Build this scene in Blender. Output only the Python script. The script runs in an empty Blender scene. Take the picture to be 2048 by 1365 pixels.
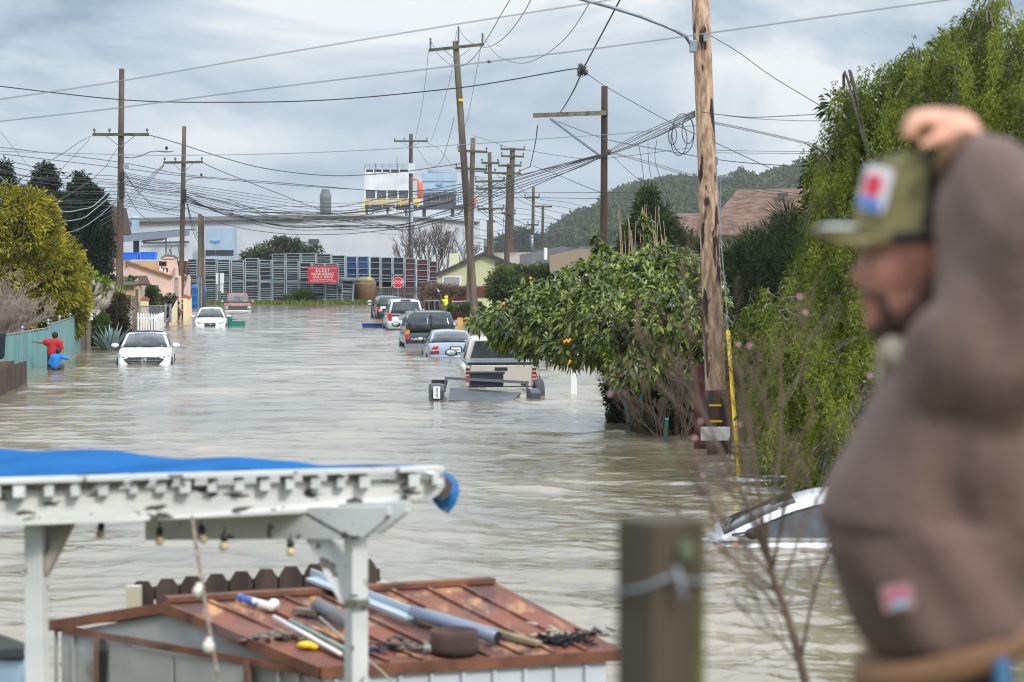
import bpy, math, random
import numpy as np
from mathutils import Vector, Matrix, noise as mnoise

scene = bpy.context.scene
# ---------------------------------------------------------------- camera
F = 4836.0            # focal length in photograph pixels (2048 wide) = 85 mm
CX, CY, HZ = 1024.0, 682.5, 527.0
CAMZ = 3.3
PITCH = math.atan((CY - HZ) / F)
cam = bpy.data.cameras.new("camera")
camo = bpy.data.objects.new("camera", cam)
scene.collection.objects.link(camo)
camo.location = (0, 0, CAMZ)
camo.rotation_euler = (math.pi / 2 - PITCH, 0, 0)
cam.sensor_width = 36.0
cam.lens = 36.0 * F / 2048.0
cam.clip_start = 0.3
cam.clip_end = 9000
cam.dof.use_dof = True
cam.dof.focus_distance = 88.0
cam.dof.aperture_fstop = 3.3
scene.camera = camo

# ---------------------------------------------------------------- world
def srgb(r, g, b):
    f = lambda c: (c / 255 / 12.92) if c / 255 <= 0.04045 else ((c / 255 + 0.055) / 1.055) ** 2.4
    return (f(r), f(g), f(b), 1.0)

SUN_EL, SUN_AZ = math.radians(36), math.radians(146)   # azimuth clockwise from +Y (behind the camera, to its right)
world = bpy.data.worlds.new("World")
scene.world = world
world.use_nodes = True
wn = world.node_tree
for n in list(wn.nodes):
    wn.nodes.remove(n)
def N(tree, typ, **kw):
    n = tree.nodes.new(typ)
    for k, v in kw.items():
        setattr(n, k, v)
    return n
wo = N(wn, 'ShaderNodeOutputWorld')
bg = N(wn, 'ShaderNodeBackground')
sky = N(wn, 'ShaderNodeTexSky')
sky.sky_type = 'NISHITA'
sky.sun_disc = False
sky.sun_elevation = SUN_EL
sky.sun_rotation = SUN_AZ
sky.air_density = 1.0
sky.dust_density = 2.0
tc = N(wn, 'ShaderNodeTexCoord')
mp = N(wn, 'ShaderNodeMapping')
mp.inputs['Scale'].default_value = (1.0, 0.55, 3.4)
mp.inputs['Location'].default_value = (0.18, 0.3, 0.13)
n1 = N(wn, 'ShaderNodeTexNoise'); n1.inputs['Scale'].default_value = 6.2; n1.inputs['Detail'].default_value = 7; n1.inputs['Roughness'].default_value = 0.57; n1.inputs['Distortion'].default_value = 0.55
r1 = N(wn, 'ShaderNodeValToRGB')
e = r1.color_ramp.elements
e[0].position = 0.34; e[0].color = srgb(150, 170, 190)
e[1].position = 0.60; e[1].color = srgb(238, 241, 244)
m1 = e.new(0.44); m1.color = srgb(184, 200, 215)
m2 = e.new(0.52); m2.color = srgb(210, 220, 230)
sep = N(wn, 'ShaderNodeSeparateXYZ')
r2 = N(wn, 'ShaderNodeValToRGB')       # paler, evener band just above the horizon
r2.color_ramp.elements[0].position = 0.0; r2.color_ramp.elements[0].color = (1, 1, 1, 1)
r2.color_ramp.elements[1].position = 0.075; r2.color_ramp.elements[1].color = (0, 0, 0, 1)
mxh = N(wn, 'ShaderNodeMix', data_type='RGBA')
mxh.inputs[7].default_value = srgb(194, 209, 223)
hf = N(wn, 'ShaderNodeMath', operation='MULTIPLY'); hf.inputs[1].default_value = 0.6
sk = N(wn, 'ShaderNodeMix', data_type='RGBA', blend_type='MULTIPLY'); sk.inputs[0].default_value = 1.0
sk.inputs[7].default_value = (0.09, 0.09, 0.09, 1)
mxs = N(wn, 'ShaderNodeMix', data_type='RGBA'); mxs.inputs[0].default_value = 0.92
L = wn.links.new
L(tc.outputs['Generated'], mp.inputs['Vector'])
L(mp.outputs['Vector'], n1.inputs['Vector'])
L(n1.outputs['Fac'], r1.inputs['Fac'])
L(tc.outputs['Generated'], sep.inputs[0])
L(sep.outputs['Z'], r2.inputs['Fac'])
L(r2.outputs['Color'], hf.inputs[0])
L(hf.outputs[0], mxh.inputs[0])
L(r1.outputs['Color'], mxh.inputs[6])
L(sky.outputs['Color'], sk.inputs[6])
L(sk.outputs[2], mxs.inputs[6])
L(mxh.outputs[2], mxs.inputs[7])
mz = N(wn, 'ShaderNodeMapRange'); mz.inputs['From Min'].default_value = 0.10; mz.inputs['From Max'].default_value = 0.65
mz.inputs['To Min'].default_value = 1.0; mz.inputs['To Max'].default_value = 2.7      # an overcast sky is brighter overhead
mzv = N(wn, 'ShaderNodeVectorMath', operation='SCALE')
L(sep.outputs['Z'], mz.inputs['Value']); L(mz.outputs[0], mzv.inputs['Scale']); L(mxs.outputs[2], mzv.inputs[0])
L(mzv.outputs[0], bg.inputs['Color'])
bg.inputs['Strength'].default_value = 0.93
L(bg.outputs[0], wo.inputs['Surface'])

sun = bpy.data.lights.new("sun", 'SUN')
sun.energy = 2.1
sun.angle = math.radians(11)
sun.color = (1.0, 0.955, 0.89)
suno = bpy.data.objects.new("sun", sun)
scene.collection.objects.link(suno)
sd_ = Vector((math.sin(SUN_AZ) * math.cos(SUN_EL), math.cos(SUN_AZ) * math.cos(SUN_EL), math.sin(SUN_EL)))
suno.rotation_euler = sd_.to_track_quat('Z', 'Y').to_euler()
suno.location = (0, 0, 60)

scene.view_settings.view_transform = 'Standard'
scene.view_settings.look = 'None'
scene.view_settings.exposure = 0.22
scene.view_settings.gamma = 1.0
scene.render.engine = 'CYCLES'
scene.cycles.use_denoising = True
scene.cycles.filter_width = 1.1
scene.cycles.max_bounces = 6
scene.cycles.diffuse_bounces = 2
scene.cycles.glossy_bounces = 3
scene.cycles.transmission_bounces = 3
scene.cycles.transparent_max_bounces = 6
scene.cycles.volume_bounces = 0
scene.cycles.caustics_reflective = False
scene.cycles.caustics_refractive = False

# ---------------------------------------------------------------- helpers
R = random.Random(7)
rng = np.random.default_rng(11)
COL = scene.collection
V = Vector
_cp, _sp = math.cos(PITCH), math.sin(PITCH)

def P(u, v, d):
    """world point seen at photograph pixel (u, v), d metres ahead"""
    a = (u - CX) / F; b = (CY - v) / F
    y = _cp + b * _sp; z = -_sp + b * _cp
    return V((a / y * d, d, CAMZ + z / y * d))

def Wd(v, z=0.0):
    """distance at which height z shows at row v"""
    b = (CY - v) / F
    y = _cp + b * _sp; zz = -_sp + b * _cp
    return (z - CAMZ) / (zz / y)

def W(u, v, z=0.0):
    return P(u, v, Wd(v, z))

def S(d):
    return F / d

def link(o, parent=None):
    COL.objects.link(o)
    if parent is not None:
        o.parent = parent
    return o

def tag(o, label=None, cat=None, group=None, kind=None):
    if label: o['label'] = label
    if cat: o['category'] = cat
    if group: o['group'] = group
    if kind: o['kind'] = kind
    return o

def thing(name, label, cat, loc=(0, 0, 0), rz=0.0, group=None):
    o = bpy.data.objects.new(name, None)
    o.empty_display_size = 0.2
    o.location = loc
    o.rotation_euler = (0, 0, rz)
    link(o)
    return tag(o, label, cat, group)

def copy_tree(o, parent=None):
    c = o.copy(); COL.objects.link(c)
    if parent is not None: c.parent = parent
    for ch in list(o.children):
        copy_tree(ch, c)
    return c

def mesh_from(name, verts, faces, mat=None, parent=None, smooth=False):
    me = bpy.data.meshes.new(name)
    me.from_pydata([tuple(v) for v in verts], [], faces)
    me.update()
    if smooth:
        me.polygons.foreach_set('use_smooth', [True] * len(me.polygons))
    if mat is not None:
        me.materials.append(mat)
    o = bpy.data.objects.new(name, me)
    link(o, parent)
    return o

def np_mesh(name, verts, idx, nper, mat=None, parent=None, smooth=False):
    """verts (N,3) array; idx flat loop indices; nper verts per face (const)"""
    me = bpy.data.meshes.new(name)
    verts = np.ascontiguousarray(verts, dtype=np.float32)
    idx = np.ascontiguousarray(idx.reshape(-1), dtype=np.int32)
    nf = len(idx) // nper
    me.vertices.add(len(verts)); me.vertices.foreach_set('co', verts.reshape(-1))
    me.loops.add(len(idx)); me.loops.foreach_set('vertex_index', idx)
    me.polygons.add(nf)
    me.polygons.foreach_set('loop_start', np.arange(0, nf * nper, nper, dtype=np.int32))
    me.polygons.foreach_set('loop_total', np.full(nf, nper, dtype=np.int32))
    if smooth:
        me.polygons.foreach_set('use_smooth', np.ones(nf, dtype=bool))
    me.update(calc_edges=True)
    if mat is not None: me.materials.append(mat)
    o = bpy.data.objects.new(name, me)
    link(o, parent)
    return o

class MB:
    def __init__(self):
        self.v = []; self.f = []
    def add(self, vs, fs):
        o = len(self.v)
        self.v += [V(p) for p in vs]
        self.f += [tuple(i + o for i in f) for f in fs]
        return self
    def box(self, c, s, rz=0.0, rx=0.0, ry=0.0, taper=1.0):
        m = Matrix.Rotation(rz, 3, 'Z') @ Matrix.Rotation(rx, 3, 'X') @ Matrix.Rotation(ry, 3, 'Y')
        vs = []
        for sz in (-1, 1):
            k = taper if sz > 0 else 1.0
            for sx, sy in ((-1, -1), (1, -1), (1, 1), (-1, 1)):
                vs.append(V(c) + m @ V((sx * s[0] / 2 * k, sy * s[1] / 2 * k, sz * s[2] / 2)))
        return self.add(vs, [(0, 3, 2, 1), (4, 5, 6, 7), (0, 1, 5, 4), (1, 2, 6, 5), (2, 3, 7, 6), (3, 0, 4, 7)])
    def bar(self, a, b, w, h, up=(0, 0, 1)):
        a, b = V(a), V(b); d = (b - a)
        if d.length < 1e-6: return self
        d.normalize(); up = V(up)
        if abs(d.dot(up)) > .98: up = V((0, 1, 0))
        x = d.cross(up).normalized(); z = x.cross(d).normalized()
        vs = []
        for p in (a, b):
            for sx, sz in ((-1, -1), (1, -1), (1, 1), (-1, 1)):
                vs.append(p + x * sx * w / 2 + z * sz * h / 2)
        return self.add(vs, [(0, 1, 2, 3), (7, 6, 5, 4), (0, 4, 5, 1), (1, 5, 6, 2), (2, 6, 7, 3), (3, 7, 4, 0)])
    def tube(self, pts, r, n=8, cap=True):
        pts = [V(p) for p in pts]
        if not hasattr(r, '__len__'): r = [r] * len(pts)
        rings = []
        prev = None
        for i, p in enumerate(pts):
            d = (pts[min(i + 1, len(pts) - 1)] - pts[max(i - 1, 0)])
            if d.length < 1e-9: d = V((0, 0, 1))
            d.normalize()
            if prev is None:
                a = V((1, 0, 0)) if abs(d.x) < .9 else V((0, 1, 0))
                x = (a - d * a.dot(d)).normalized()
            else:
                x = (prev - d * prev.dot(d))
                x = x.normalized() if x.length > 1e-6 else prev
            prev = x; y = d.cross(x)
            rings.append([p + (x * math.cos(t) + y * math.sin(t)) * r[i] for t in [2 * math.pi * k / n for k in range(n)]])
        vs = [q for rg in rings for q in rg]; fs = []
        for i in range(len(pts) - 1):
            for k in range(n):
                k2 = (k + 1) % n
                fs.append((i * n + k, i * n + k2, (i + 1) * n + k2, (i + 1) * n + k))
        if cap:
            fs.append(tuple(reversed(range(n)))); fs.append(tuple(range((len(pts) - 1) * n, len(pts) * n)))
        return self.add(vs, fs)
    def lathe(self, c, prof, n=20):
        """prof [(r,z)...] bottom to top around vertical axis at c"""
        c = V(c); vs = []; fs = []
        for r, z in prof:
            for k in range(n):
                t = 2 * math.pi * k / n
                vs.append(c + V((r * math.cos(t), r * math.sin(t), z)))
        for i in range(len(prof) - 1):
            for k in range(n):
                k2 = (k + 1) % n
                fs.append((i * n + k, i * n + k2, (i + 1) * n + k2, (i + 1) * n + k))
        fs.append(tuple(reversed(range(n)))); fs.append(tuple(range((len(prof) - 1) * n, len(prof) * n)))
        return self.add(vs, fs)
    def prism(self, poly, off):
        """poly: list of 3D points (planar), extruded by vector off"""
        n = len(poly); off = V(off)
        vs = [V(p) for p in poly] + [V(p) + off for p in poly]
        fs = [tuple(range(n)), tuple(reversed(range(n, 2 * n)))]
        for i in range(n):
            j = (i + 1) % n
            fs.append((i, i + n, j + n, j))
        return self.add(vs, fs)
    def loft(self, secs, cap=True, closed=True):
        n = len(secs[0]); vs = [q for s in secs for q in s]; fs = []
        m = n if closed else n - 1
        for i in range(len(secs) - 1):
            for k in range(m):
                k2 = (k + 1) % n
                fs.append((i * n + k, i * n + k2, (i + 1) * n + k2, (i + 1) * n + k))
        if cap and closed:
            fs.append(tuple(reversed(range(n)))); fs.append(tuple(range((len(secs) - 1) * n, len(secs) * n)))
        return self.add(vs, fs)
    def ball(self, c, r, nu=12, nv=8):
        c = V(c)
        if not hasattr(r, '__len__'): r = (r, r, r)
        vs = [c + V((0, 0, -r[2]))]; fs = []
        for i in range(1, nv):
            a = -math.pi / 2 + math.pi * i / nv
            for k in range(nu):
                t = 2 * math.pi * k / nu
                vs.append(c + V((r[0] * math.cos(a) * math.cos(t), r[1] * math.cos(a) * math.sin(t), r[2] * math.sin(a))))
        vs.append(c + V((0, 0, r[2])))
        for k in range(nu):
            fs.append((0, 1 + (k + 1) % nu, 1 + k))
            b = 1 + (nv - 2) * nu
            fs.append((b + k, b + (k + 1) % nu, len(vs) - 1))
        for i in range(nv - 2):
            for k in range(nu):
                k2 = (k + 1) % nu
                fs.append((1 + i * nu + k, 1 + i * nu + k2, 1 + (i + 1) * nu + k2, 1 + (i + 1) * nu + k))
        return self.add(vs, fs)
    def build(self, name, mat, parent=None, smooth=False, bevel=0.0, sub=0):
        o = mesh_from(name, self.v, self.f, mat, parent, smooth)
        if bevel:
            b = o.modifiers.new('bevel', 'BEVEL'); b.width = bevel; b.segments = 2; b.limit_method = 'ANGLE'
        if sub:
            s = o.modifiers.new('sub', 'SUBSURF'); s.levels = sub; s.render_levels = sub
        return o

def recenter(o):
    """move a top-level mesh's origin to its base"""
    me = o.data
    n = len(me.vertices); a = np.empty(n * 3, np.float32); me.vertices.foreach_get('co', a); a = a.reshape(-1, 3)
    c = np.array([a[:, 0].mean(), a[:, 1].mean(), a[:, 2].min()], np.float32)
    me.vertices.foreach_set('co', (a - c).reshape(-1)); me.update()
    o.location = V([float(x) for x in c]); return o

# ---------------------------------------------------------------- materials
_mats = {}
def mat(name, col, rough=0.6, metal=0.0, col2=None, scale=4.0, detail=5.0, stretch=(1, 1, 1), lo=0.35, hi=0.65,
        bump=0.0, bscale=None, spec=0.5, coat=0.0, island=None, trans=0.0, col3=None, scale3=1.0, lo3=.5, hi3=.6, wave=None, rnoise=0.0, alpha=1.0):
    if name in _mats: return _mats[name]
    m = bpy.data.materials.new(name); m.use_nodes = True
    t = m.node_tree; nd = t.nodes; lk = t.links.new
    p = nd['Principled BSDF']
    c4 = lambda c: c if len(c) == 4 else (*c, 1)
    p.inputs['Base Color'].default_value = c4(col)
    p.inputs['Roughness'].default_value = rough
    p.inputs['Metallic'].default_value = metal
    p.inputs['Specular IOR Level'].default_value = spec
    p.inputs['Coat Weight'].default_value = coat
    p.inputs['Alpha'].default_value = alpha
    tcn = N(t, 'ShaderNodeTexCoord'); mpn = N(t, 'ShaderNodeMapping'); mpn.inputs['Scale'].default_value = stretch
    lk(tcn.outputs['Object'], mpn.inputs['Vector'])
    cur = None
    if col2 is not None:
        nz = N(t, 'ShaderNodeTexNoise'); nz.inputs['Scale'].default_value = scale; nz.inputs['Detail'].default_value = detail
        lk(mpn.outputs[0], nz.inputs['Vector'])
        rp = N(t, 'ShaderNodeValToRGB'); rp.color_ramp.elements[0].position = lo; rp.color_ramp.elements[1].position = hi
        rp.color_ramp.elements[0].color = c4(col); rp.color_ramp.elements[1].color = c4(col2)
        lk(nz.outputs['Fac'], rp.inputs[0]); cur = rp.outputs[0]
    if island is not None:
        gi = N(t, 'ShaderNodeNewGeometry'); ri = N(t, 'ShaderNodeValToRGB')
        els = ri.color_ramp.elements
        els[0].color = c4(island[0]); els[1].color = c4(island[-1])
        for k, cc in enumerate(island[1:-1]):
            q = els.new((k + 1) / (len(island) - 1)); q.color = c4(cc)
        lk(gi.outputs['Random Per Island'], ri.inputs[0])
        if cur is None: cur = ri.outputs[0]
        else:
            mx = N(t, 'ShaderNodeMix', data_type='RGBA'); mx.inputs[0].default_value = .5
            lk(cur, mx.inputs[6]); lk(ri.outputs[0], mx.inputs[7]); cur = mx.outputs[2]
    if col3 is not None:
        nz3 = N(t, 'ShaderNodeTexNoise'); nz3.inputs['Scale'].default_value = scale3; nz3.inputs['Detail'].default_value = 6
        lk(mpn.outputs[0], nz3.inputs['Vector'])
        rp3 = N(t, 'ShaderNodeValToRGB'); rp3.color_ramp.elements[0].position = lo3; rp3.color_ramp.elements[1].position = hi3
        lk(nz3.outputs['Fac'], rp3.inputs[0])
        mx = N(t, 'ShaderNodeMix', data_type='RGBA')
        lk(rp3.outputs[0], mx.inputs[0]); mx.inputs[7].default_value = c4(col3)
        if cur is None: mx.inputs[6].default_value = c4(col)
        else: lk(cur, mx.inputs[6])
        cur = mx.outputs[2]
    if cur is not None: lk(cur, p.inputs['Base Color'])
    if bump:
        nb = N(t, 'ShaderNodeTexNoise'); nb.inputs['Scale'].default_value = bscale or scale * 3; nb.inputs['Detail'].default_value = 5
        lk(mpn.outputs[0], nb.inputs['Vector'])
        bp = N(t, 'ShaderNodeBump'); bp.inputs['Strength'].default_value = 1; bp.inputs['Distance'].default_value = bump
        lk(nb.outputs['Fac'], bp.inputs['Height']); lk(bp.outputs[0], p.inputs['Normal'])
    if wave is not None:   # (scale, axis, distance): corrugation / siding
        wv = N(t, 'ShaderNodeTexWave'); wv.bands_direction = wave[1]; wv.inputs['Scale'].default_value = wave[0]
        wv.wave_profile = wave[3] if len(wave) > 3 else 'SIN'
        lk(tcn.outputs['Object'], wv.inputs['Vector'])
        bp = N(t, 'ShaderNodeBump'); bp.inputs['Distance'].default_value = wave[2]; bp.inputs['Strength'].default_value = 1
        lk(wv.outputs['Fac'], bp.inputs['Height']); lk(bp.outputs[0], p.inputs['Normal'])
    if rnoise:
        nr = N(t, 'ShaderNodeTexNoise'); nr.inputs['Scale'].default_value = scale * 1.7; lk(mpn.outputs[0], nr.inputs['Vector'])
        mr = N(t, 'ShaderNodeMapRange'); mr.inputs['To Min'].default_value = max(0, rough - rnoise); mr.inputs['To Max'].default_value = min(1, rough + rnoise)
        lk(nr.outputs['Fac'], mr.inputs['Value']); lk(mr.outputs[0], p.inputs['Roughness'])
    if trans:
        tr = N(t, 'ShaderNodeBsdfTranslucent'); ms = N(t, 'ShaderNodeMixShader'); ms.inputs[0].default_value = trans
        if cur is not None: lk(cur, tr.inputs['Color'])
        else: tr.inputs['Color'].default_value = c4(col)
        lk(p.outputs[0], ms.inputs[1]); lk(tr.outputs[0], ms.inputs[2])
        lk(ms.outputs[0], nd['Material Output'].inputs['Surface'])
    _mats[name] = m
    return m

# ---------------------------------------------------------------- ground, water, hills, haze
def sstep(x, a, b):
    t = np.clip((x - a) / (b - a), 0, 1); return t * t * (3 - 2 * t)

def grid_obj(name, X, Y, Z, m, kind='structure', smooth=True):
    ny, nx = X.shape
    vs = np.stack([X, Y, Z], -1).reshape(-1, 3)
    i = np.arange(ny * nx).reshape(ny, nx)
    q = np.stack([i[:-1, :-1], i[:-1, 1:], i[1:, 1:], i[1:, :-1]], -1).reshape(-1, 4)
    o = np_mesh(name, vs, q, 4, m, None, smooth)
    return tag(o, kind=kind)

ys = np.concatenate([np.linspace(-30, 30, 90), np.linspace(31, 260, 150), np.linspace(270, 1890, 70)])
xs = np.concatenate([-np.geomspace(1100, 32, 40), np.linspace(-30, 30, 60), np.geomspace(32, 1100, 40)])
GX, GY = np.meshgrid(xs, ys)
GZ = -0.62 + 2.27 * (1 - sstep(GY, 5.6, 10.5)) + 0.72 * sstep(GY, 192.0, 203.0) + 0.04 * np.sin(GX * .7 + GY * .33)
m_ground = mat('ground_soil', srgb(84, 76, 52), .95, col2=srgb(58, 70, 34), scale=.6, bump=.02, bscale=12)
ground = grid_obj('ground', GX, GY, GZ, m_ground)

# water surface: fine rows near the camera, real small waves
rows = [10.5]
while rows[-1] < 199.5: rows.append(rows[-1] * 1.0029)
ry = np.array(rows)
sc_ = np.linspace(-1, 1, 431)
kx = 0.24 * sc_ + 0.9 * sc_ ** 7
WX = ry[:, None] * kx[None, :] * 1.02 
WY = np.repeat(ry[:, None], len(sc_), 1)
WZ = np.zeros_like(WX)
wr = np.random.default_rng(5)
cell = 0.0035 * WY
warpx = .5 * np.sin(WX * .33 + 1.3 * np.sin(WY * .21)) + .35 * np.sin(WY * .57 + 1.1 + .9 * np.sin(WX * .4)) + .12 * np.sin(WX * 2.1 + WY * 1.3)
warpy = .5 * np.sin(WY * .29 + .8 * np.sin(WX * .31 + 2)) + .35 * np.sin(WX * .63 + .4 + .8 * np.sin(WY * .5)) + .12 * np.sin(WY * 2.3 - WX * 1.1)
for k in range(64):
    lam = 0.16 * (3.2 / 0.16) ** (k / 63.)
    ang = wr.normal(0.35, 0.75)
    kxx, kyy = math.sin(ang) * 2 * math.pi / lam, math.cos(ang) * 2 * math.pi / lam
    amp = 0.0045 * lam ** 0.62 * wr.uniform(.6, 1.3)
    fade = np.clip(lam / (cell * 3.0) - .6, 0, 1)
    gust = .65 + .35 * np.sin(WX * wr.uniform(.05, .3) + WY * wr.uniform(.03, .12) + wr.uniform(0, 6))
    WZ += amp * fade * gust * np.sin(kxx * (WX + warpx) + kyy * (WY + warpy) + wr.uniform(0, 6.28))
calm = 1 - .6 * sstep(WX, 2.5, 6.0) * (1 - sstep(WY, 45, 60))
WZ *= calm

m_water = bpy.data.materials.new('flood_water'); m_water.use_nodes = True
t = m_water.node_tree; p = t.nodes['Principled BSDF']; lk = t.links.new
tcn = N(t, 'ShaderNodeTexCoord')
def nzn(scale, det, sx=1, sy=1, dist=0.0):
    mpn = N(t, 'ShaderNodeMapping'); mpn.inputs['Scale'].default_value = (sx, sy, 1); lk(tcn.outputs['Object'], mpn.inputs[0])
    n_ = N(t, 'ShaderNodeTexNoise'); n_.inputs['Scale'].default_value = scale; n_.inputs['Detail'].default_value = det; n_.inputs['Distortion'].default_value = dist
    lk(mpn.outputs[0], n_.inputs['Vector']); return n_
nA = nzn(.22, 5, 1, .6, .4)
rA = N(t, 'ShaderNodeValToRGB'); rA.color_ramp.elements[0].position = .38; rA.color_ramp.elements[1].position = .66
rA.color_ramp.elements[0].color = (0.15, 0.122, 0.072, 1); rA.color_ramp.elements[1].color = (0.28, 0.228, 0.15, 1)
lk(nA.outputs['Fac'], rA.inputs[0]); lk(rA.outputs[0], p.inputs['Base Color'])
p.inputs['Roughness'].default_value = 0.07; p.inputs['IOR'].default_value = 1.52; p.inputs['Specular IOR Level'].default_value = 0.5
nB = nzn(3.2, 6, 1, 1.25, .6); nC = nzn(.55, 4, 1, 1.2, .5)
b1 = N(t, 'ShaderNodeBump'); b1.inputs['Distance'].default_value = .024; b1.inputs['Strength'].default_value = 1
b2 = N(t, 'ShaderNodeBump'); b2.inputs['Distance'].default_value = .07; b2.inputs['Strength'].default_value = 1
lk(nB.outputs['Fac'], b1.inputs['Height']); lk(nC.outputs['Fac'], b2.inputs['Height']); lk(b1.outputs[0], b2.inputs['Normal']); lk(b2.outputs[0], p.inputs['Normal'])
sx_ = N(t, 'ShaderNodeSeparateXYZ'); lk(tcn.outputs['Object'], sx_.inputs[0])
mA = N(t, 'ShaderNodeMapRange', interpolation_type='SMOOTHSTEP'); mA.inputs['From Min'].default_value = 1.5; mA.inputs['From Max'].default_value = 5.0; lk(sx_.outputs['X'], mA.inputs['Value'])
mB = N(t, 'ShaderNodeMapRange', interpolation_type='SMOOTHSTEP'); mB.inputs['From Min'].default_value = 62; mB.inputs['From Max'].default_value = 48; lk(sx_.outputs['Y'], mB.inputs['Value'])
mC = N(t, 'ShaderNodeMath', operation='MULTIPLY'); lk(mA.outputs[0], mC.inputs[0]); lk(mB.outputs[0], mC.inputs[1])
mD = N(t, 'ShaderNodeMapRange'); mD.inputs['To Min'].default_value = 1.0; mD.inputs['To Max'].default_value = .35; lk(mC.outputs[0], mD.inputs['Value'])   # calmer in the lee of the trees
lk(mD.outputs[0], b1.inputs['Strength']); lk(mD.outputs[0], b2.inputs['Strength'])
water = grid_obj('water', WX, WY, WZ, m_water)

# hills behind the town
def ridge(u, pts):
    return np.interp(u, [a for a, b in pts], [b for a, b in pts])
HILL = [(600, 520), (860, 512), (960, 505), (1010, 486), (1060, 476), (1100, 470), (1128, 440), (1160, 418), (1200, 404), (1230, 378), (1262, 364), (1300, 352), (1335, 345), (1400, 346),
        (1450, 350), (1480, 338), (1530, 338), (1560, 328), (1600, 320), (1650, 300), (1720, 285), (1850, 270), (2048, 250), (2400, 230), (2900, 300)]
dH = 1150.0
uu = np.linspace(500, 2900, 220)
tt = np.linspace(0, 1, 26)
HX = np.zeros((26, 220)); HY = HX.copy(); HZZ = HX.copy()
topz = CAMZ + (HZ - ridge(uu, HILL)) / F * dH - 7.5
for j, tq in enumerate(tt):
    dd = 760 + (dH - 760) * tq * 1.35
    prof = math.sin(min(tq * 1.12, 1.0) * math.pi / 2) if tq < .9 else 1 - (tq - .9) * 1.5
    HX[j] = (uu - CX) / F * dd; HY[j] = dd
    HZZ[j] = 0.1 + np.maximum(topz, 0) * prof + 1.8 * np.sin(uu * .03 + j * .7) * min(1, tq * 3)
m_hill = mat('hill_ground', srgb(38, 50, 26), .95, col2=srgb(56, 64, 32), scale=.05)
hills = grid_obj('hills', HX, HY, HZZ, m_hill)
uf = np.linspace(-200, 1300, 80)
FX = np.stack([(uf - CX) / F * d for d in (1650, 1720, 1840)]); FY = np.repeat(np.array([[1650.], [1720.], [1840.]]), 80, 1)
fz = CAMZ + (HZ - (468 - 10 * np.sin(uf * .011) - 5 * np.sin(uf * .031 + 1))) / F * 1720
FZ = np.stack([fz * 0 - 2, fz, fz * .6])
far = grid_obj('distant_hills', FX, FY, FZ, m_hill)

# closed haze box
hb = MB().box((0, 910, 34.5), (2300, 1980, 75))
m_haze = bpy.data.materials.new('haze_air'); m_haze.use_nodes = True
t = m_haze.node_tree
for n_ in list(t.nodes): t.nodes.remove(n_)
ho = N(t, 'ShaderNodeOutputMaterial'); hv = N(t, 'ShaderNodeVolumePrincipled')
hv.inputs['Color'].default_value = (.95, .975, 1.0, 1); hv.inputs['Density'].default_value = 0.00014; hv.inputs['Anisotropy'].default_value = .2
t.links.new(hv.outputs[0], ho.inputs['Volume'])
haze = hb.build('haze', m_haze); tag(haze, kind='stuff')
# ================================================================ materials used widely
m_pole = mat('weathered_pole', srgb(108, 97, 84), .9, col2=srgb(62, 54, 47), scale=3, stretch=(1, 1, .12), col3=srgb(92, 96, 52), scale3=.9, lo3=.55, hi3=.72, bump=.01, bscale=9)
m_pole2 = mat('brown_pole', srgb(102, 86, 74), .9, col2=srgb(58, 48, 42), scale=3, stretch=(1, 1, .12), bump=.01, bscale=9)
m_moss = mat('mossy_timber', srgb(92, 94, 60), .9, col2=srgb(58, 60, 40), scale=4, stretch=(.5, 1, 1))
m_wood = mat('grey_timber', srgb(122, 112, 98), .9, col2=srgb(82, 74, 64), scale=6, stretch=(1, 1, .2))
m_iron = mat('dark_iron', srgb(52, 54, 58), .55, metal=.4)
m_ceram = mat('insulator_glaze', srgb(92, 100, 112), .3)
m_galv = mat('galvanised_steel', srgb(150, 158, 165), .45, metal=.6, col2=srgb(120, 128, 136), scale=3)
m_wire = mat('cable_black', srgb(46, 48, 54), .6)
m_wireg = mat('cable_grey', srgb(128, 134, 140), .5)
m_yel = mat('yellow_paint', srgb(226, 186, 26), .55)
m_white = mat('white_paint', srgb(226, 228, 230), .55, col2=srgb(206, 208, 208), scale=2)
m_glassd = mat('dark_glass', (0.018, 0.022, 0.026), .06, spec=.6)
m_black = mat('black_rubber', (0.012, 0.012, 0.013), .7)
m_blackp = mat('black_plastic', (0.02, 0.02, 0.022), .35)
m_lampg = mat('lamp_head', srgb(170, 175, 180), .4, metal=.3)

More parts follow.
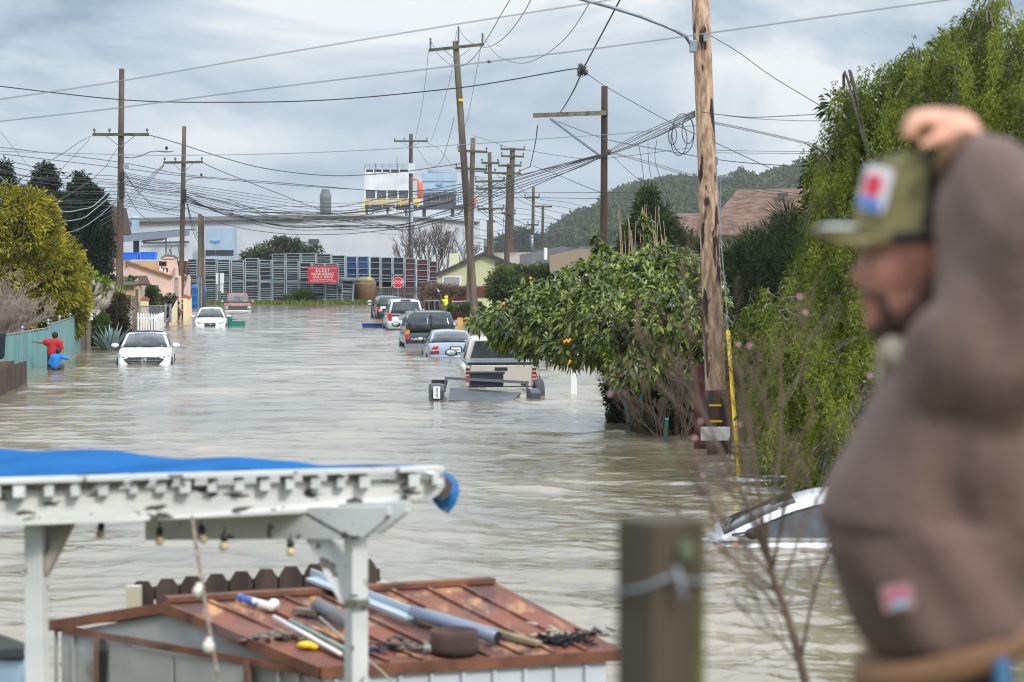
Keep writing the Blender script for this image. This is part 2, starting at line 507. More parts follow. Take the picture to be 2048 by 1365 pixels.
# ================================================================ utility poles
POLES = {}
def pole(key, name_label, top, base, d, rt, rb, m=m_pole, arms=(), group='utility poles', zb=-.8, pins=True, braces=True, arm_m=None, topins=False):
    """top,base: (u,v) pixels; the foot is carried down to zb below water"""
    T = P(top[0], top[1], d); B = P(base[0], base[1], d)
    k = (zb - T.z) / (B.z - T.z)
    B = T + (B - T) * k
    t_ = thing('utility_pole', name_label, 'utility pole', B, group=group)
    T, = (T - B,)
    n = 9
    pts = [T * (i / n) for i in range(n + 1)]
    MB().tube(pts, [rb + (rt - rb) * i / n for i in range(n + 1)], 12).build('pole_shaft', m, t_, True)
    for (v0, u0, v1, u1) in arms:
        a = P(u0, v0, d) - B + V((0, -rb - .05, 0)); b = P(u1, v1, d) - B + V((0, -rb - .05, 0))
        th = .12 if d < 110 else .15
        MB().bar(a, b, .1, th).build('crossarm', arm_m or m_moss, t_)
        if braces and (b - a).length > 2.0 and abs(a.x - b.x) > 1:
            c = T * ((a.z + b.z) / 2 / T.z)
            for e in (a, b):
                q = c.lerp(V((e.x, c.y, e.z)), .5)
                MB().tube([V((q.x, e.y, (a.z + b.z) / 2 - .08)), V((c.x, -rb, (a.z + b.z) / 2 - .62))], .02, 5).build('arm_brace', m_galv, t_)
        if pins:
            for f in (.03, .97) if (b - a).length < 2.2 else (.03, .3, .97):
                q = a.lerp(b, f)
                MB().lathe(q + V((0, 0, th / 2)), [(.02, 0), (.02, .08), (.075, .09), (.06, .14), (.075, .16), (.05, .22), (.02, .24)], 8).build('insulator', m_ceram, t_, True)
    POLES[key] = (t_, B, T, d)
    return t_, B, T

tA, bA, TA = pole('A', 'brown timber pole with two-ended crossarm standing left of the pink house', (243.5, 138), (239, 600), 120, .135, .19, m_pole2, [(270, 187, 270, 299)])
tB, bB, TB = pole('B', 'second tall pole on the left with yellow bands near the water', (368.5, 253), (361, 636), 146, .125, .17, m_pole2, [(326, 328, 325, 407)])
MB().tube([P(361.2, v, 146) - bB - V((0, .012, 0)) for v in (597, 599.5)], .178, 12).build('yellow_band', m_yel, tB)
MB().tube([P(361.2, v, 146) - bB - V((0, .012, 0)) for v in (606, 608.5)], .178, 12).build('yellow_band', m_yel, tB)
MB().tube([P(361.2, v, 146) - bB - V((0, .012, 0)) for v in (619, 621)], .178, 12).build('yellow_band', m_yel, tB)
def lamp_arm(t_, B, pts, d, head):
    q = [P(u, v, d) - B for u, v in pts]
    MB().tube(q, .035, 6).build('lamp_arm', m_galv, t_, True)
    h = P(*head, d) - B
    lh = MB().ball(h, (.42, .14, .075), 14, 6).build('lamp_head', m_lampg, t_, True)
    MB().lathe(h + V((.05, 0, .06)), [(.07, 0), (.07, .14), (.03, .18)], 8).build('photocell', m_blackp, lh)
lamp_arm(tA, bA, [(249, 315), (262, 316), (280, 313), (300, 304), (325, 302)], 120, (331, 302.5))
lamp_arm(tB, bB, [(369, 367), (374, 360), (390, 355.5), (398, 355)], 146, (401, 355))
MB().box(P(251, 334, 120) - bA, (.28, .2, .22)).build('junction_box', m_galv, tA)
for key, B, d, uu_, vs_ in (('A', bA, 120, 246, (352, 372, 388)), ('B', bB, 146, 370, (385, 398))):
    for v in vs_:
        MB().box(P(uu_, v, d) - B + V((0, -.2, 0)), (.22, .14, .4)).build('splice_case', m_blackp, POLES[key][0], bevel=.03)
tC, bC, TC = pole('C', 'short dark stub pole beside the blue barrel, with grey conduits', (399.5, 428), (399.5, 617), 177, .13, .15, m_pole)
tC2, bC2, TC2 = pole('C2', 'short reddish stub pole touching the mossy stub pole by the blue barrel', (405.5, 432), (406, 617), 177.6, .10, .14, m_pole2)
for du in (397.5, 402.5):
    MB().tube([P(du, 556, 176.6) - bC, P(du, 620, 176.6) - bC], .055, 8).build('conduit', m_galv, tC)
tD, bD, TD = pole('D', 'slim pole with grey conduit beside the red stop sign', (822, 268), (820.5, 600), 216, .17, .2, m_pole, [(283, 788, 283, 856)])
MB().tube([P(823.5, 405, 215.6) - bD, P(824, 610, 215.6) - bD], .13, 10).build('conduit', m_galv, tD, True)
MB().box(P(819.5, 586, 215.6) - bD, (.12, .1, 2.0)).build('yellow_marker', m_yel, tD)
MB().box(P(823.5, 337, 215.5) - bD, (.62, .04, .9)).build('number_plate', mat('pale_plate', srgb(196, 208, 210), .5), tD)
tE, bE, TE = pole('E', 'tall leaning mossy pole with a tilted crossarm and tall post insulators', (911, 83), (948, 612), 125, .155, .21, m_pole, [(102, 858, 90, 968)], pins=False)
for (u0, v0, v1) in ((861, 76, 98), (965, 66, 87), (917, 52, 86)):
    a = P(u0, v1, 124.8) - bE; b = P(u0 - 1, v0, 124.8) - bE
    prof = []
    L_ = (b - a).length
    for k in range(9):
        prof += [(.03, L_ * k / 9), (.075, L_ * (k + .4) / 9), (.03, L_ * (k + .8) / 9)]
    MB().lathe(a, prof, 8).build('post_insulator', m_ceram, tE, True)
MB().box(P(922, 200.5, 124.75) - bE, (.24, .02, .13)).build('yellow_tag', m_yel, tE)
tF, bF, TF = pole('F', 'mossy pole just right of the leaning pole, crossarm without lamp', (946, 276), (940, 500), 150, .15, .17, m_pole, [(302, 916, 305, 975), (336.5, 911, 340, 975)])
tG, bG, TG = pole('G', 'pole with five stacked crossarms above the green house', (979, 305), (983, 505), 175, .14, .17, m_pole,
                  [(326.5, 963, 327, 997), (364, 950, 362.5, 1010), (379, 952, 376, 1012), (419, 955, 417.5, 1009)])
tG2, bG2, TG2 = pole('G2', 'thin short stub pole behind the pole of stacked crossarms', (976, 446), (977, 505), 190, .1, .12, m_pole, [(443.5, 973, 444, 990)], pins=False)
tH, bH, TH = pole('H', 'dark tall pole whose top carries two wide crossarms, beyond the green house', (1025, 296), (1021, 505), 190, .2, .22, m_pole2, [(299, 1001, 300, 1050), (313, 1002, 314, 1048)])
tH2, bH2, TH2 = pole('H2', 'thick brown pole in front of the dark tall pole, insulators on its arms', (1018.5, 328), (1014, 505), 170, .17, .22, m_pole2, [(332, 996, 332, 1043), (346, 968, 348, 1042), (427, 1003, 428, 1031)])
tI, bI, TI = pole('I', 'slender grey pole below the hill, wood above and pale metal below', (1067, 374), (1065, 505), 210, .13, .16, m_pole, [(396, 1049, 395, 1079), (450, 1055, 450.5, 1077)])
MB().tube([P(1064, 470, 209.6) - bI, P(1064, 508, 209.6) - bI], .14, 8).build('conduit', m_galv, tI, True)
tJ, bJ, TJ = pole('J', 'small plain pole below the hill with one short crossarm', (1086, 411), (1084.5, 505), 235, .13, .15, m_pole, [(413, 1070, 414, 1104)], pins=False)
tK, bK, TK = pole('K', 'dark pole with a one-sided wooden arm rising behind the fruit tree', (1209, 173), (1207, 600), 95, .125, .16, mat('dark_brown_pole', srgb(78, 58, 42), .9, col2=srgb(46, 34, 26), scale=3, stretch=(1, 1, .12), col3=srgb(84, 92, 46), scale3=.35, lo3=.55, hi3=.6))
MB().bar(P(1066, 231.5, 94.8) - bK, P(1216, 226, 94.8) - bK, .12, .17).build('crossarm', m_wood, tK)
MB().tube([P(1100, 237, 94.7) - bK, P(1200, 312, 94.8) - bK], .05, 6).build('arm_brace', m_galv, tK)
MB().ball(P(1217, 305, 94.7) - bK, .12).build('cable_clamp', m_moss, tK, True)
# the near pole ------------------------------------------------------
m_near = mat('near_pole_wood', srgb(200, 170, 142), .85, col2=srgb(140, 112, 90), scale=7, stretch=(2.2, 2.2, .5), lo=.4, hi=.62, col3=srgb(44, 30, 24), scale3=2.4, lo3=.57, hi3=.6, bump=.02, bscale=16)
tL, bL, TL = pole('L', 'big near timber pole with peeling orange-brown wood and yellow bands', (1398, -80), (1437, 925), 41.5, .148, .185, m_near)
def onL(v, u_off=0, dy=-.22):   # point on the near pole's front, local
    f = (v + 80) / (925 + 80); return P(1398 + 39 * f + u_off, v, 41.5 + dy) - bL
MB().tube([onL(v, 0, 0) for v in (780, 812, 842, 900, 940)], [.188, .19, .191, .192, .194], 16).build('tarred_base', mat('tarred_wood', srgb(46, 32, 30), .8, col2=srgb(86, 58, 40), scale=6, stretch=(1, 1, .2), lo=.52, hi=.66), tL, True)
for v in (811, 843):
    MB().box(onL(v, -2, -.2), (.21, .02, .035)).build('yellow_band', m_yel, tL)
MB().box(onL(868, -4, -.26), (.5, .03, .235)).build('rusty_board', mat('rusty_white_enamel', srgb(222, 222, 222), .5, col2=srgb(132, 76, 46), scale=5, lo=.6, hi=.68), tL, bevel=.01)
arm = [onL(104, 16 - 38, -.1), onL(90, -30, -.1), onL(72, -40, -.1), P(1352, 62, 41) - bL, P(1330, 52, 41) - bL, P(1280, 33, 41) - bL, P(1220, 14, 41) - bL, P(1160, -2, 41) - bL, P(1080, -22, 41) - bL]
arm[0] = P(1384, 104, 41.3) - bL; arm[1] = P(1382, 90, 41.2) - bL; arm[2] = P(1372, 74, 41.1) - bL
MB().tube(arm, .032, 8).build('lamp_arm', m_galv, tL, True)
MB().box(P(1386, 93, 41.2) - bL, (.12, .12, .2)).build('arm_bracket', m_galv, tL, bevel=.01)
MB().box(P(1411, 75, 41.25) - bL, (.07, .05, .15)).build('junction_box', m_galv, tL, bevel=.01)
MB().box(P(1433, 322, 41.2) - bL, (.05, .05, .14)).build('guy_bracket', m_galv, tL, bevel=.01)

# guy wire with its yellow guard
g = thing('guy_wire', 'pale guy wire with a long yellow plastic guard beside the big near pole', 'guy wire', W(1479, 930))
go = V(g.location)
ga, gb = P(1432, 325, 41.2), V(g.location) + V((0.0, 0, -.4))
gm = [P(1432, 325, 41.2), P(1442, 480, 41.0), P(1455, 640, 40.4), P(1457, 665, 40.3)]
MB().tube([q - go for q in gm], .009, 6).build('wire_strand', m_wireg, g)
MB().lathe(gm[2] - go - V((0, 0, .05)), [(.01, 0), (.035, .02), (.035, .09), (.01, .12)], 8).build('strain_insulator', m_wireg, g, True)
MB().tube([P(1456, 662, 40.3) - go, P(1463, 760, 40) - go, P(1470, 850, 39.7) - go, P(1480, 960, 39.3) - go], .033, 8).build('yellow_guard', mat('guard_plastic', srgb(244, 204, 10), .4), g, True)

# post boards next to the near pole
o = MB().box((0, 0, .2), (.5, .05, 2.4)).build('red_board', mat('dark_red_board', srgb(96, 42, 40), .8, col2=srgb(72, 34, 34), scale=3)); o.location = P(1416, 845, 42.6); o.location.z = .1; tag(o, 'dark red board standing in the water behind the big near pole', 'board')
o = MB().box((0, 0, .2), (.11, .05, 1.9)).build('timber_post', mat('orange_timber', srgb(166, 112, 70), .8, col2=srgb(130, 84, 52), scale=4, stretch=(1, 1, .2))); o.location = P(1457, 845, 41.9); o.location.z = .1; tag(o, 'orange-brown timber stake between the big near pole and the yellow guard', 'post')
mo = MB().box((0, 0, .1), (.15, .05, 1.1)).box((.03, .04, .1), (.1, .04, 1.0))
o = mo.build('white_post', m_white); o.location = W(1148, 790); tag(o, 'white painted post standing alone in the water under the fruit tree', 'post')
for (u0, v0, u1, v1, lb) in ((1240, 772, 1266, 856, 'teal stake leaning in the water, left one under the fruit tree'), (1281, 790, 1292, 862, 'teal stake nearly upright among the fruit tree stems, right of the leaning one'), (1334, 838, 1331, 880, 'short thin teal stake among the fruit tree stems nearest the big pole')):
    d0 = Wd(v1)
    o = MB().bar(P(u0, v0, d0 - 1.2), P(u1, v1 + 12, d0 - .6), .06, .04).build('teal_stake', mat('teal_paint', srgb(42, 140, 140), .5)); recenter(o); tag(o, lb, 'stake')

# ================================================================ wires
def crom(pts, n=10):
    out = []
    q = [pts[0]] + pts + [pts[-1]]
    for i in range(1, len(q) - 2):
        for k in range(n):
            t_ = k / n
            a, b, c, d_ = q[i - 1], q[i], q[i + 1], q[i + 2]
            out.append(.5 * ((2 * b) + (c - a) * t_ + (2 * a - 5 * b + 4 * c - d_) * t_ ** 2 + (3 * b - a - 3 * c + d_) * t_ ** 3))
    out.append(pts[-1]); return out
def wire(pts, d, r, label, group=None, m=None, name='power_line', n=8):
    """pts pixel list; d: distance at the start and end (tuple) or one"""
    if not hasattr(d, '__len__'): d = (d, d)
    us = [0]
    for i in range(1, len(pts)): us.append(us[-1] + math.hypot(pts[i][0] - pts[i - 1][0], pts[i][1] - pts[i - 1][1]))
    # interpolate 1/d so straight wires stay straight
    w3 = [P(u, v, 1 / ((1 / d[0]) * (1 - s / us[-1]) + (1 / d[1]) * s / us[-1])) for (u, v), s in zip(pts, us)]
    o = MB().tube(crom(w3, n), r * .62, 5, cap=False).build(name, m or m_wire, None, True)
    recenter(o)
    return tag(o, label, 'cable', group)
wire([(-60, 207), (0, 199), (237, 163), (527, 113), (900, 51), (1190, 5), (1290, -12)], (26, 24), .010, 'uppermost long grey cable running from left edge up to the top edge', m=m_wireg)
wire([(-60, 250), (0, 243), (237, 216), (527, 178), (900, 133), (1170, 100), (1400, 69), (1650, 34), (1895, 0), (2000, -15)], (28, 24), .011, 'long grey cable crossing behind the big near pole from lower left to upper right', m=m_wireg)
wire([(-60, 166), (0, 173), (246, 200), (440, 205), (660, 200), (900, 178), (1010, 162), (1100, 146), (1150, 138), (1165, 141)], (70, 62), .026, 'twisted black cable sagging across the whole sky to the knotted splice')
wire([(296, 270), (350, 285), (450, 317), (540, 339), (667, 352), (794, 345), (870, 335), (932, 326)], (119, 125), .035, 'twisted cable from the left pole crossarm to the leaning pole')
wire([(408, 327), (450, 346), (540, 381), (636, 418), (700, 436), (762, 448), (822, 470)], (146, 214), .04, 'twisted cable descending from the second left pole to the slim far pole')
wire([(-40, 303), (0, 303), (180, 308), (352, 311), (615, 306), (900, 291), (1100, 277), (1260, 266), (1400, 250)], (45, 42), .011, 'thin straight cable just above the lamp of the left pole', m=m_wireg)
wire([(-40, 290), (0, 295), (240, 325), (373, 350), (560, 366), (725, 380), (900, 392), (1398, 401)], (130, 170), .03, 'thin cable from left edge passing level behind the cooling towers')
wire([(-40, 303), (0, 308), (237, 336), (373, 353), (600, 372), (820, 384), (1084, 386), (1398, 384)], (128, 150), .03, 'thin cable ending at the far poles below the hill')
wire([(1240, 0), (1165, 141)], (50, 60), .03, 'thick black cable dropping from top edge to the knotted splice', m=m_wire)
wire([(1165, 141), (1150, 176), (1134, 205), (1120, 226)], (60, 93), .035, 'thick black cable from knotted splice to the one-sided wooden arm')
wire([(1075, 252), (1070, 290), (1060, 334)], (94.5, 150), .04, 'black cable hanging below the tip of the one-sided arm')
wire([(1165, 141), (1216, 176), (1339, 244), (1431, 286), (1590, 360), (1660, 392)], (60, 50), .014, 'thin cable slanting from knotted splice down to the right behind the big pole')
wire([(1422, 72), (1480, 107), (1545, 154), (1668, 228), (1720, 262)], (41, 38), .011, 'black cable from the top of the big near pole down into the weeping tree')
wire([(1400, 224), (1450, 231), (1506, 235), (1600, 231), (1677, 226), (1740, 222)], (41, 38), .011, 'upper of two level cables right of the big near pole')
wire([(1425, 228), (1500, 237), (1600, 242), (1677, 241), (1750, 238)], (41, 38), .008, 'lower of two level cables right of the big near pole')
for k in range(2):
    wire([(1425, 244 + 3 * k), (1530, 266 + 3 * k), (1640, 292 + 3 * k), (1720, 312 + 3 * k)], (41, 38), .010, 'pair of parallel service cables sloping right from the big near pole', 'parallel service cables')
wire([(1431, 301), (1540, 303), (1640, 303), (1750, 302)], (60, 58), .010, 'thin level cable just above the hill, right of the big near pole')
wire([(1431, 306), (1540, 307), (1640, 308), (1750, 310)], (60, 58), .010, 'thin level cable grazing the hill top, lower than its neighbour')
wire([(1115, 243), (1150, 257), (1216, 280), (1300, 296), (1392, 313), (1480, 325), (1620, 335)], (94, 70), .022, 'black cable from one-sided arm passing behind the big near pole')
wire([(1067, 333), (1110, 348), (1172, 374), (1222, 392), (1290, 415), (1360, 440)], (150, 80), .03, 'cable from the far pole cluster down toward the brown roof')
for k in range(2):
    wire([(1219, 304 + 2 * k), (1290, 322 + 4 * k), (1350, 340 + 4 * k), (1407, 356 + 5 * k), (1520, 378 + 6 * k), (1600, 388 + 6 * k)], (94, 75), .018, 'twin cables falling from the dark pole to the brown roof', 'twin roof cables')
wire([(1219, 306), (1260, 345), (1310, 385), (1350, 430)], (94, 78), .016, 'steep thin cable from the dark pole clamp into the bushes')
# tied bundle from the big pole through the dark pole to the leaning pole and left
for k in range(7):
    o_ = (k - 3) * 1.3
    j = lambda s=3: R.uniform(-s, s)
    wire([(1390, 228 + o_ * 1.5), (1319, 262 + o_ * 2.6 + j()), (1260, 289 + o_ * 2.4 + j()), (1206, 311 + o_ * .8)], (41.5, 94), .013, 'black cable in the tied bundle between the big near pole and the dark pole', 'near cable bundle')
    wire([(1206, 311 + o_ * .8), (1143, 334 + o_ * 2 + j()), (1026, 372 + o_ * 4 + j()), (934, 402 + o_ * 5)], (94, 125), .028, 'black cable in the fan between the dark pole and the leaning pole', 'middle cable bundle')
for k in range(15):
    o_ = k - 7; j = lambda s=5: R.uniform(-s, s)
    sag = R.uniform(22, 66)
    y0 = 385 + R.uniform(-5, 30); y1 = 402 + o_ * 5
    wire([(366, y0), (450, y0 + sag * .62 + j()), (560, (y0 + y1) / 2 + sag * .97), (680, (y0 + y1) / 2 + sag), (800, y1 + sag * .72 + j(4)), (870, y1 + sag * .36), (932, y1)], (146, 125), .03, 'black cable in the long sagging bundle across the white factory', 'long cable bundle')
for k in range(8):
    y0 = 345 + k * 3
    wire([(246, y0), (300, y0 + 11 + k), (366, y0 + 24 + k * .6), (480, y0 + 40 + k * 3), (640, y0 + 62 + k * 3.4), (760, 404 + k * 9), (821, 408 + k * 9)], (120, 212), .024, 'twisted thin cable from the left pole past the second pole to the slim far pole', 'far twisted cables')
for k in range(11):
    y0 = 318 + k * 9 + R.uniform(-2, 2); y1 = 354 + k * 6 + R.uniform(-3, 3)
    wire([(-30, y0 - 6), (60, y0 + (y1 - y0) * .2 + R.uniform(4, 12)), (150, y0 + (y1 - y0) * .55 + R.uniform(4, 12)), (243, y1), (310, y1 + 12), (366, y1 + 14 + k * .8)], (95, 146), .024, 'black cable in the crowded bundle left of the two left poles', 'left cable bundle')
wire([(-30, 330), (0, 355), (55, 396), (123, 423), (164, 419), (191, 409), (236, 364)], (85, 119), .04, 'highest of the three thick grey cables looping in front of the spruce', m=m_wireg)
wire([(-30, 380), (0, 398), (55, 428), (109, 443), (164, 437), (191, 418), (236, 380)], (85, 119), .035, 'middle of the three thick grey cables looping in front of the spruce', m=m_wireg)
wire([(-30, 385), (0, 405), (55, 442), (109, 464), (153, 461), (197, 434), (238, 396)], (85, 119), .045, 'lowest of the three thick cables looping in front of the spruce', m=mat('cable_midgrey', srgb(84, 88, 96), .6))
wire([(182, 273), (160, 284), (132, 303), (88, 330), (30, 365), (-20, 395)], (119, 90), .024, 'cable slanting down left from the left end of the left pole crossarm')
wire([(180, 278), (150, 310), (118, 345)], (119, 110), .02, 'short thin cable under the left end of the left pole crossarm')
wire([(236, 296), (222, 316), (211, 334), (176, 365), (101, 411), (60, 430)], (119, 95), .024, 'cable slanting down left from the middle of the left pole')
wire([(-10, 253), (0, 263), (57, 332), (75, 350)], (80, 82), .012, 'thin cable falling steeply at the left edge of the sky', m=m_wireg)
for k, (x0, y0) in enumerate([(258, 347), (252, 340), (250, 372)]):
    wire([(246, y0), (280, y0 + 40 + 8 * k), (320, y0 + 75), (362, 410 + 12 * k)], (120, 146), .026, 'cable drooping steeply between the two left poles', 'drooping cables')
for k in range(4):
    wire([(328, 329 + k), (300, 352 + 4 * k), (270, 378 + 7 * k), (246, 398 + 9 * k), (200, 425 + 9 * k)], (146, 110), .022, 'service cable fanning down left from the second pole crossarm', 'fanned service cables')
for k in range(3):
    wire([(372, 398), (384, 440 + 9 * k), (397, 470 + 8 * k)], (146, 176), .03, 'cable dropping from the second left pole to the short stub poles', 'stub pole cables')
wire([(862, 82), (873, 104), (890, 122), (905, 131), (925, 132), (945, 118), (965, 92), (985, 60), (1003, 28), (1020, 0)], (124.6, 60), .02, 'cable looping under the leaning pole crossarm from its left end')
wire([(918, 58), (930, 76), (950, 90), (972, 95), (995, 86), (1020, 64), (1045, 30), (1062, 0)], (124.6, 60), .02, 'cable looping from the centre insulator of the leaning pole')
wire([(966, 70), (978, 92), (1000, 115), (1040, 127), (1075, 118), (1110, 96), (1145, 60), (1183, 0)], (124.6, 60), .018, 'wide cable loop from the right end of the leaning pole crossarm')
for k, q in enumerate([[(857, 102), (852, 150), (843, 220), (829, 283)], [(913, 62), (902, 150), (880, 230), (862, 283)], [(962, 92), (948, 170), (934, 240), (912, 300)]]):
    wire(q, (124.6, 214), .02, ['leftmost', 'middle', 'rightmost'][k] + ' of three thin dashed cables dropping from the leaning pole arm')
wire([(826, 283), (850, 320), (868, 333), (884, 320), (900, 270), (908, 235)], (214, 125), .025, 'thin cable loop between the slim far pole and the leaning pole')
wire([(852, 285), (880, 300), (911, 338), (950, 352), (1010, 385)], (214, 160), .03, 'cable from slim far pole through the stacked crossarms')
wire([(946, 272), (985, 284), (1025, 298), (1050, 300), (1120, 312), (1200, 318), (1380, 296)], (150, 120), .022, 'dashed thin cable joining the far pole tops')
wire([(930, 342), (985, 345), (1020, 350), (1050, 338), (1062, 333)], (125, 150), .045, 'thick cable through the far pole cluster')
wire([(1026, 372), (1010, 420), (1005, 470)], (170, 175), .03, 'thin vertical cable on the thick far pole')
for k in range(8):
    y0 = 352 + k * 17
    wire([(940, y0), (980, y0 + R.uniform(4, 10)), (1019, y0 + 6 + R.uniform(-4, 8)), (1066, 395 + k * 9), (1140, 412 + k * 10 + R.uniform(-6, 6)), (1200, 425 + k * 11)], (150, 170), .024, 'thin cable among the tangle of the far pole cluster', 'far cluster cables')
for k in range(5):
    wire([(945, 470 + k * 7), (1000, 474 + k * 7), (1066, 470 + k * 6), (1150, 472 + k * 5)], (190, 200), .026, 'level thin cable low over the green house', 'low level cables')
for k in range(3):
    wire([(934, 405), (1010, 430 + k * 12), (1100, 475 + k * 6), (1160, 496)], (125, 130), .024, 'cable sloping from the leaning pole toward the fruit tree', 'sloping cables')
wire([(935, 412), (985, 372), (1066, 345), (1100, 335), (1198, 310)], (125, 95), .03, 'uppermost cable rising from leaning pole to the dark pole')
# coils of spare cable hung at the near pole
mb = MB()
for (cu, cv, ru, rv) in ((1358, 280, 16, 32), (1366, 268, 22, 40), (1376, 262, 12, 26), (1345, 272, 8, 18)):
    mb.tube([P(cu + ru * math.cos(a), cv + rv * math.sin(a), 41.2) for a in np.linspace(0, 6.283, 26)], .008, 5, cap=False)
o = mb.build('cable_coil', m_wire, None, True); recenter(o); tag(o, 'loose coils of black cable hanging left of the big near pole', 'cable coil')
for k, (u1, v1) in enumerate(((1290, 375), (1312, 410), (1345, 420))):
    wire([(1278 + 18 * k, 292 - 6 * k), (1284 + 14 * k, 330), (u1, v1), (u1 + 10, v1 + 60)], (60, 70), .012, ['left', 'middle', 'right'][k] + ' thin cable hanging down from the near bundle over the hill')
mb = MB()
for k in range(14):
    a = R.uniform(0, 6.28)
    c0 = V((0, 0, 0)); mb.tube([V((R.uniform(-.2, .2), R.uniform(-.1, .1), R.uniform(-.25, .25))) * .7 for _ in range(5)], .009, 5)
mb.ball((0, 0, 0), .06, 8, 6)
o = mb.build('cable_splice', m_wire, None, True); o.location = P(1165, 141, 60); tag(o, 'knotted black splice where cables meet left of the big near pole', 'cable splice')
# birds? none; small line marker on the second long cable
o = MB().ball((0, 0, 0), (.022, .02, .016), 8, 6).build('line_marker', m_blackp, None, True); o.location = P(978, 124, 25.6); tag(o, 'tiny dark marker clipped on the long grey cable right of the leaning pole', 'marker')
# ================================================================ factory beyond the racks
m_fac = mat('white_ribbed_metal', srgb(224, 225, 231), .55, col2=srgb(210, 213, 221), scale=.25, wave=(3.2, 'X', .05))
m_facroof = mat('grey_roof_metal', srgb(150, 154, 158), .6)
m_dgrey = mat('dark_grey_steel', srgb(66, 70, 80), .6)
m_blue_steel = mat('pale_blue_panel', srgb(158, 178, 196), .45, col2=srgb(142, 164, 184), scale=.7)
m_logo = mat('logo_blue', srgb(36, 124, 196), .5)
dF = 300.0
def tmesh(txt, size, depth, mat_, name, parent, loc, rot, align='CENTER', sx=1.0):
    c = bpy.data.curves.new(name, 'FONT'); c.body = txt; c.size = size; c.align_x = align; c.align_y = 'CENTER'; c.extrude = depth
    to = bpy.data.objects.new(name, c); COL.objects.link(to)
    dg = bpy.context.evaluated_depsgraph_get(); me = bpy.data.meshes.new_from_object(to.evaluated_get(dg))
    COL.objects.unlink(to); bpy.data.objects.remove(to)
    me.materials.clear(); me.materials.append(mat_)
    o = bpy.data.objects.new(name, me); o.location = loc; o.rotation_euler = rot; o.scale = (sx, 1, 1)
    return link(o, parent)
RX = (math.pi / 2, 0, 0)      # text that faces the camera (-Y)

fac = thing('factory_building', 'long white metal-clad factory stretching behind the stacked racks', 'factory', P(640, 610, dF) * V((1, 1, 0)) if False else V((P(640, 610, dF).x, dF, 0)))
fo = V(fac.location)
pl = [P(200, 445, dF), P(395, 440, dF), P(606, 432, dF), P(790, 432, dF), P(960, 444, dF)]
poly = [V((pl[0].x, dF, 0)) - fo] + [q - fo for q in pl] + [V((pl[-1].x, dF, 0)) - fo]
MB().prism(list(reversed(poly)), (0, 40, 0)).build('wall', m_fac, fac)
mb = MB()
a, b = P(248, 441, dF - .4) - fo, P(606, 433.5, dF - .4) - fo
mb.bar(a, b, .6, .5)
for i in range(110):
    q = a.lerp(b, (i + .5) / 110); mb.box(q + V((0, -.34, 0)), (.09, .06, .5))
mb.build('roof_edge', mat('roof_edge_grey', srgb(128, 130, 128), .8), fac)
mb = MB(); mb.bar(P(606, 431.5, dF - .3) - fo, P(790, 431.5, dF - .3) - fo, .5, .16); mb.bar(P(790, 431.5, dF - .3) - fo, P(960, 443.5, dF - .3) - fo, .5, .16)
mb.build('roof_trim', m_facroof, fac)
# clip-on pale blue unit with louvres and logo
un = thing('cooling_unit', 'pale blue refrigeration unit with dark louvres on the factory wall, left', 'cooling unit', V((P(440, 515, 294).x, 294, 0)))
uo = V(un.location)
A_, B_ = P(411, 456, 294) - uo, P(468, 516, 294) - uo
MB().box(((A_.x + B_.x) / 2, 1.5, (A_.z) / 2), (B_.x - A_.x, 3, A_.z), ).build('housing', m_blue_steel, un, bevel=.03)
for (u0, u1) in ((411.5, 430), (431, 467)):
    a, b = P(u0, 500.5, 293.95) - uo, P(u1, 511.5, 293.95) - uo
    mb = MB(); mb.box(((a.x + b.x) / 2, 0, (a.z + b.z) / 2), (b.x - a.x, .08, a.z - b.z)); 
    for k in range(7): mb.box(((a.x + b.x) / 2, -.07, b.z + (a.z - b.z) * (k + .5) / 7), (b.x - a.x, .06, .03))
    mb.build('louvre', m_dgrey, un)
def logo(parent, org, u, v, w, d):
    """blue badge: wide shield with white lettering bar"""
    c = P(u, v, d) - org; h = w * .34
    pts = [(-w / 2, h / 2), (w / 2, h / 2), (w / 2, 0), (w * .22, -h * .3), (w * .12, -h * .3), (0, -h * .75), (-w * .12, -h * .3), (-w * .22, -h * .3), (-w / 2, 0)]
    o = MB().prism([c + V((x, 0, z)) for x, z in pts], (0, .05, 0)).build('badge', m_logo, parent)
    tmesh('EVAPCO', w * .2, .01, m_white, 'badge_lettering', o, c + V((0, -.02, h * .2)), RX, sx=1.05)
logo(un, uo, 430, 484, 1.15, 293.9)
o = MB().box((0, 0, 0), (1.3, .25, .55)).box((-.3, -.15, 0), (.45, .08, .4)).build('wall_lamp', m_dgrey); o.location = P(628, 483, 299.7); tag(o, 'small square grey fitting on the white factory wall above the sign', 'wall fitting')
# stack
o = MB().lathe((0, 0, 0), [(.72, 0), (.72, 2.3), (.74, 2.32), (.74, 2.5), (.48, 3.35), (.5, 3.4), (.47, 3.42), (.44, 3.2)], 20).build('exhaust_stack', mat('stack_grey', srgb(108, 116, 116), .6), None, True)
o.location = V((P(651, 433, 304).x, 304, P(0, 433, 304).z)); o.data.materials[0].name; tag(o, 'tapered dark grey exhaust stack on the factory roof', 'chimney')
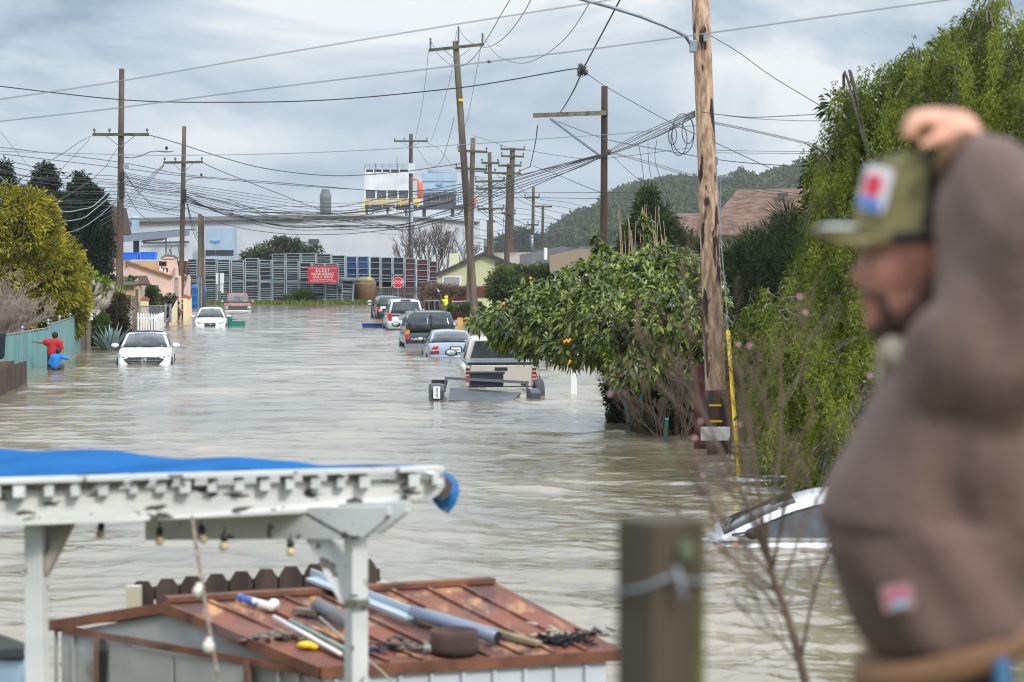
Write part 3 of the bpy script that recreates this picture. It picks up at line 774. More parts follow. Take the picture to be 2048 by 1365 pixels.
# cooling towers
def tower1():
    d = 306.0; t_ = thing('cooling_tower', 'large white cooling tower with dark louvres and yellow railing on the factory roof', 'cooling tower', V((P(774, 432, d).x, d, P(0, 432, d).z)))
    o_ = V(t_.location); q = lambda u, v, dy=0.0: P(u, v, d + dy) - o_
    def slab(u0, v0, u1, v1, name, m, dep=4.0, dy=0.0):
        a, b = q(u0, v0), q(u1, v1)
        return MB().box(((a.x + b.x) / 2, dep / 2 + dy, (a.z + b.z) / 2), (b.x - a.x, dep, a.z - b.z)).build(name, m, t_)
    slab(729, 344.5, 818, 381, 'casing', mat('tower_white', srgb(206, 208, 210), .6, col2=srgb(176, 180, 184), scale=.6, lo=.4, hi=.75))
    slab(730.5, 339.5, 818, 344.3, 'vent_gap', mat('vent_dark', srgb(30, 34, 38), .8), 3.8, .1)
    slab(731, 381.2, 817, 400, 'louvre_bank', mat('louvre_slate', srgb(70, 84, 96), .5, col2=srgb(96, 108, 120), scale=1.2, wave=(1.4, 'Z', .1)), 3.7, .15)
    mb = MB()
    for u in (730, 752, 774, 796, 817):
        a, b = q(u, 381), q(u, 401); MB().box((a.x, .05, (a.z + b.z) / 2), (.14, .16, a.z - b.z)).build('mullion', m_white, t_)
    for u in (731, 747, 764, 781, 799, 817):
        a, b = q(u, 339), q(u, 344.6); mb.box((a.x, .02, (a.z + b.z) / 2), (.12, .14, a.z - b.z))
    mb.build('vent_dividers', m_white, t_)
    slab(729, 400.2, 820, 410, 'base_panel', mat('panel_grey', srgb(178, 182, 186), .6), 4.1, -.05)
    slab(729, 410.2, 835, 418, 'platform_beam', m_dgrey, 4.4, -.2)
    mb = MB()
    for u in (733, 775, 812): 
        a, b = q(u, 418), q(u, 434); mb.box((a.x, .4, (a.z + b.z) / 2), (.3, .3, a.z - b.z))
    mb.bar(q(740, 431, .4), q(752, 419, .4), .12, .12); mb.bar(q(806, 419, .4), q(816, 431, .4), .12, .12)
    mb.build('support_legs', mat('leg_blue_grey', srgb(84, 94, 116), .6), t_)
    mb = MB()
    for (v0) in (398.5, 405): mb.tube([q(729, v0, -.6), q(836, v0, -.6)], .05, 5)
    for u in (729.5, 740, 765, 791, 801, 822, 835): mb.tube([q(u, 398.5, -.6), q(u, 414, -.6)], .05, 5)
    mb.tube([q(729, 398, -.6), q(729, 434, -.6)], .07, 5)
    mb.build('yellow_railing', m_yel, t_)
    mb = MB()
    for v0 in (329, 333.5): mb.tube([q(729, v0, .1), q(817, v0, .1)], .025, 5)
    for u in (729, 739, 752, 765, 781, 795, 806, 817): mb.tube([q(u, 328.5, .1), q(u, 344, .1)], .03, 5)
    for u, v0 in ((750.5, 326), (794, 314)): mb.tube([q(u, v0, 0), q(u, 350, 0)], .05, 5)
    mb.build('top_railing', m_galv, t_)
tower1()
def tower2():
    d = 312.0; t_ = thing('cooling_tower', 'pale blue-grey cooling tower with round fan ring and small blue badge', 'cooling tower', V((P(878, 432, d).x, d, P(0, 432, d).z)))
    o_ = V(t_.location); q = lambda u, v, dy=0.0: P(u, v, d + dy) - o_
    secs = []
    for v, u0, u1 in ((387, 845.5, 911), (375, 844.5, 911), (349, 843.5, 912), (346.5, 842.5, 912.3)):
        a, b = q(u0, v), q(u1, v); secs.append([V((a.x, 0, a.z)), V((b.x, 0, a.z)), V((b.x, 4.2, a.z)), V((a.x, 4.2, a.z))])
    MB().loft(secs).build('casing', m_blue_steel, t_)
    c = (q(853.5, 346).x + q(902, 346).x) / 2
    MB().lathe((c, 2.1, q(0, 346.3).z), [(1.6, 0), (1.55, .25), (1.5, .4), (1.53, .42), (1.35, .42)], 24).build('fan_ring', mat('fan_grey', srgb(150, 162, 166), .5), t_, True)
    mb = MB(); a, b = q(846.5, 387), q(911, 411); mb.box(((a.x + b.x) / 2, 2.1, (a.z + b.z) / 2), (b.x - a.x, 4, a.z - b.z - .02)); mb.build('louvre_bank', mat('louvre_brown_grey', srgb(92, 90, 88), .7, col2=srgb(70, 72, 74), scale=2), t_)
    mb = MB()
    for v in (363, 380.5): mb.bar(q(843.5, v, -.05), q(912, v, -.05), .1, .08)
    for u in (863, 879, 895): mb.bar(q(u, 388, -.02), q(u, 405, -.02), .1, .1, up=(0, 1, 0))
    for v in (389, 404): mb.tube([q(846, v, -.5), q(917, v, -.5)], .04, 5)
    for u in (850, 900, 912, 917): mb.tube([q(u, 389, -.5), q(u, 410, -.5)], .04, 5)
    mb.build('frame_bars', m_galv, t_)
    mb = MB(); a, b = q(836, 411), q(927, 418.5); mb.box(((a.x + b.x) / 2, 1.9, (a.z + b.z) / 2), (b.x - a.x, 4.6, a.z - b.z))
    for u in (848, 905): 
        a, b = q(u, 418), q(u, 434); mb.box((a.x, .4, (a.z + b.z) / 2), (.45, .4, a.z - b.z))
    mb.bar(q(916, 430, .4), q(928, 417, .4), .14, .14)
    mb.build('support_platform', m_dgrey, t_)
    logo(t_, o_, 878.5, 370.5, .9, 311.85)
tower2()
m_orange = mat('orange_pipe', srgb(216, 96, 54), .5)
po = P(834, 415, 303)
mb = MB(); mb.tube([P(824, 359.5, 303) - po, P(834, 359.5, 303) - po, P(836.5, 362, 303) - po, P(836.5, 398, 303) - po], .13, 10)
mb.tube([P(840, 366, 303.5) - po, P(840, 398, 303.5) - po], .1, 8); mb.tube([P(844, 364, 303.5) - po, P(844, 398, 303.5) - po], .1, 8)
o = thing('pipe_run', 'orange pipes with yellow lower ends between the two cooling towers', 'pipes', po)
mb.build('orange_pipes', m_orange, o, True)
MB().tube([P(836.5, 398, 303) - po, P(836.5, 415, 303) - po], .135, 10).tube([P(826, 402, 303) - po, P(834, 404, 303) - po], .12, 8).build('yellow_pipes', m_yel, o, True)
o = MB().lathe((0, 0, 0), [(.62, 0), (.62, .25), (.45, .3), (.5, .55), (.4, .6), (.44, .85), (.34, .9), (.36, 1.05), (.1, 1.15)], 16).build('roof_ventilator', mat('vent_cream', srgb(190, 190, 178), .6), None, True)
o.location = V((P(785, 431, 301).x, 301, P(0, 432, 301).z)); tag(o, 'round louvred ventilator cap on the factory roof below the white tower', 'roof vent')
for (u, v0, v1, lb) in ((935, 374, 399, 'orange windsock hanging beside the leaning pole'), (947.5, 396, 420, 'second orange windsock, lower, between the leaning and mossy poles')):
    t_ = thing('windsock', lb, 'windsock', P(u - 1, v1 + 2, 240))
    c0 = V(t_.location)
    MB().tube([P(u + 1, v0, 240) - c0, P(u, (v0 + v1) / 2, 240) - c0, P(u - 1, v1, 240) - c0], [.26, .2, .09], 10).build('sock', m_orange, t_, True)
    MB().tube([P(u, v0 + 3, 240.3) - c0, P(u - 1, v1 + 90, 240.3) - c0], .035, 6).build('mast', m_galv, t_)
mb = MB()
for u in (700, 708, 716.5): mb.tube([P(u, 424, 298) , P(u, 432, 298)], .05, 5)
for v in (424, 428): mb.tube([P(700, v, 298), P(716.5, v, 298)], .05, 5)
o = mb.build('roof_railing', m_yel); recenter(o); tag(o, 'small yellow railing on the factory roof left of the white tower', 'railing')

# covered dock on the left
t_ = thing('loading_dock', 'steel loading dock roof with dark fascia beyond the pink house', 'loading dock', V((P(300, 520, 232).x, 232, 0)))
o_ = V(t_.location); d = 232.0
q = lambda u, v, dy=0.0: P(u, v, d + dy) - o_
MB().prism([q(218, 472), q(378, 459), q(378, 472), q(218, 487)], (0, .4, 0)).build('fascia', mat('fascia_blue_grey', srgb(112, 122, 136), .5), t_)
MB().prism([q(218, 471, .2), q(378, 458, .2), q(378, 459, .2), q(218, 472, .2)], (0, 5, 0)).build('roof_deck', m_dgrey, t_)
for u, w in ((222.5, .35), (230, .3), (271.5, .55), (331, .12)):
    a, b = q(u, 476, 1.5), q(u, 540, 1.5)
    MB().box((a.x, 1.8, (a.z + 0) / 2 - .2), (w, .3, a.z + .3)).build('column', m_dgrey if w > .2 else m_galv, t_)
mb = MB()
for k in range(9): mb.bar(q(283 + k * 5, 484 - k * .4, 6 + k), q(283 + k * 5 + 14, 477 - k * .4, 2 + k), .12, .1)
mb.build('rafters', m_wood, t_)
# inner wall of the dock
mb = MB(); a, b = P(200, 486, 246) - o_, P(384, 486, 246) - o_; mb.box(((a.x + b.x) / 2, 14.2, (a.z) / 2), (b.x - a.x, .2, a.z))
mb.build('back_wall', m_fac, t_)
MB().bar(P(286, 486.5, 245.7) - o_, P(378, 484.5, 245.7) - o_, .1, .2).build('wall_rail', m_dgrey, t_)
# duct on the factory wall at the left
o = MB().box((0, 0, 0), (.75, 1, 1.25)).lathe((0, 0, .62), [(.3, 0), (.5, .2), (.45, .35), (.2, .45)], 10).build('roof_duct', m_blue_steel); o.location = P(271, 451, 280); tag(o, 'small blue-grey duct behind the dock roof', 'duct')
def bluebin(u0, u1, v0, v1, lb):
    d = 226; t_ = thing('bulk_bin', lb, 'bulk bin', V((P((u0 + u1) / 2, v1, d).x, d, P(0, v1, d).z)), group='blue bulk bins')
    w = (u1 - u0) / S(d); h = (v1 - v0) / S(d)
    MB().box((0, w / 2, h / 2), (w, w, h)).build('tub', mat('blue_plastic', srgb(14, 104, 216), .45), t_, bevel=.03)
    mb = MB()
    for x in (-.25, .25):
        for z in (.3, .7): mb.box((x * w, -.02, z * h), (w * .34, .05, h * .2))
    mb.box((0, -.03, h * .96), (w * 1.02, .08, h * .1))
    for x in (-.47, 0, .47): mb.box((x * w, -.03, h * .5), (w * .07, .06, h * .98))
    mb.build('ribs', _mats['blue_plastic'], t_)
    return t_
bluebin(247, 276, 505.5, 521, 'bright blue bulk bin on the dock, left one, partly behind the pole')
bluebin(281, 310, 504.5, 520.5, 'bright blue bulk bin on the dock, right one, left of the pink chimney')
# raised bank under the dock
o = MB().box((0, 0, 0), (13, 12, 1.0)).build('dock_slab', mat('concrete', srgb(150, 148, 142), .85, col2=srgb(126, 124, 118), scale=1)); o.location = V((P(296, 521, 232).x, 230, P(0, 521, 226).z - .505)); tag(o, 'concrete slab carrying the blue bulk bins', 'dock slab')

# ================================================================ racks
m_rack = mat('rack_galvanised', srgb(170, 184, 190), .5, metal=.15, col2=srgb(128, 142, 150), scale=1.2)
m_tray = mat('tray_shade_dark', srgb(20, 24, 30), .8, col2=srgb(40, 46, 54), scale=.8, col3=srgb(26, 30, 44), scale3=.35, lo3=.5, hi3=.62)
m_trayrim = mat('tray_rim', srgb(150, 162, 168), .6, col2=srgb(86, 98, 108), scale=.5, lo=.4, hi=.6)
m_trayrim2 = mat('tray_rim_pale', srgb(160, 172, 174), .6, col2=srgb(120, 134, 138), scale=.6)
m_tarpb = mat('blue_tarp_bags', srgb(14, 78, 150), .5, col2=srgb(8, 40, 90), scale=1.4, lo=.4, hi=.55)
m_tarpd = mat('navy_load', srgb(10, 26, 48), .6, col2=srgb(14, 52, 96), scale=.6, lo=.5, hi=.65)
m_redl = mat('maroon_load', srgb(92, 30, 40), .6, col2=srgb(36, 26, 34), scale=.8)
def rack(i, u0, u1, vtop, vbase, d, style, lb, grp):
    x0, x1 = P(u0, 600, d).x, P(u1, 600, d).x
    w = x1 - x0; zb = max(P(0, vbase, d).z, .02); h = P(0, vtop, d).z - zb
    t_ = thing('storage_rack', lb, 'storage rack', V(((x0 + x1) / 2, d, zb)), group=grp)
    dep = 1.1; mb = MB()
    for sx in (-1, 1):
        for sy in (0, 1): mb.box((sx * (w / 2 - .03), sy * dep, h / 2), (.06, .06, h))
    for z in (0.05, h * .5, h - .03):
        mb.box((0, -.01, z), (w, .05, .05)); mb.box((0, dep, z), (w, .05, .05))
        for sx in (-1, 1): mb.box((sx * (w / 2 - .03), dep / 2, z), (.05, dep, .05))
    mb.build('frame', m_rack, t_)
    if style in ('n', 'p'):
        inner = MB(); inner.box((0, dep / 2 + .03, h / 2), (w - .14, dep - .12, h - .1)); inner.build('trays', m_tray, t_)  # one dark box stands in for the trays and the shade between them
        rim = MB(); nr = int(h / R.uniform(.17, .21)); 
        for k in range(nr):
            if R.random() < .08: continue
            z = .12 + (h - .2) * k / nr + R.uniform(-.02, .02); tl = R.uniform(-.02, .02)
            rim.bar((-w / 2 + .07, .03, z - tl * w), (w / 2 - .07, .03, z + tl * w), .05, R.choice([.035, .045, .06, .06, .09]))
        rim.build('tray_rims', m_trayrim if style == 'n' else m_trayrim2, t_)
    else:
        nb = 7; gl = MB(); bars = MB()
        for k in range(nb):
            z0 = h * k / nb
            bars.box((0, -.02, z0 + .03), (w, .05, .05))
            if k >= nb - 4 or style == 'r':
                gl.box((R.uniform(-.02, .02), dep / 2, z0 + h / nb * .5), (w - .18, dep - .2, h / nb * R.uniform(.7, .86)))
        bars.build('shelf_bars', m_rack, t_)
        gl.build('shelf_load', {'b': m_tarpb, 'd': m_tarpd, 'r': m_redl}[style], t_, bevel=.04)
        MB().box((0, dep + .2, h / 2), (w - .1, .06, h)).build('shade_sheet', mat('rack_shade', srgb(12, 18, 26), .9), t_)  # dark sheet added behind the shelves as the rack's shaded depth
    return t_
front = [(373, 395, 519), (409, 433, 517), (434, 460, 520), (462, 488, 519), (490, 517, 518), (519, 543, 520), (545, 570, 521), (572, 597, 522), (599, 623, 526), (625, 649, 527), (651, 675, 528)]
ordn = ['first', 'second', 'third', 'fourth', 'fifth', 'sixth', 'seventh', 'eighth', 'ninth', 'tenth', 'eleventh', 'twelfth']
for i, (a, b, c) in enumerate(front):
    rack(i, a, b, c + R.uniform(-1.2, 1.2), 606.5, 199 + R.uniform(-.15, .15), 'n', 'tall galvanised rack of dark trays, %s of the front row from the left' % ordn[i], 'front row of racks')
back = [(544, 571, 508), (572, 601, 507), (603, 632, 506.5), (633, 662, 508), (663, 690, 511)]
for i, (a, b, c) in enumerate(back):
    rack(i, a, b, c, 605, 202, 'p', 'pale tall rack rising over the front row, %s of the back row' % ordn[i], 'back row of racks')
for i, (a, b, c, s_) in enumerate([(692, 714, 513, 'b'), (715, 737, 513, 'b'), (740, 760, 514, 'd'), (762, 784, 515, 'd'), (786, 808, 515, 'd'), (810, 831, 517, 'r'), (833, 856, 519, 'r'), (858, 875, 523, 'r')]):
    rack(i, a, b, c, 600, 203.5, s_, 'open rack with %s load, %s of the row right of the red sign' % ({'b': 'bright blue', 'd': 'navy blue', 'r': 'dark maroon'}[s_], ordn[i]), 'open racks on the right')
lr = rack(0, 683, 706, 562, 606, 198.6, 'n', 'low leaning rack under grey sheeting between the red sign and the tan tank', 'front row of racks')
lr.rotation_euler = (0, math.radians(1.5), 0)
MB().box((0, .4, (606 - 562) / S(198.6) + .1), (1.25, 1.5, .3)).build('grey_sheeting', mat('grey_sheet', srgb(120, 134, 134), .7, col2=srgb(84, 96, 98), scale=3), lr, bevel=.08)

# grass strip
tf = rng.random((2600, 4)); base = np.zeros((2600, 3)); base[:, 0] = P(372, 608, 197).x + tf[:, 0] * (P(870, 608, 197).x - P(372, 608, 197).x); base[:, 1] = 193.5 + 4.8 * tf[:, 1]
hh = .12 + .3 * tf[:, 2] ** 2
base[:, 2] = -.05
ang = tf[:, 3] * 6.28
tip = base + np.stack([np.cos(ang) * .08, np.sin(ang) * .08, hh + .12], -1)
off = np.stack([np.sin(ang) * .1, -np.cos(ang) * .03, np.zeros(2600)], -1)
vs = np.stack([base - off, base + off, tip], 1).reshape(-1, 3)
m_grass = mat('grass_blades', srgb(78, 96, 34), .8, island=[srgb(58, 72, 26), srgb(92, 110, 38), srgb(112, 108, 60)], trans=.3)
o = np_mesh('grass', vs, np.arange(2600 * 3), 3, m_grass); tag(o, 'low green grass along the foot of the racks', 'grass', kind='stuff')

# hiring sign
m_red = mat('sign_red', srgb(176, 36, 48), .5)
d = 197.6; c = P(646, 549.5, d)
t_ = thing('hiring_sign', 'red hiring banner with white lettering hung on the racks', 'sign', c)
w_, h_ = 60 / S(d), 32.5 / S(d)
MB().box((0, 0, 0), (w_, .05, h_)).build('banner', m_red, t_)
MB().bar((-w_ * .4, .02, h_ / 2 + .05), (w_ / 2 + .08, .02, h_ / 2 + .09), .06, .05).bar((w_ / 2 + .06, .02, h_ / 2 + .1), (w_ / 2 + .06, .02, -h_ / 2 - .1), .06, .06, up=(0, 1, 0)).build('sign_frame', m_galv, t_)
for txt, z, sz, sx in (('Southern California Special Express Trucking Inc.', .40, .13, .88), ('S.C.S.E.T', .24, .36, .92), ('NOW HIRING', .02, .34, .86), ('CLASS "A" DRIVERS', -.15, .22, .9), ('2 years Minimum Experience', -.29, .13, 1.1), ('831-775-8957 - Dispatch 831-775-8303', -.41, .13, 1.0)):
    tmesh(txt, sz, .006, m_white, 'lettering', t_, (-.02 if sz > .2 else 0, -.035, z * h_), (math.pi / 2, 0, 0), sx=sx)
# tan tank
d = 201; t_ = thing('storage_tank', 'tan round plastic tank with yellow stains on its domed top', 'tank', V((P(730, 606, d).x, d, .05)))
MB().lathe((0, 0, 0), [(.93, 0), (.93, 1.5), (.95, 1.55), (.93, 1.6), (.93, 1.72), (.78, 1.95), (.5, 2.08), (.2, 2.12)], 28).build('tank_body', mat('tan_plastic', srgb(140, 112, 84), .7, col2=srgb(120, 96, 74), scale=2, lo=.3, hi=.7, stretch=(1, 1, 3)), t_, True)
MB().lathe((0, 0, 1.735), [(.935, -.02), (.8, .2), (.52, .35)], 28).build('stained_rim', mat('yellow_stain', srgb(112, 110, 84), .7, col2=srgb(196, 168, 20), scale=2.6, lo=.55, hi=.6), t_, True)
MB().lathe((-.1, 0, 2.1), [(.22, 0), (.22, .08), (.1, .12)], 12).build('lid', m_dgrey, t_)
# stop sign
d = 186; t_ = thing('stop_sign', 'red octagonal stop sign with brown street name plate on top', 'road sign', V((P(796, 610, d).x, d, 0)))
o_ = V(t_.location); cz = P(796, 565.5, d).z; r = 10.7 / S(d) / math.cos(math.pi / 8)
oc = lambda rr, y: [V((rr * math.cos(math.pi / 8 + k * math.pi / 4), y, cz + rr * math.sin(math.pi / 8 + k * math.pi / 4))) for k in range(8)]
MB().prism(oc(r, -.05), (0, .02, 0)).build('white_border', m_white, t_)
MB().prism(oc(r * .93, -.06), (0, .008, 0)).build('red_face', mat('stop_red', srgb(190, 22, 40), .45), t_)
tmesh('STOP', .36, .004, m_white, 'lettering', t_, (0, -.068, cz), RX, sx=.9)
MB().tube([(0, 0, -.6), (0, 0, cz + .6)], .035, 8).build('post', m_galv, t_)
MB().box((0, -.05, P(0, 551, d).z), (.92, .02, .17)).build('street_name_plate', mat('plate_brown', srgb(82, 44, 38), .5), t_)
tmesh('SALINAS RD', .15, .003, m_white, 'street_name', t_, (0, -.066, P(0, 551, d).z), RX, sx=.95)
# sign backs on the left
d = 184; t_ = thing('road_sign', 'two unpainted sign backs on thin green posts beside the blue barrel', 'road sign', V((P(439, 612, d).x, d, 0)))
o_ = V(t_.location)
for (u0, v0, u1, v1, dy) in ((431.5, 546.5, 448, 568, 0), (435.5, 568.5, 444, 583, .1), (442.5, 569, 447, 586, .4)):
    a, b = P(u0, v0, d + dy) - o_, P(u1, v1, d + dy) - o_
    MB().box(((a.x + b.x) / 2, dy, (a.z + b.z) / 2), (b.x - a.x, .02, a.z - b.z)).build('sign_panel', mat('sign_back', srgb(204, 206, 208), .5), t_)
m_gpost = mat('green_post', srgb(34, 110, 62), .5)
MB().tube([P(438.5, 547, d - .06) - o_, P(438.5, 618, d - .06) - o_], .05, 8).build('post', m_gpost, t_)
MB().tube([P(445.5, 570, d + .5) - o_, P(445.5, 614, d + .5) - o_], .04, 8).build('post', m_gpost, t_)
# blue barrel column
d = 179; t_ = thing('blue_barrel', 'tall bright blue plastic barrel behind the stub poles', 'barrel', V((P(391, 618, d).x, d, -.3)))
MB().lathe((0, 0, 0), [(.27, 0)] + [q_ for k in range(3) for q_ in ((.29, .1 + .6 * k), (.29, .52 + .6 * k), (.31, .56 + .6 * k), (.29, .6 + .6 * k))] + [(.27, 1.92), (.2, 1.98)], 20).build('drum', mat('barrel_blue', srgb(20, 112, 190), .45), t_, True)
t2 = thing('blue_barrel', 'second blue container, mostly hidden behind the reddish stub pole', 'barrel', V((P(407.5, 618, 180).x, 180, -.3)))
MB().lathe((0, 0, 0), [(.2, 0), (.2, 1.3), (.22, 1.32), (.2, 1.5), (.24, 1.56), (.2, 1.75), (.08, 1.8)], 16).build('drum', _mats['barrel_blue'], t2, True)
# dark picket fence + white truck behind the stop sign
def picket(name, lb, u0, u1, d0, d1, v_t, n, wd, gap, m, rails=(.3, .8), pointed=False, zb=-.5, grp=None, hgt=None, cat='fence', thick=.03):
    A = P(u0, 600, d0); B = P(u1, 600, d1); A.z = B.z = 0
    t_ = thing(name, lb, cat, A, group=grp)
    dvec = B - A; Ln = dvec.length; dn = dvec.normalized(); nn = V((dn.y, -dn.x, 0))
    mb = MB()
    for k in range(n):
        f = (k + .5) / n; q = dvec * f
        zt = (hgt if hgt is not None else P(0, v_t[0] * (1 - f) + v_t[1] * f, d0 * (1 - f) + d1 * f).z) + R.uniform(-.015, .015)
        w = wd * R.uniform(.92, 1.06)
        if pointed:
            pl_ = [q - dn * w / 2 + V((0, 0, zb)), q + dn * w / 2 + V((0, 0, zb)), q + dn * w / 2 + V((0, 0, zt - w * .8)), q + V((0, 0, zt)), q - dn * w / 2 + V((0, 0, zt - w * .8))]
        else:
            pl_ = [q - dn * w / 2 + V((0, 0, zb)), q + dn * w / 2 + V((0, 0, zb)), q + dn * w / 2 + V((0, 0, zt)), q - dn * w / 2 + V((0, 0, zt))]
        mb.prism(pl_, nn * thick)
    mb.build('pickets', m, t_)
    zt = hgt if hgt is not None else P(0, v_t[0], d0).z
    mb = MB()
    for r_ in rails:
        z = zb + (zt - zb) * r_; mb.bar(V((0, 0, z)) - nn * .03, dvec + V((0, 0, z)) - nn * .03, .05, .09)
    mb.build('rails', m, t_)
    return t_, A, B
picket('picket_fence', 'weathered dark picket fence below the stop sign', 751, 868, 196, 196, (576, 574), 34, .09, 0, mat('dark_weathered', srgb(62, 56, 52), .9, col2=srgb(92, 86, 80), scale=2), zb=.0)

# ================================================================ houses
m_siding = mat('green_siding', srgb(208, 210, 172), .7, col2=srgb(198, 202, 160), scale=.7)
m_shingle_d = mat('dark_shingle', srgb(72, 72, 78), .9, col2=srgb(54, 54, 60), scale=2)
m_roofw = mat('white_roof', srgb(172, 166, 160), .8, col2=srgb(132, 122, 112), scale=.7, lo=.4, hi=.6)
m_brnroof = mat('brown_shingle', srgb(122, 98, 84), .9, col2=srgb(88, 66, 56), scale=3, stretch=(1, 1, 4), wave=(2.0, 'Z', .05, 'SAW'))
d = 165.0
t_ = thing('green_house', 'pale green clapboard house with dark gable roof right of the factory', 'house', V((P(952, 600, d).x, d, -.4)))
o_ = V(t_.location); q = lambda u, v, dy=0.0: P(u, v, d + dy) - o_
ZB = V((0, 0, -.3))
wl = [V((q(876, 600).x, 0, -.3)), V((q(1075, 600).x, 0, -.3)), q(1075, 552), q(970, 508), q(876, 547)]
MB().prism(wl, (0, 9, 0)).build('wall', m_siding, t_)
mb = MB()
for k in range(22):
    v = 512 + k * 3.1
    if v > 574: break
    f = max(0, (548 - v) / 40.)
    u0 = 876 + max(0, (547 - v) / 39 * 94); u1 = 1075 - max(0, (552 - v) / 44 * 105)
    mb.bar(q(u0, v, -.01), q(u1, v, -.01), .03, .035)
mb.build('clapboard_laps', m_siding, t_)  # thin strips in the siding's own colour along each lap
MB().prism([q(866, 549, -.5), q(970, 503, -.5), q(970, 508, -.5), q(868, 554, -.5)], (0, 10, 0)).prism([q(970, 503, -.5), q(1090, 556, -.5), q(1090, 560, -.5), q(970, 508, -.5)], (0, 10, 0)).build('roof', m_shingle_d, t_)
w = MB(); a, b = q(884, 552, -.05), q(923, 576, -.05)
w.box(((a.x + b.x) / 2, -.03, (a.z + b.z) / 2), (b.x - a.x, .08, a.z - b.z)); wo_ = w.build('window', m_white, t_)
a, b = q(888, 555, -.1), q(919, 576, -.1); MB().box(((a.x + b.x) / 2, -.08, (a.z + b.z) / 2), (b.x - a.x, .04, a.z - b.z)).build('pane', mat('grey_pane', srgb(150, 152, 156), .2), wo_)
a, b = q(990, 525, -.05), q(1003, 534, -.05); mb = MB()
for k in range(5): mb.box(((a.x + b.x) / 2, -.05, b.z + (a.z - b.z) * (k + .5) / 5), (b.x - a.x, .05, .04))
mb.box(((a.x + b.x) / 2, -.02, (a.z + b.z) / 2), (b.x - a.x, .04, a.z - b.z)); mb.build('gable_vent', mat('vent_olive', srgb(120, 124, 96), .7), t_)
a, b = q(925, 573, -.08), q(1075, 594, -.08); MB().box(((a.x + b.x) / 2, -.08, (a.z + b.z) / 2), (b.x - a.x, .1, a.z - b.z)).build('brick_base', mat('red_brown_base', srgb(112, 58, 52), .9, col2=srgb(88, 44, 42), scale=2), t_)
# chimney-like block left of gable
a, b = q(899, 516, 2), q(918, 526, 2); MB().box(((a.x + b.x) / 2, 2, (a.z + b.z) / 2), (b.x - a.x, .8, a.z - b.z + .6)).build('chimney', m_siding, t_)
# low buildings with pale flat roofs behind
def lowhouse(name, lb, pts_top, vwall, d, dep, mr, mw, cat='house'):
    """pts_top: roofline [(u,v)...]; wall below to the ground"""
    c = V((P(sum(p_[0] for p_ in pts_top) / len(pts_top), 600, d).x, d, -.3))
    t_ = thing(name, lb, cat, c); q = lambda u, v, dy=0.0: P(u, v, d + dy) - c
    top = [q(u, v) for u, v in pts_top]
    low = [q(u, vwall if not isinstance(vwall, list) else vv) for (u, v), vv in zip(pts_top, vwall if isinstance(vwall, list) else [0] * len(pts_top))]
    # roof slab sloping up and away
    mb = MB(); n = len(top)
    back = [p_ + V((0, dep, 0)) for p_ in top]
    mb.add(low + top + back, [(i, i + 1, n + i + 1, n + i) for i in range(n - 1)] + [(n + i, n + i + 1, 2 * n + i + 1, 2 * n + i) for i in range(n - 1)])
    for i in (0, n - 1): mb.add([low[i], top[i], back[i]], [(0, 1, 2)])
    ro = mb.build('roof', mr, t_)
    x0, x1 = low[0].x + .15, low[-1].x - .15
    z = min(p_.z for p_ in low) - .02
    MB().box(((x0 + x1) / 2, dep / 2 + .3, z / 2 - .2), (x1 - x0, dep, z + .4)).build('wall', mw, t_)
    return t_
lowhouse('flat_roof_building', 'low building with pale weathered flat roof behind the green house', [(975, 506), (1060, 505), (1140, 504.5)], [528, 528, 528], 185, 12, m_roofw, mat('cream_wall', srgb(206, 200, 180), .8))
lowhouse('flat_roof_building', 'second pale low roof seen above the fruit tree leaves, further left of the hill', [(1040, 510), (1120, 494), (1200, 492)], [545, 540, 530], 150, 10, mat('roof_grey_dark', srgb(92, 94, 104), .9, col2=srgb(112, 112, 118), scale=1), _mats['cream_wall'])
lowhouse('flat_roof_building', 'whitish roof edge just behind the fruit tree top', [(1100, 512), (1150, 500), (1215, 496)], [545, 535, 524], 120, 8, mat('roof_tan', srgb(140, 124, 108), .9), _mats['cream_wall'])
for (u, v0, v1, dd, w_, lb) in ((1091, 496, 520, 140, .1, 'thin white vent pipe on the grey roof left'), (1138, 503, 525, 145, .06, 'thin pole-like vent on the pale roof')):
    o = MB().tube([(0, 0, 0), (0, 0, (v1 - v0) / S(dd))], w_, 8).build('vent_pipe', m_white); o.location = P(u, v1, dd); tag(o, lb, 'vent pipe')
# brown hip roof house
d = 82.0
t_ = thing('brown_roof_house', 'house with brown shingle hip roof behind the big near pole', 'house', V((P(1500, 600, d).x, d, -.4)))
o_ = V(t_.location); q = lambda u, v, dy=0.0: P(u, v, d + dy) - o_
vsr = [q(1400, 470), q(1640, 470), q(1475, 379, 4), q(1620, 377, 4), q(1400, 470, 9), q(1640, 470, 9)]
MB().add(vsr, [(0, 1, 3, 2), (0, 2, 4), (2, 3, 5, 4), (1, 5, 3), (0, 4, 5, 1)]).build('roof', m_brnroof, t_)
MB().add([q(1335, 482, -1), q(1420, 482, -1), q(1345, 427, 3), q(1440, 427, 3), q(1335, 482, 7), q(1420, 482, 7)], [(0, 1, 3, 2), (0, 2, 4), (2, 3, 5, 4), (1, 5, 3)]).build('lower_roof', m_brnroof, t_)
a, b = q(1405, 471, .4), q(1636, 640, .4); b.z = -.3; MB().box(((a.x + b.x) / 2, 4.5, (a.z + b.z) / 2), (b.x - a.x, 8, a.z - b.z)).build('wall', mat('offwhite_wall', srgb(196, 190, 180), .8), t_)
a, b = q(1342, 483, .4), q(1404, 640, .4); b.z = -.3; MB().box(((a.x + b.x) / 2, 3.2, (a.z + b.z) / 2), (b.x - a.x - .05, 6, a.z - b.z)).build('side_wall', _mats['offwhite_wall'], t_)
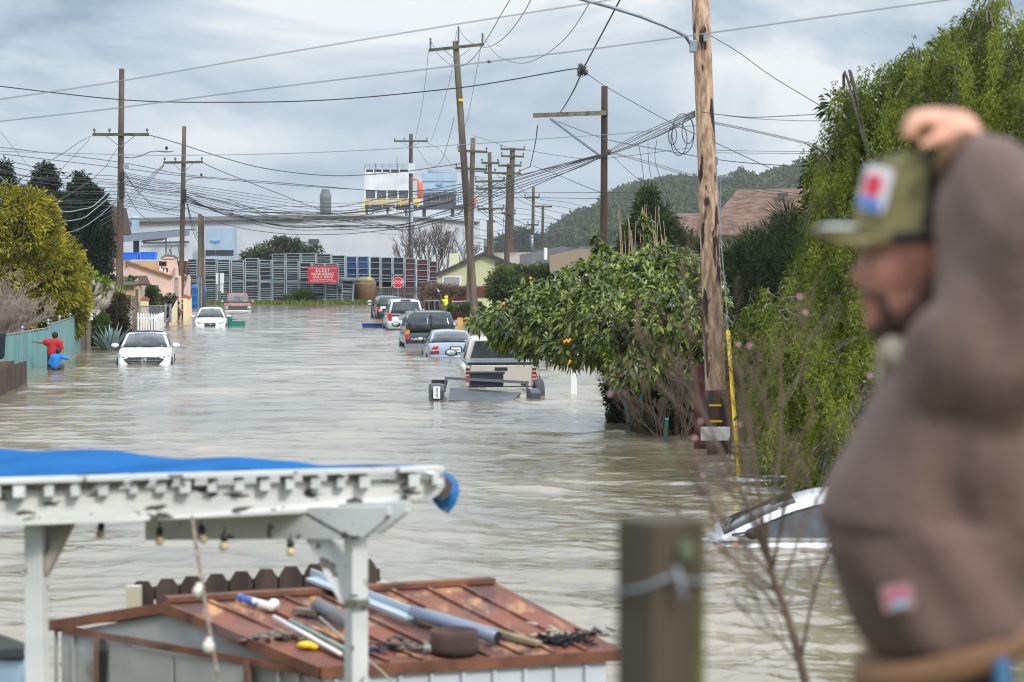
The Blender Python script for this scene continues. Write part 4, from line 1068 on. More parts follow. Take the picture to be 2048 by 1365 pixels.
a, b = q(1556, 386, 3.1), q(1575, 393, 3.1); MB().bar(q(1556, 390, 2.9), q(1575, 390, 2.9), .3, .12).build('skylight', m_dgrey, t_)
# antenna
t2 = thing('roof_antenna', 'thin metal antenna mast rising from the brown roof', 'antenna', P(1441, 436, 81)); c0 = V(t2.location)
mb = MB().tube([V((0, 0, 0)), P(1441, 352, 81) - c0], .018, 5).tube([P(1428, 355, 81) - c0, P(1466, 353, 81) - c0], .012, 5)
for k in range(6): mb.tube([P(1432 + 6 * k, 358, 81) - c0, P(1432 + 6 * k, 351, 81) - c0], .008, 4)
mb.build('mast', m_galv, t2)
# tall brown roof at left behind spruce
d = 152.0
t_ = thing('tall_house', 'house with steep brown shingle gable behind the dark spruce', 'house', V((P(205, 600, d).x, d, -.4)))
o_ = V(t_.location); q = lambda u, v, dy=0.0: P(u, v, d + dy) - o_
MB().prism([q(100, 470), q(194, 470), q(222, 413), q(140, 413)], (0, 5, 0)).build('roof', mat('tan_shingle', srgb(134, 108, 72), .9, col2=srgb(104, 82, 56), scale=2, wave=(1.6, 'Z', .05, 'SAW')), t_)
MB().prism([q(221, 412, -.3), q(225, 413, -.3), q(236, 467, -.3), q(228, 469, -.3)], (0, 5.5, 0)).prism([q(219, 412, -.2), q(223, 412, -.2), q(218, 470, -.2), q(196, 471, -.2)], (0, 5.4, 0)).build('bargeboard', mat('dark_brown_trim', srgb(70, 54, 46), .9), t_)
MB().prism([q(222, 420, 2), q(229, 468, 2), V((q(222, 470, 2).x, 2, -.2)), V((q(70, 470, 2).x, 2, -.2)), q(70, 472, 2), q(196, 472, 2)], (0, 3, 0)).build('wall', mat('mauve_wall', srgb(150, 134, 126), .85), t_)
MB().tube([q(221, 472, -.1), q(221.5, 545, -.1), q(219, 551, -.1)], .05, 6).build('downpipe', mat('downpipe_dark', srgb(66, 58, 62), .5), t_)
# pink house
d = 142.0
t_ = thing('pink_house', 'pale pink stucco house with tiled gable behind the white picket fence', 'house', V((P(285, 640, d).x, d, -.4)))
o_ = V(t_.location); q = lambda u, v, dy=0.0: P(u, v, d + dy) - o_
m_pink = mat('pink_stucco', srgb(226, 194, 178), .85, col2=srgb(214, 182, 168), scale=1.5, bump=.01)
wl = [V((q(219, 660).x, 0, -.2)), V((q(345, 660).x, 0, -.2)), q(345, 554), q(252, 523), q(238, 523), q(219, 530)]
MB().prism(wl, (0, 8, 0)).build('wall', m_pink, t_)
m_tile = mat('clay_tile_edge', srgb(190, 138, 96), .8, col2=srgb(140, 98, 70), scale=6)
mb = MB(); mb.bar(q(251, 521.5, -.1), q(346, 553.5, -.1), .3, .09); mb.bar(q(238, 521.5, -.1), q(218, 529, -.1), .3, .09); mb.build('tile_edge', m_tile, t_)
m_tanroof = mat('tan_gravel_roof', srgb(164, 130, 88), .9, col2=srgb(146, 114, 80), scale=3)
MB().add([q(252, 522, .1), q(318, 544, .1), q(318, 521.6, 8), q(262, 521.5, 8)], [(0, 1, 2, 3)]).build('tan_roof_slope', m_tanroof, t_)
MB().prism([q(215, 522, 8.2), q(375, 522, 8.2), q(375, 560, 8.2), q(215, 560, 8.2)], (0, .3, 0)).build('rear_roof_slope', mat('brown_gravel_roof', srgb(112, 92, 76), .9, col2=srgb(98, 80, 66), scale=3), t_)
MB().bar(q(262, 521.2, 8), q(376, 521.2, 8), .2, .08).build('roof_ridge_trim', m_white, t_)
ch = MB(); a = q(315, 553, 1.2); b = q(344, 553, 1.2); zt = q(0, 518, 1.2).z
ch.loft([[V((x, y, z)) for x, y in ((xa, 1), (xb, 1), (xb, 2), (xa, 2))] for (z, xa, xb) in ((q(0, 556).z, q(318, 0).x, q(346, 0).x), (q(0, 535).z, q(317.5, 0).x, q(344.5, 0).x), (zt, q(316, 0).x, q(341.5, 0).x))])
cho = ch.build('chimney', m_pink, t_)
cx = (q(316, 0).x + q(341.5, 0).x) / 2; rr = (q(341.5, 0).x - q(316, 0).x) / 2
MB().prism([V((cx + rr * math.cos(a_), 1, zt - .05 + rr * .45 * math.sin(a_))) for a_ in np.linspace(0, math.pi, 12)], (0, 1, 0)).build('chimney_arch', m_pink, cho)
MB().tube([V((cx + rr * 1.12 * math.cos(a_), 1.5, zt - .02 + rr * .52 * math.sin(a_))) for a_ in np.linspace(0, math.pi, 12)], .09, 6).build('arch_cap', mat('cap_grey', srgb(104, 98, 90), .9), cho)
for (u0, v0, u1, v1) in ((319, 523.5, 328, 532), (322, 537, 331, 544)):
    a, b = q(u0, v0), q(u1, v1); MB().box(((a.x + b.x) / 2, .98, (a.z + b.z) / 2), (b.x - a.x, .08, a.z - b.z)).build('flue_opening', mat('flue_black', (.006, .006, .006), .95), cho)  # black boxes form the two square chimney openings
MB().tube([q(330, 547, .5), q(330, 539, .5)], .07, 8).build('vent_pipe', m_white, t_)
a, b = q(345, 540, 0), q(357, 600, 0); MB().prism([q(345.2, 660, .1), q(350, 660, 1), q(350, 534, 1), q(345.2, 540, .1)], (0, 1.5, 0)).build('side_wing', mat('mauve_stucco', srgb(176, 150, 140), .85), t_)
wa, wb = q(290, 571, -.05), q(317, 606, -.05)
wo_ = MB().box(((wa.x + wb.x) / 2, -.04, (wa.z + wb.z) / 2), (wb.x - wa.x, .08, wa.z - wb.z)).build('window', mat('pale_window', srgb(196, 204, 222), .25), t_)
mb = MB()
for k in range(7): x = wa.x + (wb.x - wa.x) * k / 6; mb.tube([(x, -.14, wb.z), (x, -.14, wa.z)], .018, 5)
for k in range(4):
    z = wb.z + (wa.z - wb.z) * k / 3; mb.tube([(wa.x, -.14, z), (wb.x, -.14, z)], .018, 5)
for k in range(6):
    x = wa.x + (wb.x - wa.x) * (k + .5) / 6
    mb.tube([(x + .1 * math.cos(s_), -.15, (wa.z + wb.z) / 2 + .3 + .14 * math.sin(s_)) for s_ in np.linspace(0, 6.28, 9)], .012, 4)
mb.build('iron_grille', m_iron, wo_)
a = q(322, 592, -.1); MB().box((a.x, -.12, a.z), (.12, .14, .28)).build('wall_lantern', m_iron, t_)
a = q(253, 533, -.1); MB().ball((a.x, -.12, a.z), .07).tube([(a.x, -.1, a.z + .3), (a.x, -.1, a.z)], .015, 4).build('gable_lamp', m_wood, t_)
# garden porch in front
d = 133.0
t_ = thing('garden_shed', 'small beige shed with mossy flat roof in front of the pink house', 'shed', V((P(262, 650, d).x, d, -.5)))
o_ = V(t_.location); q = lambda u, v, dy=0.0: P(u, v, d + dy) - o_
m_beige = mat('beige_boards', srgb(212, 188, 146), .8, col2=srgb(196, 170, 130), scale=2)
MB().prism([q(205, 650), q(268.5, 650), q(268.5, 570), q(205, 570)], (0, 2.4, 0)).build('front_wall', m_beige, t_)
MB().prism([q(268.6, 650, .5), q(278, 650, .5), q(278, 568, .5), q(274, 556, .5), q(268.6, 562, .5)], (0, 2.2, 0)).build('side_wall', mat('beige_side', srgb(188, 172, 146), .8), t_)
MB().prism([q(206, 571, -.3), q(275, 569, -.3), q(278, 553, 1.6), q(206, 553, 1.6)], (0, 0.02, -.12)).build('roof', mat('mossy_roof', srgb(86, 84, 76), .95, col2=srgb(78, 84, 44), scale=1.5), t_)
MB().bar(q(278, 553, 1), q(286, 570, .6), .9, .1).build('bargeboard', mat('dark_brown_trim2', srgb(84, 66, 60), .9), t_)
wo_ = MB().prism([q(247, 590, -.03), q(262.5, 590, -.03), q(262.5, 613, -.03), q(247, 613, -.03)], (0, .05, 0)).build('window', mat('brown_shutter', srgb(112, 92, 72), .7, wave=(3, 'Z', .02)), t_)
MB().bar(q(262.5, 590, -.05), q(262.5, 614, -.05), .04, .06, up=(0, 1, 0)).bar(q(246, 613.5, -.05), q(264, 613.5, -.05), .04, .05).build('frame', mat('trim_tan', srgb(170, 148, 116), .7), wo_)
MB().prism([q(270, 579, .42), q(276, 579, .42), q(276, 650, .42), q(270, 650, .42)], (0, .05, 0)).build('door', mat('brown_door', srgb(104, 84, 66), .7), t_)
for k in range(6): pass
mb = MB()
for k in range(4): mb.bar(q(206, 574.5 + k * 4, -.01), q(268.5, 574.5 + k * 4, -.01), .02, .025)
mb.build('board_joints', _mats['beige_side'], t_)

# cream posts wall with clay caps beside the pole
for i, (u, vt, vb, dd, lb) in enumerate(((290, 601, 655, 133, 'cream garden pier with clay cap left of the small bush'), (371, 596, 640, 139, 'cream garden pier with clay cap, left of three right of the banded pole'), (376.5, 598, 634, 144, 'cream garden pier, middle of three right of the banded pole'), (379.5, 594, 630, 150, 'cream garden pier nearest the blue barrel'))):
    t_ = thing('garden_pier', lb, 'pier', V((P(u, vb, dd).x, dd, -.5)), group='cream garden piers')
    h = P(0, vt, dd).z + .5; w = .36 if i == 0 else .22
    MB().box((0, 0, h / 2), (w, w, h)).build('shaft', mat('cream_stucco', srgb(230, 212, 178), .8), t_)
    MB().box((0, 0, h + .05), (w * 1.3, w * 1.3, .1)).box((0, 0, h + .14), (w * .7, w * .7, .1)).build('clay_cap', mat('clay', srgb(166, 96, 76), .85), t_)
o = MB().prism([P(338, 660, 132), P(354, 640, 138), P(354, 600, 138), P(350, 606, 136.5), P(338, 632, 132)], (0, .2, 0)).build('garden_wall', _mats['cream_stucco']); recenter(o); tag(o, 'cream sloping garden wall left of the banded pole', 'wall')
o = MB().box((0, 0, .2), (1.1, .3, 1.5)).build('step_block', mat('lilac_concrete', srgb(178, 174, 182), .8)); o.location = P(383, 626, 153); o.location.z = -.75; tag(o, 'pale low concrete step in the water beside the blue barrel', 'step')
# ================================================================ vehicles
SD = math.radians(5.0)      # the street runs 5 degrees left of straight ahead
def paint(name, col, metal=0.0, rough=.28, **k):
    return mat(name, col, rough, metal, coat=.6, **k)
m_tint = mat('tinted_glass', (0.02, 0.026, 0.03), .05, spec=.7, col2=(0.05, 0.06, 0.065), scale=1.6, lo=.4, hi=.6)
m_screen = mat('windscreen_glass', (0.05, 0.062, 0.066), .05, spec=.7, col2=(0.015, 0.02, 0.022), scale=2.2, lo=.42, hi=.58)  # uneven tones put reflections and seats into the glass colour
m_trim = mat('car_black_trim', (0.015, 0.015, 0.017), .45)
m_chrome = mat('chrome', srgb(190, 194, 198), .18, metal=.9)
m_rim = mat('wheel_rim', srgb(120, 122, 126), .35, metal=.7)
m_tail = mat('tail_lamp_red', srgb(196, 24, 34), .2, coat=.5)
m_taild = mat('tail_lamp_dark', srgb(120, 14, 20), .2, coat=.5)
m_amber = mat('lamp_amber', srgb(228, 132, 24), .25, coat=.5)
m_lens = mat('lamp_clear', srgb(206, 210, 214), .15, coat=.6, col2=srgb(120, 124, 128), scale=14)
m_plate = mat('licence_plate_white', srgb(226, 228, 230), .5)
m_plateink = mat('plate_ink', srgb(36, 44, 92), .5)

def body_shell(t_, m, L_, st, zb, name='body', sub=1):
    """st: list of (y fraction -1 rear..1 front, half width, z top) ; cross-section rounded"""
    secs = []
    for (fy, hw, zt) in st:
        y = fy * L_ / 2; hs = []
        for (fx, dz) in ((0, 0), (.5, -.006), (.82, -.022), (.94, -.055), (1.0, -.16), (1.005, (zb - zt) * .55), (.985, (zb - zt) * .8), (.93, zb - zt)):
            hs.append((fx * hw, zt + (dz if dz > (zb - zt) else (zb - zt))))
        ring = [V((-x, y, z)) for x, z in reversed(hs)] + [V((x, y, z)) for x, z in hs[1:]]
        secs.append(ring)
    return MB().loft(secs).build(name, m, t_, True, sub=sub)

def cabin(t_, m, wb, wt, zb, zr, yf, ytf, ytr, yr, name='cabin', r=.12, crown=.04):
    """closed greenhouse in body colour; returns sampler for panes"""
    def ring(f, inset=0.0, dz=0.0):
        w = (wb * (1 - f) + wt * f) - inset; a = yr * (1 - f) + ytr * f + inset; b = yf * (1 - f) + ytf * f - inset
        z = zb * (1 - f) + zr * f + dz; out = []
        rr = r
        for (cx, cy, a0) in ((w - rr, b - rr, 0), (-w + rr, b - rr, 90), (-w + rr, a + rr, 180), (w - rr, a + rr, 270)):
            for k in range(4):
                t = math.radians(a0 + 30 * k); out.append(V((cx + rr * math.cos(t), cy + rr * math.sin(t), z)))
        return out
    secs = [ring(0), ring(.5), ring(.9), ring(1.0, .04, .0), ring(1.0, .16, crown * .6), ring(1.0, wt * .55, crown)]
    o = MB().loft(secs).build(name, m, t_, True)
    return o
def pane(t_, m, c, name='window', bulge=.02, nx=6, nz=3, out=(0, 0, 0), parent=None):
    """c: four corners bottom-left, bottom-right, top-right, top-left, bulging along out"""
    bl, br, tr_, tl = [V(p_) for p_ in c]; out = V(out); vs = []; fs = []
    nrm = (br - bl).cross(tl - bl).normalized()
    if nrm.dot(out) < 0: nrm = -nrm
    for j in range(nz + 1):
        g = j / nz
        for i in range(nx + 1):
            f = i / nx
            p_ = bl.lerp(br, f).lerp(tl.lerp(tr_, f), g)
            vs.append(p_ + nrm * bulge * (1 - (2 * f - 1) ** 2))
    n = nx + 1
    for j in range(nz):
        for i in range(nx):
            fs.append((j * n + i, j * n + i + 1, (j + 1) * n + i + 1, (j + 1) * n + i))
    nv = len(vs)
    vs2 = [p_ - nrm * .05 for p_ in vs]
    fs2 = [tuple(k + nv for k in reversed(f_)) for f_ in fs]
    edge = []
    bnd = [i for i in range(n)] + [j * n + n - 1 for j in range(1, nz + 1)] + [nz * n + i for i in range(n - 2, -1, -1)] + [j * n for j in range(nz - 1, 0, -1)]
    for a, b in zip(bnd, bnd[1:] + bnd[:1]): edge.append((a, a + nv, b + nv, b))
    return MB().add(vs + vs2, fs + fs2 + edge).build(name, m, parent or t_, True)
def wheel(t_, x, y, r=.33, w=.22, z=None):
    z = r if z is None else z
    o = MB()
    prof = [(r * .62, -w / 2), (r * .95, -w / 2), (r, -w / 2 + .03), (r, w / 2 - .03), (r * .95, w / 2), (r * .62, w / 2)]
    n = 28; vs = []; fs = []
    for (rr, xx) in prof:
        for k in range(n):
            a = 2 * math.pi * k / n; vs.append(V((x + xx, y + rr * math.cos(a), z + rr * math.sin(a))))
    for i in range(len(prof) - 1):
        for k in range(n): fs.append((i * n + k, i * n + (k + 1) % n, (i + 1) * n + (k + 1) % n, (i + 1) * n + k))
    fs.append(tuple(reversed(range(n)))); fs.append(tuple(range((len(prof) - 1) * n, len(prof) * n)))
    wo_ = o.add(vs, fs).build('wheel', m_black, t_)
    mb = MB()
    for s_ in (-1, 1):
        mb.tube([V((x + s_ * (w / 2 - .02), y, z)), V((x + s_ * (w / 2 + .006), y, z))], [r * .6, r * .56], 20)
        for k in range(5):
            a = 2 * math.pi * k / 5; mb.bar(V((x + s_ * (w / 2 + .012), y, z)), V((x + s_ * (w / 2 + .012), y + r * .55 * math.cos(a), z + r * .55 * math.sin(a))), .05, .02, up=(1, 0, 0))
    mb.build('rim', m_rim, wo_)
def mirror(t_, m, side, x, y, z, s=1.0):
    o = MB().ball((side * (x + .1 * s), y, z), (.12 * s, .08 * s, .075 * s), 12, 8).build('side_mirror', m, t_, True)
    MB().bar((side * (x - .04), y, z - .06), (side * (x + .06), y, z - .05), .05, .04).build('mirror_arm', m_trim, o)
    MB().ball((side * (x + .1 * s), y - .03 * s, z), (.1 * s, .06 * s, .06 * s), 12, 8).build('mirror_glass', m_lens, o, True)
    return o
def extrude_front(t_, pts, y, th, m, name, parent=None, sgn=1):
    """pts (x,z) polygon at plane y, thickness toward sgn*y"""
    poly = [V((x, y, z)) for x, z in pts]
    return MB().prism(poly, (0, th * sgn, 0)).build(name, m, parent or t_)

def car(name, label, u, vw, d, zg, rz, cat='car', group=None):
    c = P(u, vw, d); return thing(name, label, cat, (c.x, d, zg), rz, group)

# --- front-facing white sedan, half under water (nearest on the left)
FR = math.pi + SD        # cars facing the camera
m_wcar = paint('white_car_paint', srgb(232, 236, 240))
t_ = car('white_sedan', 'white sedan with black roof facing the camera, flooded up to its grille', 293, 728, 81.0, -.42, FR + math.radians(1.5), group=None)
Lc = 4.6
body_shell(t_, m_wcar, Lc, [(-1, .62, .62), (-.985, .76, .86), (-.9, .84, 1.0), (-.5, .9, .98), (0, .905, .96), (.35, .9, .955), (.42, .895, .95), (.6, .885, .9), (.8, .865, .83), (.93, .83, .755), (.985, .78, .68), (1, .68, .56)], .2)
cabin(t_, m_wcar, .82, .62, .93, 1.4, 1.0, .28, -1.1, -1.75)
MB().loft([[V((s_ * w, y, z)) for s_, w, y, z in ((-1, .56, a, 1.42), (-1, .3, a, 1.462), (1, .3, a, 1.462), (1, .56, a, 1.42))] for a in (.2, -.3, -1.0)]).build('black_roof', paint('gloss_black_roof', (0.012, 0.014, 0.02), rough=.12), t_, True)
pane(t_, m_screen, [(-.72, .985, .965), (.72, .985, .965), (.56, .345, 1.37), (-.56, .345, 1.37)], 'windscreen', .035, out=(0, 1, .6))
for s_ in (-1, 1):
    pane(t_, m_tint, [(s_ * .825, .72, .97), (s_ * .825, -.2, .97), (s_ * .655, -.22, 1.35), (s_ * .655, .2, 1.35)], 'side_window', .008, out=(s_, 0, .3))
    pane(t_, m_tint, [(s_ * .825, -.28, .97), (s_ * .825, -1.2, .97), (s_ * .66, -1.0, 1.33), (s_ * .655, -.3, 1.35)], 'side_window', .008, out=(s_, 0, .3))
    mirror(t_, m_wcar, s_, .9, .72, 1.0, 1.05)
    wheel(t_, s_ * .8, 1.42, .33); wheel(t_, s_ * .8, -1.25, .33)
    hl = MB().prism([V((s_ * x, y, z)) for x, y, z in ((.43, 2.27, .60), (.76, 2.17, .61), (.82, 1.98, .655), (.815, 1.98, .735), (.6, 2.2, .70), (.42, 2.28, .67))], (0, -.04, 0)).build('headlight', mat('lamp_smoke', (0.03, 0.034, 0.04), .12, coat=.8), t_)
    MB().ball((s_ * .66, 2.24, .665), (.07, .03, .04), 10, 6).ball((s_ * .76, 2.15, .675), (.05, .03, .035), 10, 6).build('lamp_reflector', m_lens, hl, True)
    MB().prism([V((s_ * x, y, z)) for x, y, z in ((.2, 2.305, .38), (.55, 2.27, .42), (.82, 2.02, .60), (.78, 2.02, .50), (.55, 2.26, .3), (.2, 2.3, .3))], (0, .02, 0)).build('bumper_wing', m_wcar, t_)
gr = MB().prism([V((x, 2.29, z)) for x, z in ((-.52, .46), (-.38, .36), (.38, .36), (.52, .46), (.66, .6), (.46, .66), (0, .68), (-.46, .66), (-.66, .6))], (0, .03, 0)).build('grille', m_trim, t_)
mb = MB()
for z, w in ((.655, .47), (.6, .6), (.55, .56), (.5, .5), (.445, .44), (.39, .38)):
    mb.bar((-w, 2.33, z), (w, 2.33, z), .02, .014)
mb.build('chrome_slats', m_chrome, gr)
mb = MB().tube([V((.092 * math.cos(a), 2.345, .545 + .092 * math.sin(a))) for a in np.linspace(0, 6.2832, 21)], .011, 6)
for pts in (((-.045, .60), (-.0, .555), (.045, .60)), ((-.068, .585), (-.035, .475), (0, .54), (.035, .475), (.068, .585))):
    mb.tube([V((x, 2.35, z)) for x, z in pts], .010, 5)
mb.build('round_emblem', m_chrome, gr, True)
MB().prism([V((x, 2.3, z)) for x, z in ((-.9 * .7, .25), (.9 * .7, .25), (.7, .33), (.4, .36), (-.4, .36), (-.7, .33))], (0, .015, 0)).build('lower_bumper', m_wcar, t_)
mb = MB()
for s_ in (-1, 1): mb.bar((s_ * .3, 1.01, .972), (s_ * .3 + .42, 1.03, .99), .02, .02)
mb.build('wipers', m_trim, t_)
for s_ in (-.36, .36): MB().box((s_, .3, 1.14), (.28, .1, .2)).build('headrest', m_trim, t_, bevel=.04)

# --- second white sedan further back
t_ = car('white_sedan', 'older white sedan facing the camera beside the floating green bin, water above its bumper', 422, 652, 129.5, -.5, FR + math.radians(1.0))
body_shell(t_, m_wcar, 4.6, [(-1, .62, .62), (-.98, .78, .88), (-.5, .86, .96), (.3, .865, .93), (.42, .86, .925), (.6, .85, .885), (.8, .83, .81), (.93, .79, .72), (.985, .72, .62), (1, .62, .5)], .2)
cabin(t_, m_wcar, .79, .56, .91, 1.41, 1.0, .25, -1.0, -1.7)
pane(t_, m_screen, [(-.7, .985, .945), (.7, .985, .945), (.51, .31, 1.36), (-.51, .31, 1.36)], 'windscreen', .04, out=(0, 1, .6))
for s_ in (-1, 1):
    pane(t_, m_tint, [(s_ * .79, .72, .96), (s_ * .79, -.9, .96), (s_ * .6, -.8, 1.34), (s_ * .6, .18, 1.34)], 'side_window', .008, out=(s_, 0, .3))
    mirror(t_, m_wcar, s_, .86, .7, .98); wheel(t_, s_ * .76, 1.4, .32)
    hl = MB().prism([V((s_ * x, y, z)) for x, y, z in ((.40, 2.25, .56), (.55, 2.22, .53), (.74, 2.1, .56), (.76, 2.04, .66), (.66, 2.14, .72), (.46, 2.24, .66))], (0, .03, 0)).build('headlight', m_lens, t_)
    MB().ball((s_ * .58, 2.24, .62), (.06, .03, .05), 10, 6).build('lamp_bowl', m_chrome, hl, True)
gr = MB().prism([V((x, 2.27, z)) for x, z in ((-.3, .55), (-.22, .48), (.22, .48), (.3, .55), (.32, .63), (.25, .66), (-.25, .66), (-.32, .63))], (0, .03, 0)).build('grille', m_trim, t_)
mb = MB().tube([V((x, 2.305, z)) for x, z in ((-.3, .55), (-.22, .48), (.22, .48), (.3, .55), (.32, .63), (.25, .66), (-.25, .66), (-.32, .63), (-.3, .55))], .012, 5).bar((-.3, 2.31, .58), (.3, 2.31, .58), .02, .02)
mb.build('grille_rim', m_chrome, gr); MB().ball((0, 2.32, .58), (.07, .015, .035), 12, 6).build('oval_emblem', m_chrome, gr, True)
MB().bar((-.68, 2.31 - .06, .5), (-.5, 2.28, .5), .02, .02).build('bumper_line', m_trim, t_)

# --- rusty red old pickup
m_rust = mat('faded_red_paint', srgb(148, 78, 70), .6, col2=srgb(168, 108, 96), scale=2.5, col3=srgb(96, 64, 52), scale3=3, lo3=.55, hi3=.65)
t_ = car('old_pickup', 'rusty faded red old pickup truck facing the camera by the racks', 475, 624, 168.5, -.55, FR + math.radians(2), cat='pickup truck')
body_shell(t_, m_rust, 5.2, [(-1, .92, 1.1), (-.2, .95, 1.12), (.1, .95, 1.12), (.3, .95, 1.12), (.6, .95, 1.1), (.9, .94, 1.06), (.97, .94, .98), (1, .93, .84)], .35)
cabin(t_, m_rust, .82, .68, 1.1, 1.72, 1.0, .62, -.45, -.6, crown=.05)
pane(t_, mat('screen_teal', (0.06, .1, .1), .1, col2=(.16, .22, .21), scale=3), [(-.72, 1.0, 1.16), (.72, 1.0, 1.16), (.6, .655, 1.64), (-.6, .655, 1.64)], 'windscreen', .02, out=(0, 1, .5))
for s_ in (-1, 1):
    pane(t_, m_tint, [(s_ * .82, .7, 1.16), (s_ * .82, -.4, 1.16), (s_ * .7, -.38, 1.62), (s_ * .7, .5, 1.62)], 'side_window', .008, out=(s_, 0, .3))
    mirror(t_, m_chrome, s_, .95, .8, 1.2, .9); wheel(t_, s_ * .8, 1.7, .36); wheel(t_, s_ * .8, -1.6, .36)
    hb_ = MB().box((s_ * .77, 2.6, .8), (.26, .06, .26)).build('headlight', m_chrome, t_)
    MB().ball((s_ * .77, 2.63, .8), (.1, .04, .1), 14, 8).build('lamp_bowl', m_lens, hb_, True)
gr = MB().box((0, 2.59, .78), (1.22, .06, .3)).build('grille', mat('grille_black', (0.02, 0.02, 0.035), .5), t_)
mb = MB(); 
for k in range(9): mb.bar((-.6, 2.63, .65 + k * .032), (.6, 2.63, .65 + k * .032), .01, .008)
mb.tube([V((x, 2.64, z)) for x, z in ((-.62, .62), (.62, .62), (.62, .94), (-.62, .94), (-.62, .62))], .014, 5)
mb.build('grille_bars', m_chrome, gr)
MB().box((0, 2.66, .55), (1.8, .14, .14)).build('front_bumper', mat('bumper_white', srgb(206, 204, 196), .5), t_, bevel=.03)
MB().bar((-.9, 2.55, .98), (.9, 2.55, .98), .04, .02).build('hood_edge_rust', mat('rust', srgb(126, 80, 58), .9), t_)

# --- rear-facing vehicles down the right kerb
RR = SD + math.radians(1.0)
m_silver = paint('silver_white_paint', srgb(200, 206, 214), .25)
t_ = car('white_minivan', 'white minivan seen from behind, ahead of the dark green SUV', 806, 657, 122.5, -.27, RR, cat='minivan')
body_shell(t_, m_silver, 4.9, [(-1, .82, .5), (-.995, .9, .78), (-.97, .94, 1.0), (-.8, .96, 1.05), (.3, .96, 1.03), (.6, .92, .98), (.9, .84, .8), (1, .6, .6)], .22)
cabin(t_, m_silver, .9, .7, 1.0, 1.74, 1.7, .9, -2.15, -2.42, crown=.04, r=.16)
pane(t_, m_tint, [(-.74, -2.44, 1.1), (.74, -2.44, 1.1), (.62, -2.2, 1.66), (-.62, -2.2, 1.66)], 'rear_window', .03, out=(0, -1, .2))
for s_ in (-1, 1):
    pane(t_, m_tint, [(s_ * .9, -2.2, 1.1), (s_ * .9, 1.0, 1.1), (s_ * .73, .7, 1.66), (s_ * .73, -2.1, 1.66)], 'side_window', .01, out=(s_, 0, .3))
    MB().loft([[V((s_ * x, y, z)) for x, y in ((.70, -2.5), (.86, -2.46), (.93, -2.28), (.72, -2.3))] for z in (.72, .85, 1.06)]).build('tail_light', m_tail, t_, bevel=.02)
    wheel(t_, s_ * .82, -1.6, .34); wheel(t_, s_ * .82, 1.5, .34); mirror(t_, m_silver, s_, .96, 1.0, 1.15)
    MB().tube([(s_ * .6, -2.0, 1.8), (s_ * .6, -1.9, 1.83), (s_ * .6, .4, 1.83), (s_ * .6, .5, 1.79)], .02, 5).build('roof_rail', m_chrome, t_)
MB().loft([[V((x * w, y, z)) for x, y in ((-1, -2.4), (-.9, -2.58), (0, -2.64), (.9, -2.58), (1, -2.4))] for w, z in ((.9, .3), (.96, .42), (.96, .62), (.93, .68))], closed=True).build('rear_bumper', m_silver, t_, True)
MB().box((0, -2.475, .9), (.66, .05, .2)).build('plate_recess', mat('recess_grey', srgb(150, 152, 156), .5), t_)
MB().box((.02, -2.51, .88), (.31, .02, .155)).build('licence_plate', m_plate, t_)
MB().box((0, -2.54, 1.09), (.5, .02, .03)).tube([(.05, -2.52, 1.12), (.35, -2.5, 1.18)], .012, 4).build('rear_wiper', m_trim, t_)
MB().box((0, -2.15, 1.75), (.5, .1, .03)).build('high_stop_lamp', m_taild, t_)

m_dgreen = paint('dark_green_paint', (0.010, 0.030, 0.028), .2, .22)
t_ = car('dark_green_suv', 'large dark green SUV seen from behind with split rear doors', 853, 694, 96.0, -.42, RR, cat='SUV')
body_shell(t_, m_dgreen, 5.1, [(-1, .93, .62), (-.995, .97, .9), (-.98, .99, 1.12), (-.8, 1.0, 1.16), (.35, 1.0, 1.14), (.6, .98, 1.08), (.95, .92, 1.0), (1, .8, .8)], .45)
cabin(t_, m_dgreen, .96, .78, 1.12, 1.82, 1.6, .9, -2.3, -2.5, crown=.04, r=.16)
for s_ in (-1, 1):
    pane(t_, m_tint, [(s_ * .03, -2.53, 1.2), (s_ * .84, -2.5, 1.2), (s_ * .7, -2.34, 1.74), (s_ * .03, -2.36, 1.76)], 'rear_window', .012, out=(0, -1, .2))
    pane(t_, m_tint, [(s_ * .955, -2.2, 1.22), (s_ * .955, -.5, 1.22), (s_ * .82, -.5, 1.72), (s_ * .82, -2.2, 1.72)], 'side_window', .01, out=(s_, 0, .3))
    pane(t_, m_tint, [(s_ * .955, -.4, 1.22), (s_ * .955, 1.1, 1.22), (s_ * .82, .75, 1.72), (s_ * .82, -.4, 1.72)], 'side_window', .01, out=(s_, 0, .3))
    tl = MB().box((s_ * .89, -2.555, .87), (.13, .06, .2)).build('tail_light', m_tail, t_, bevel=.015)
    MB().box((s_ * .89, -2.556, 1.04), (.13, .06, .1)).build('amber_lens', m_amber, tl)
    MB().box((s_ * .89, -2.556, 1.125), (.13, .06, .05)).build('clear_lens', m_amber, tl)
    wheel(t_, s_ * .84, -1.75, .4, .26); wheel(t_, s_ * .84, 1.6, .4, .26); mirror(t_, m_dgreen, s_, 1.0, 1.05, 1.27, 1.5)
    MB().tube([(s_ * .62, -2.2, 1.89), (s_ * .62, 0.2, 1.9)], .02, 5).build('roof_rail', m_trim, t_)
MB().bar((0, -2.545, .66), (0, -2.4, 1.78), .02, .02, up=(0, 1, 0)).build('door_gap', m_trim, t_)
MB().loft([[V((x * w, y, z)) for x, y in ((-1, -2.4), (-.92, -2.66), (.92, -2.66), (1, -2.4))] for w, z in ((.94, .38), (1.0, .44), (1.0, .58), (.98, .62))]).build('rear_bumper', mat('bumper_chrome_dull', srgb(150, 152, 160), .25, metal=.7), t_)
MB().box((0, -2.55, .66), (1.9, .12, .06)).build('step_pad', m_trim, t_)
tmesh('YUKON XL', .13, .006, m_plate, 'lettering', t_, (-.45, -2.585, .79), RX, sx=1.05)

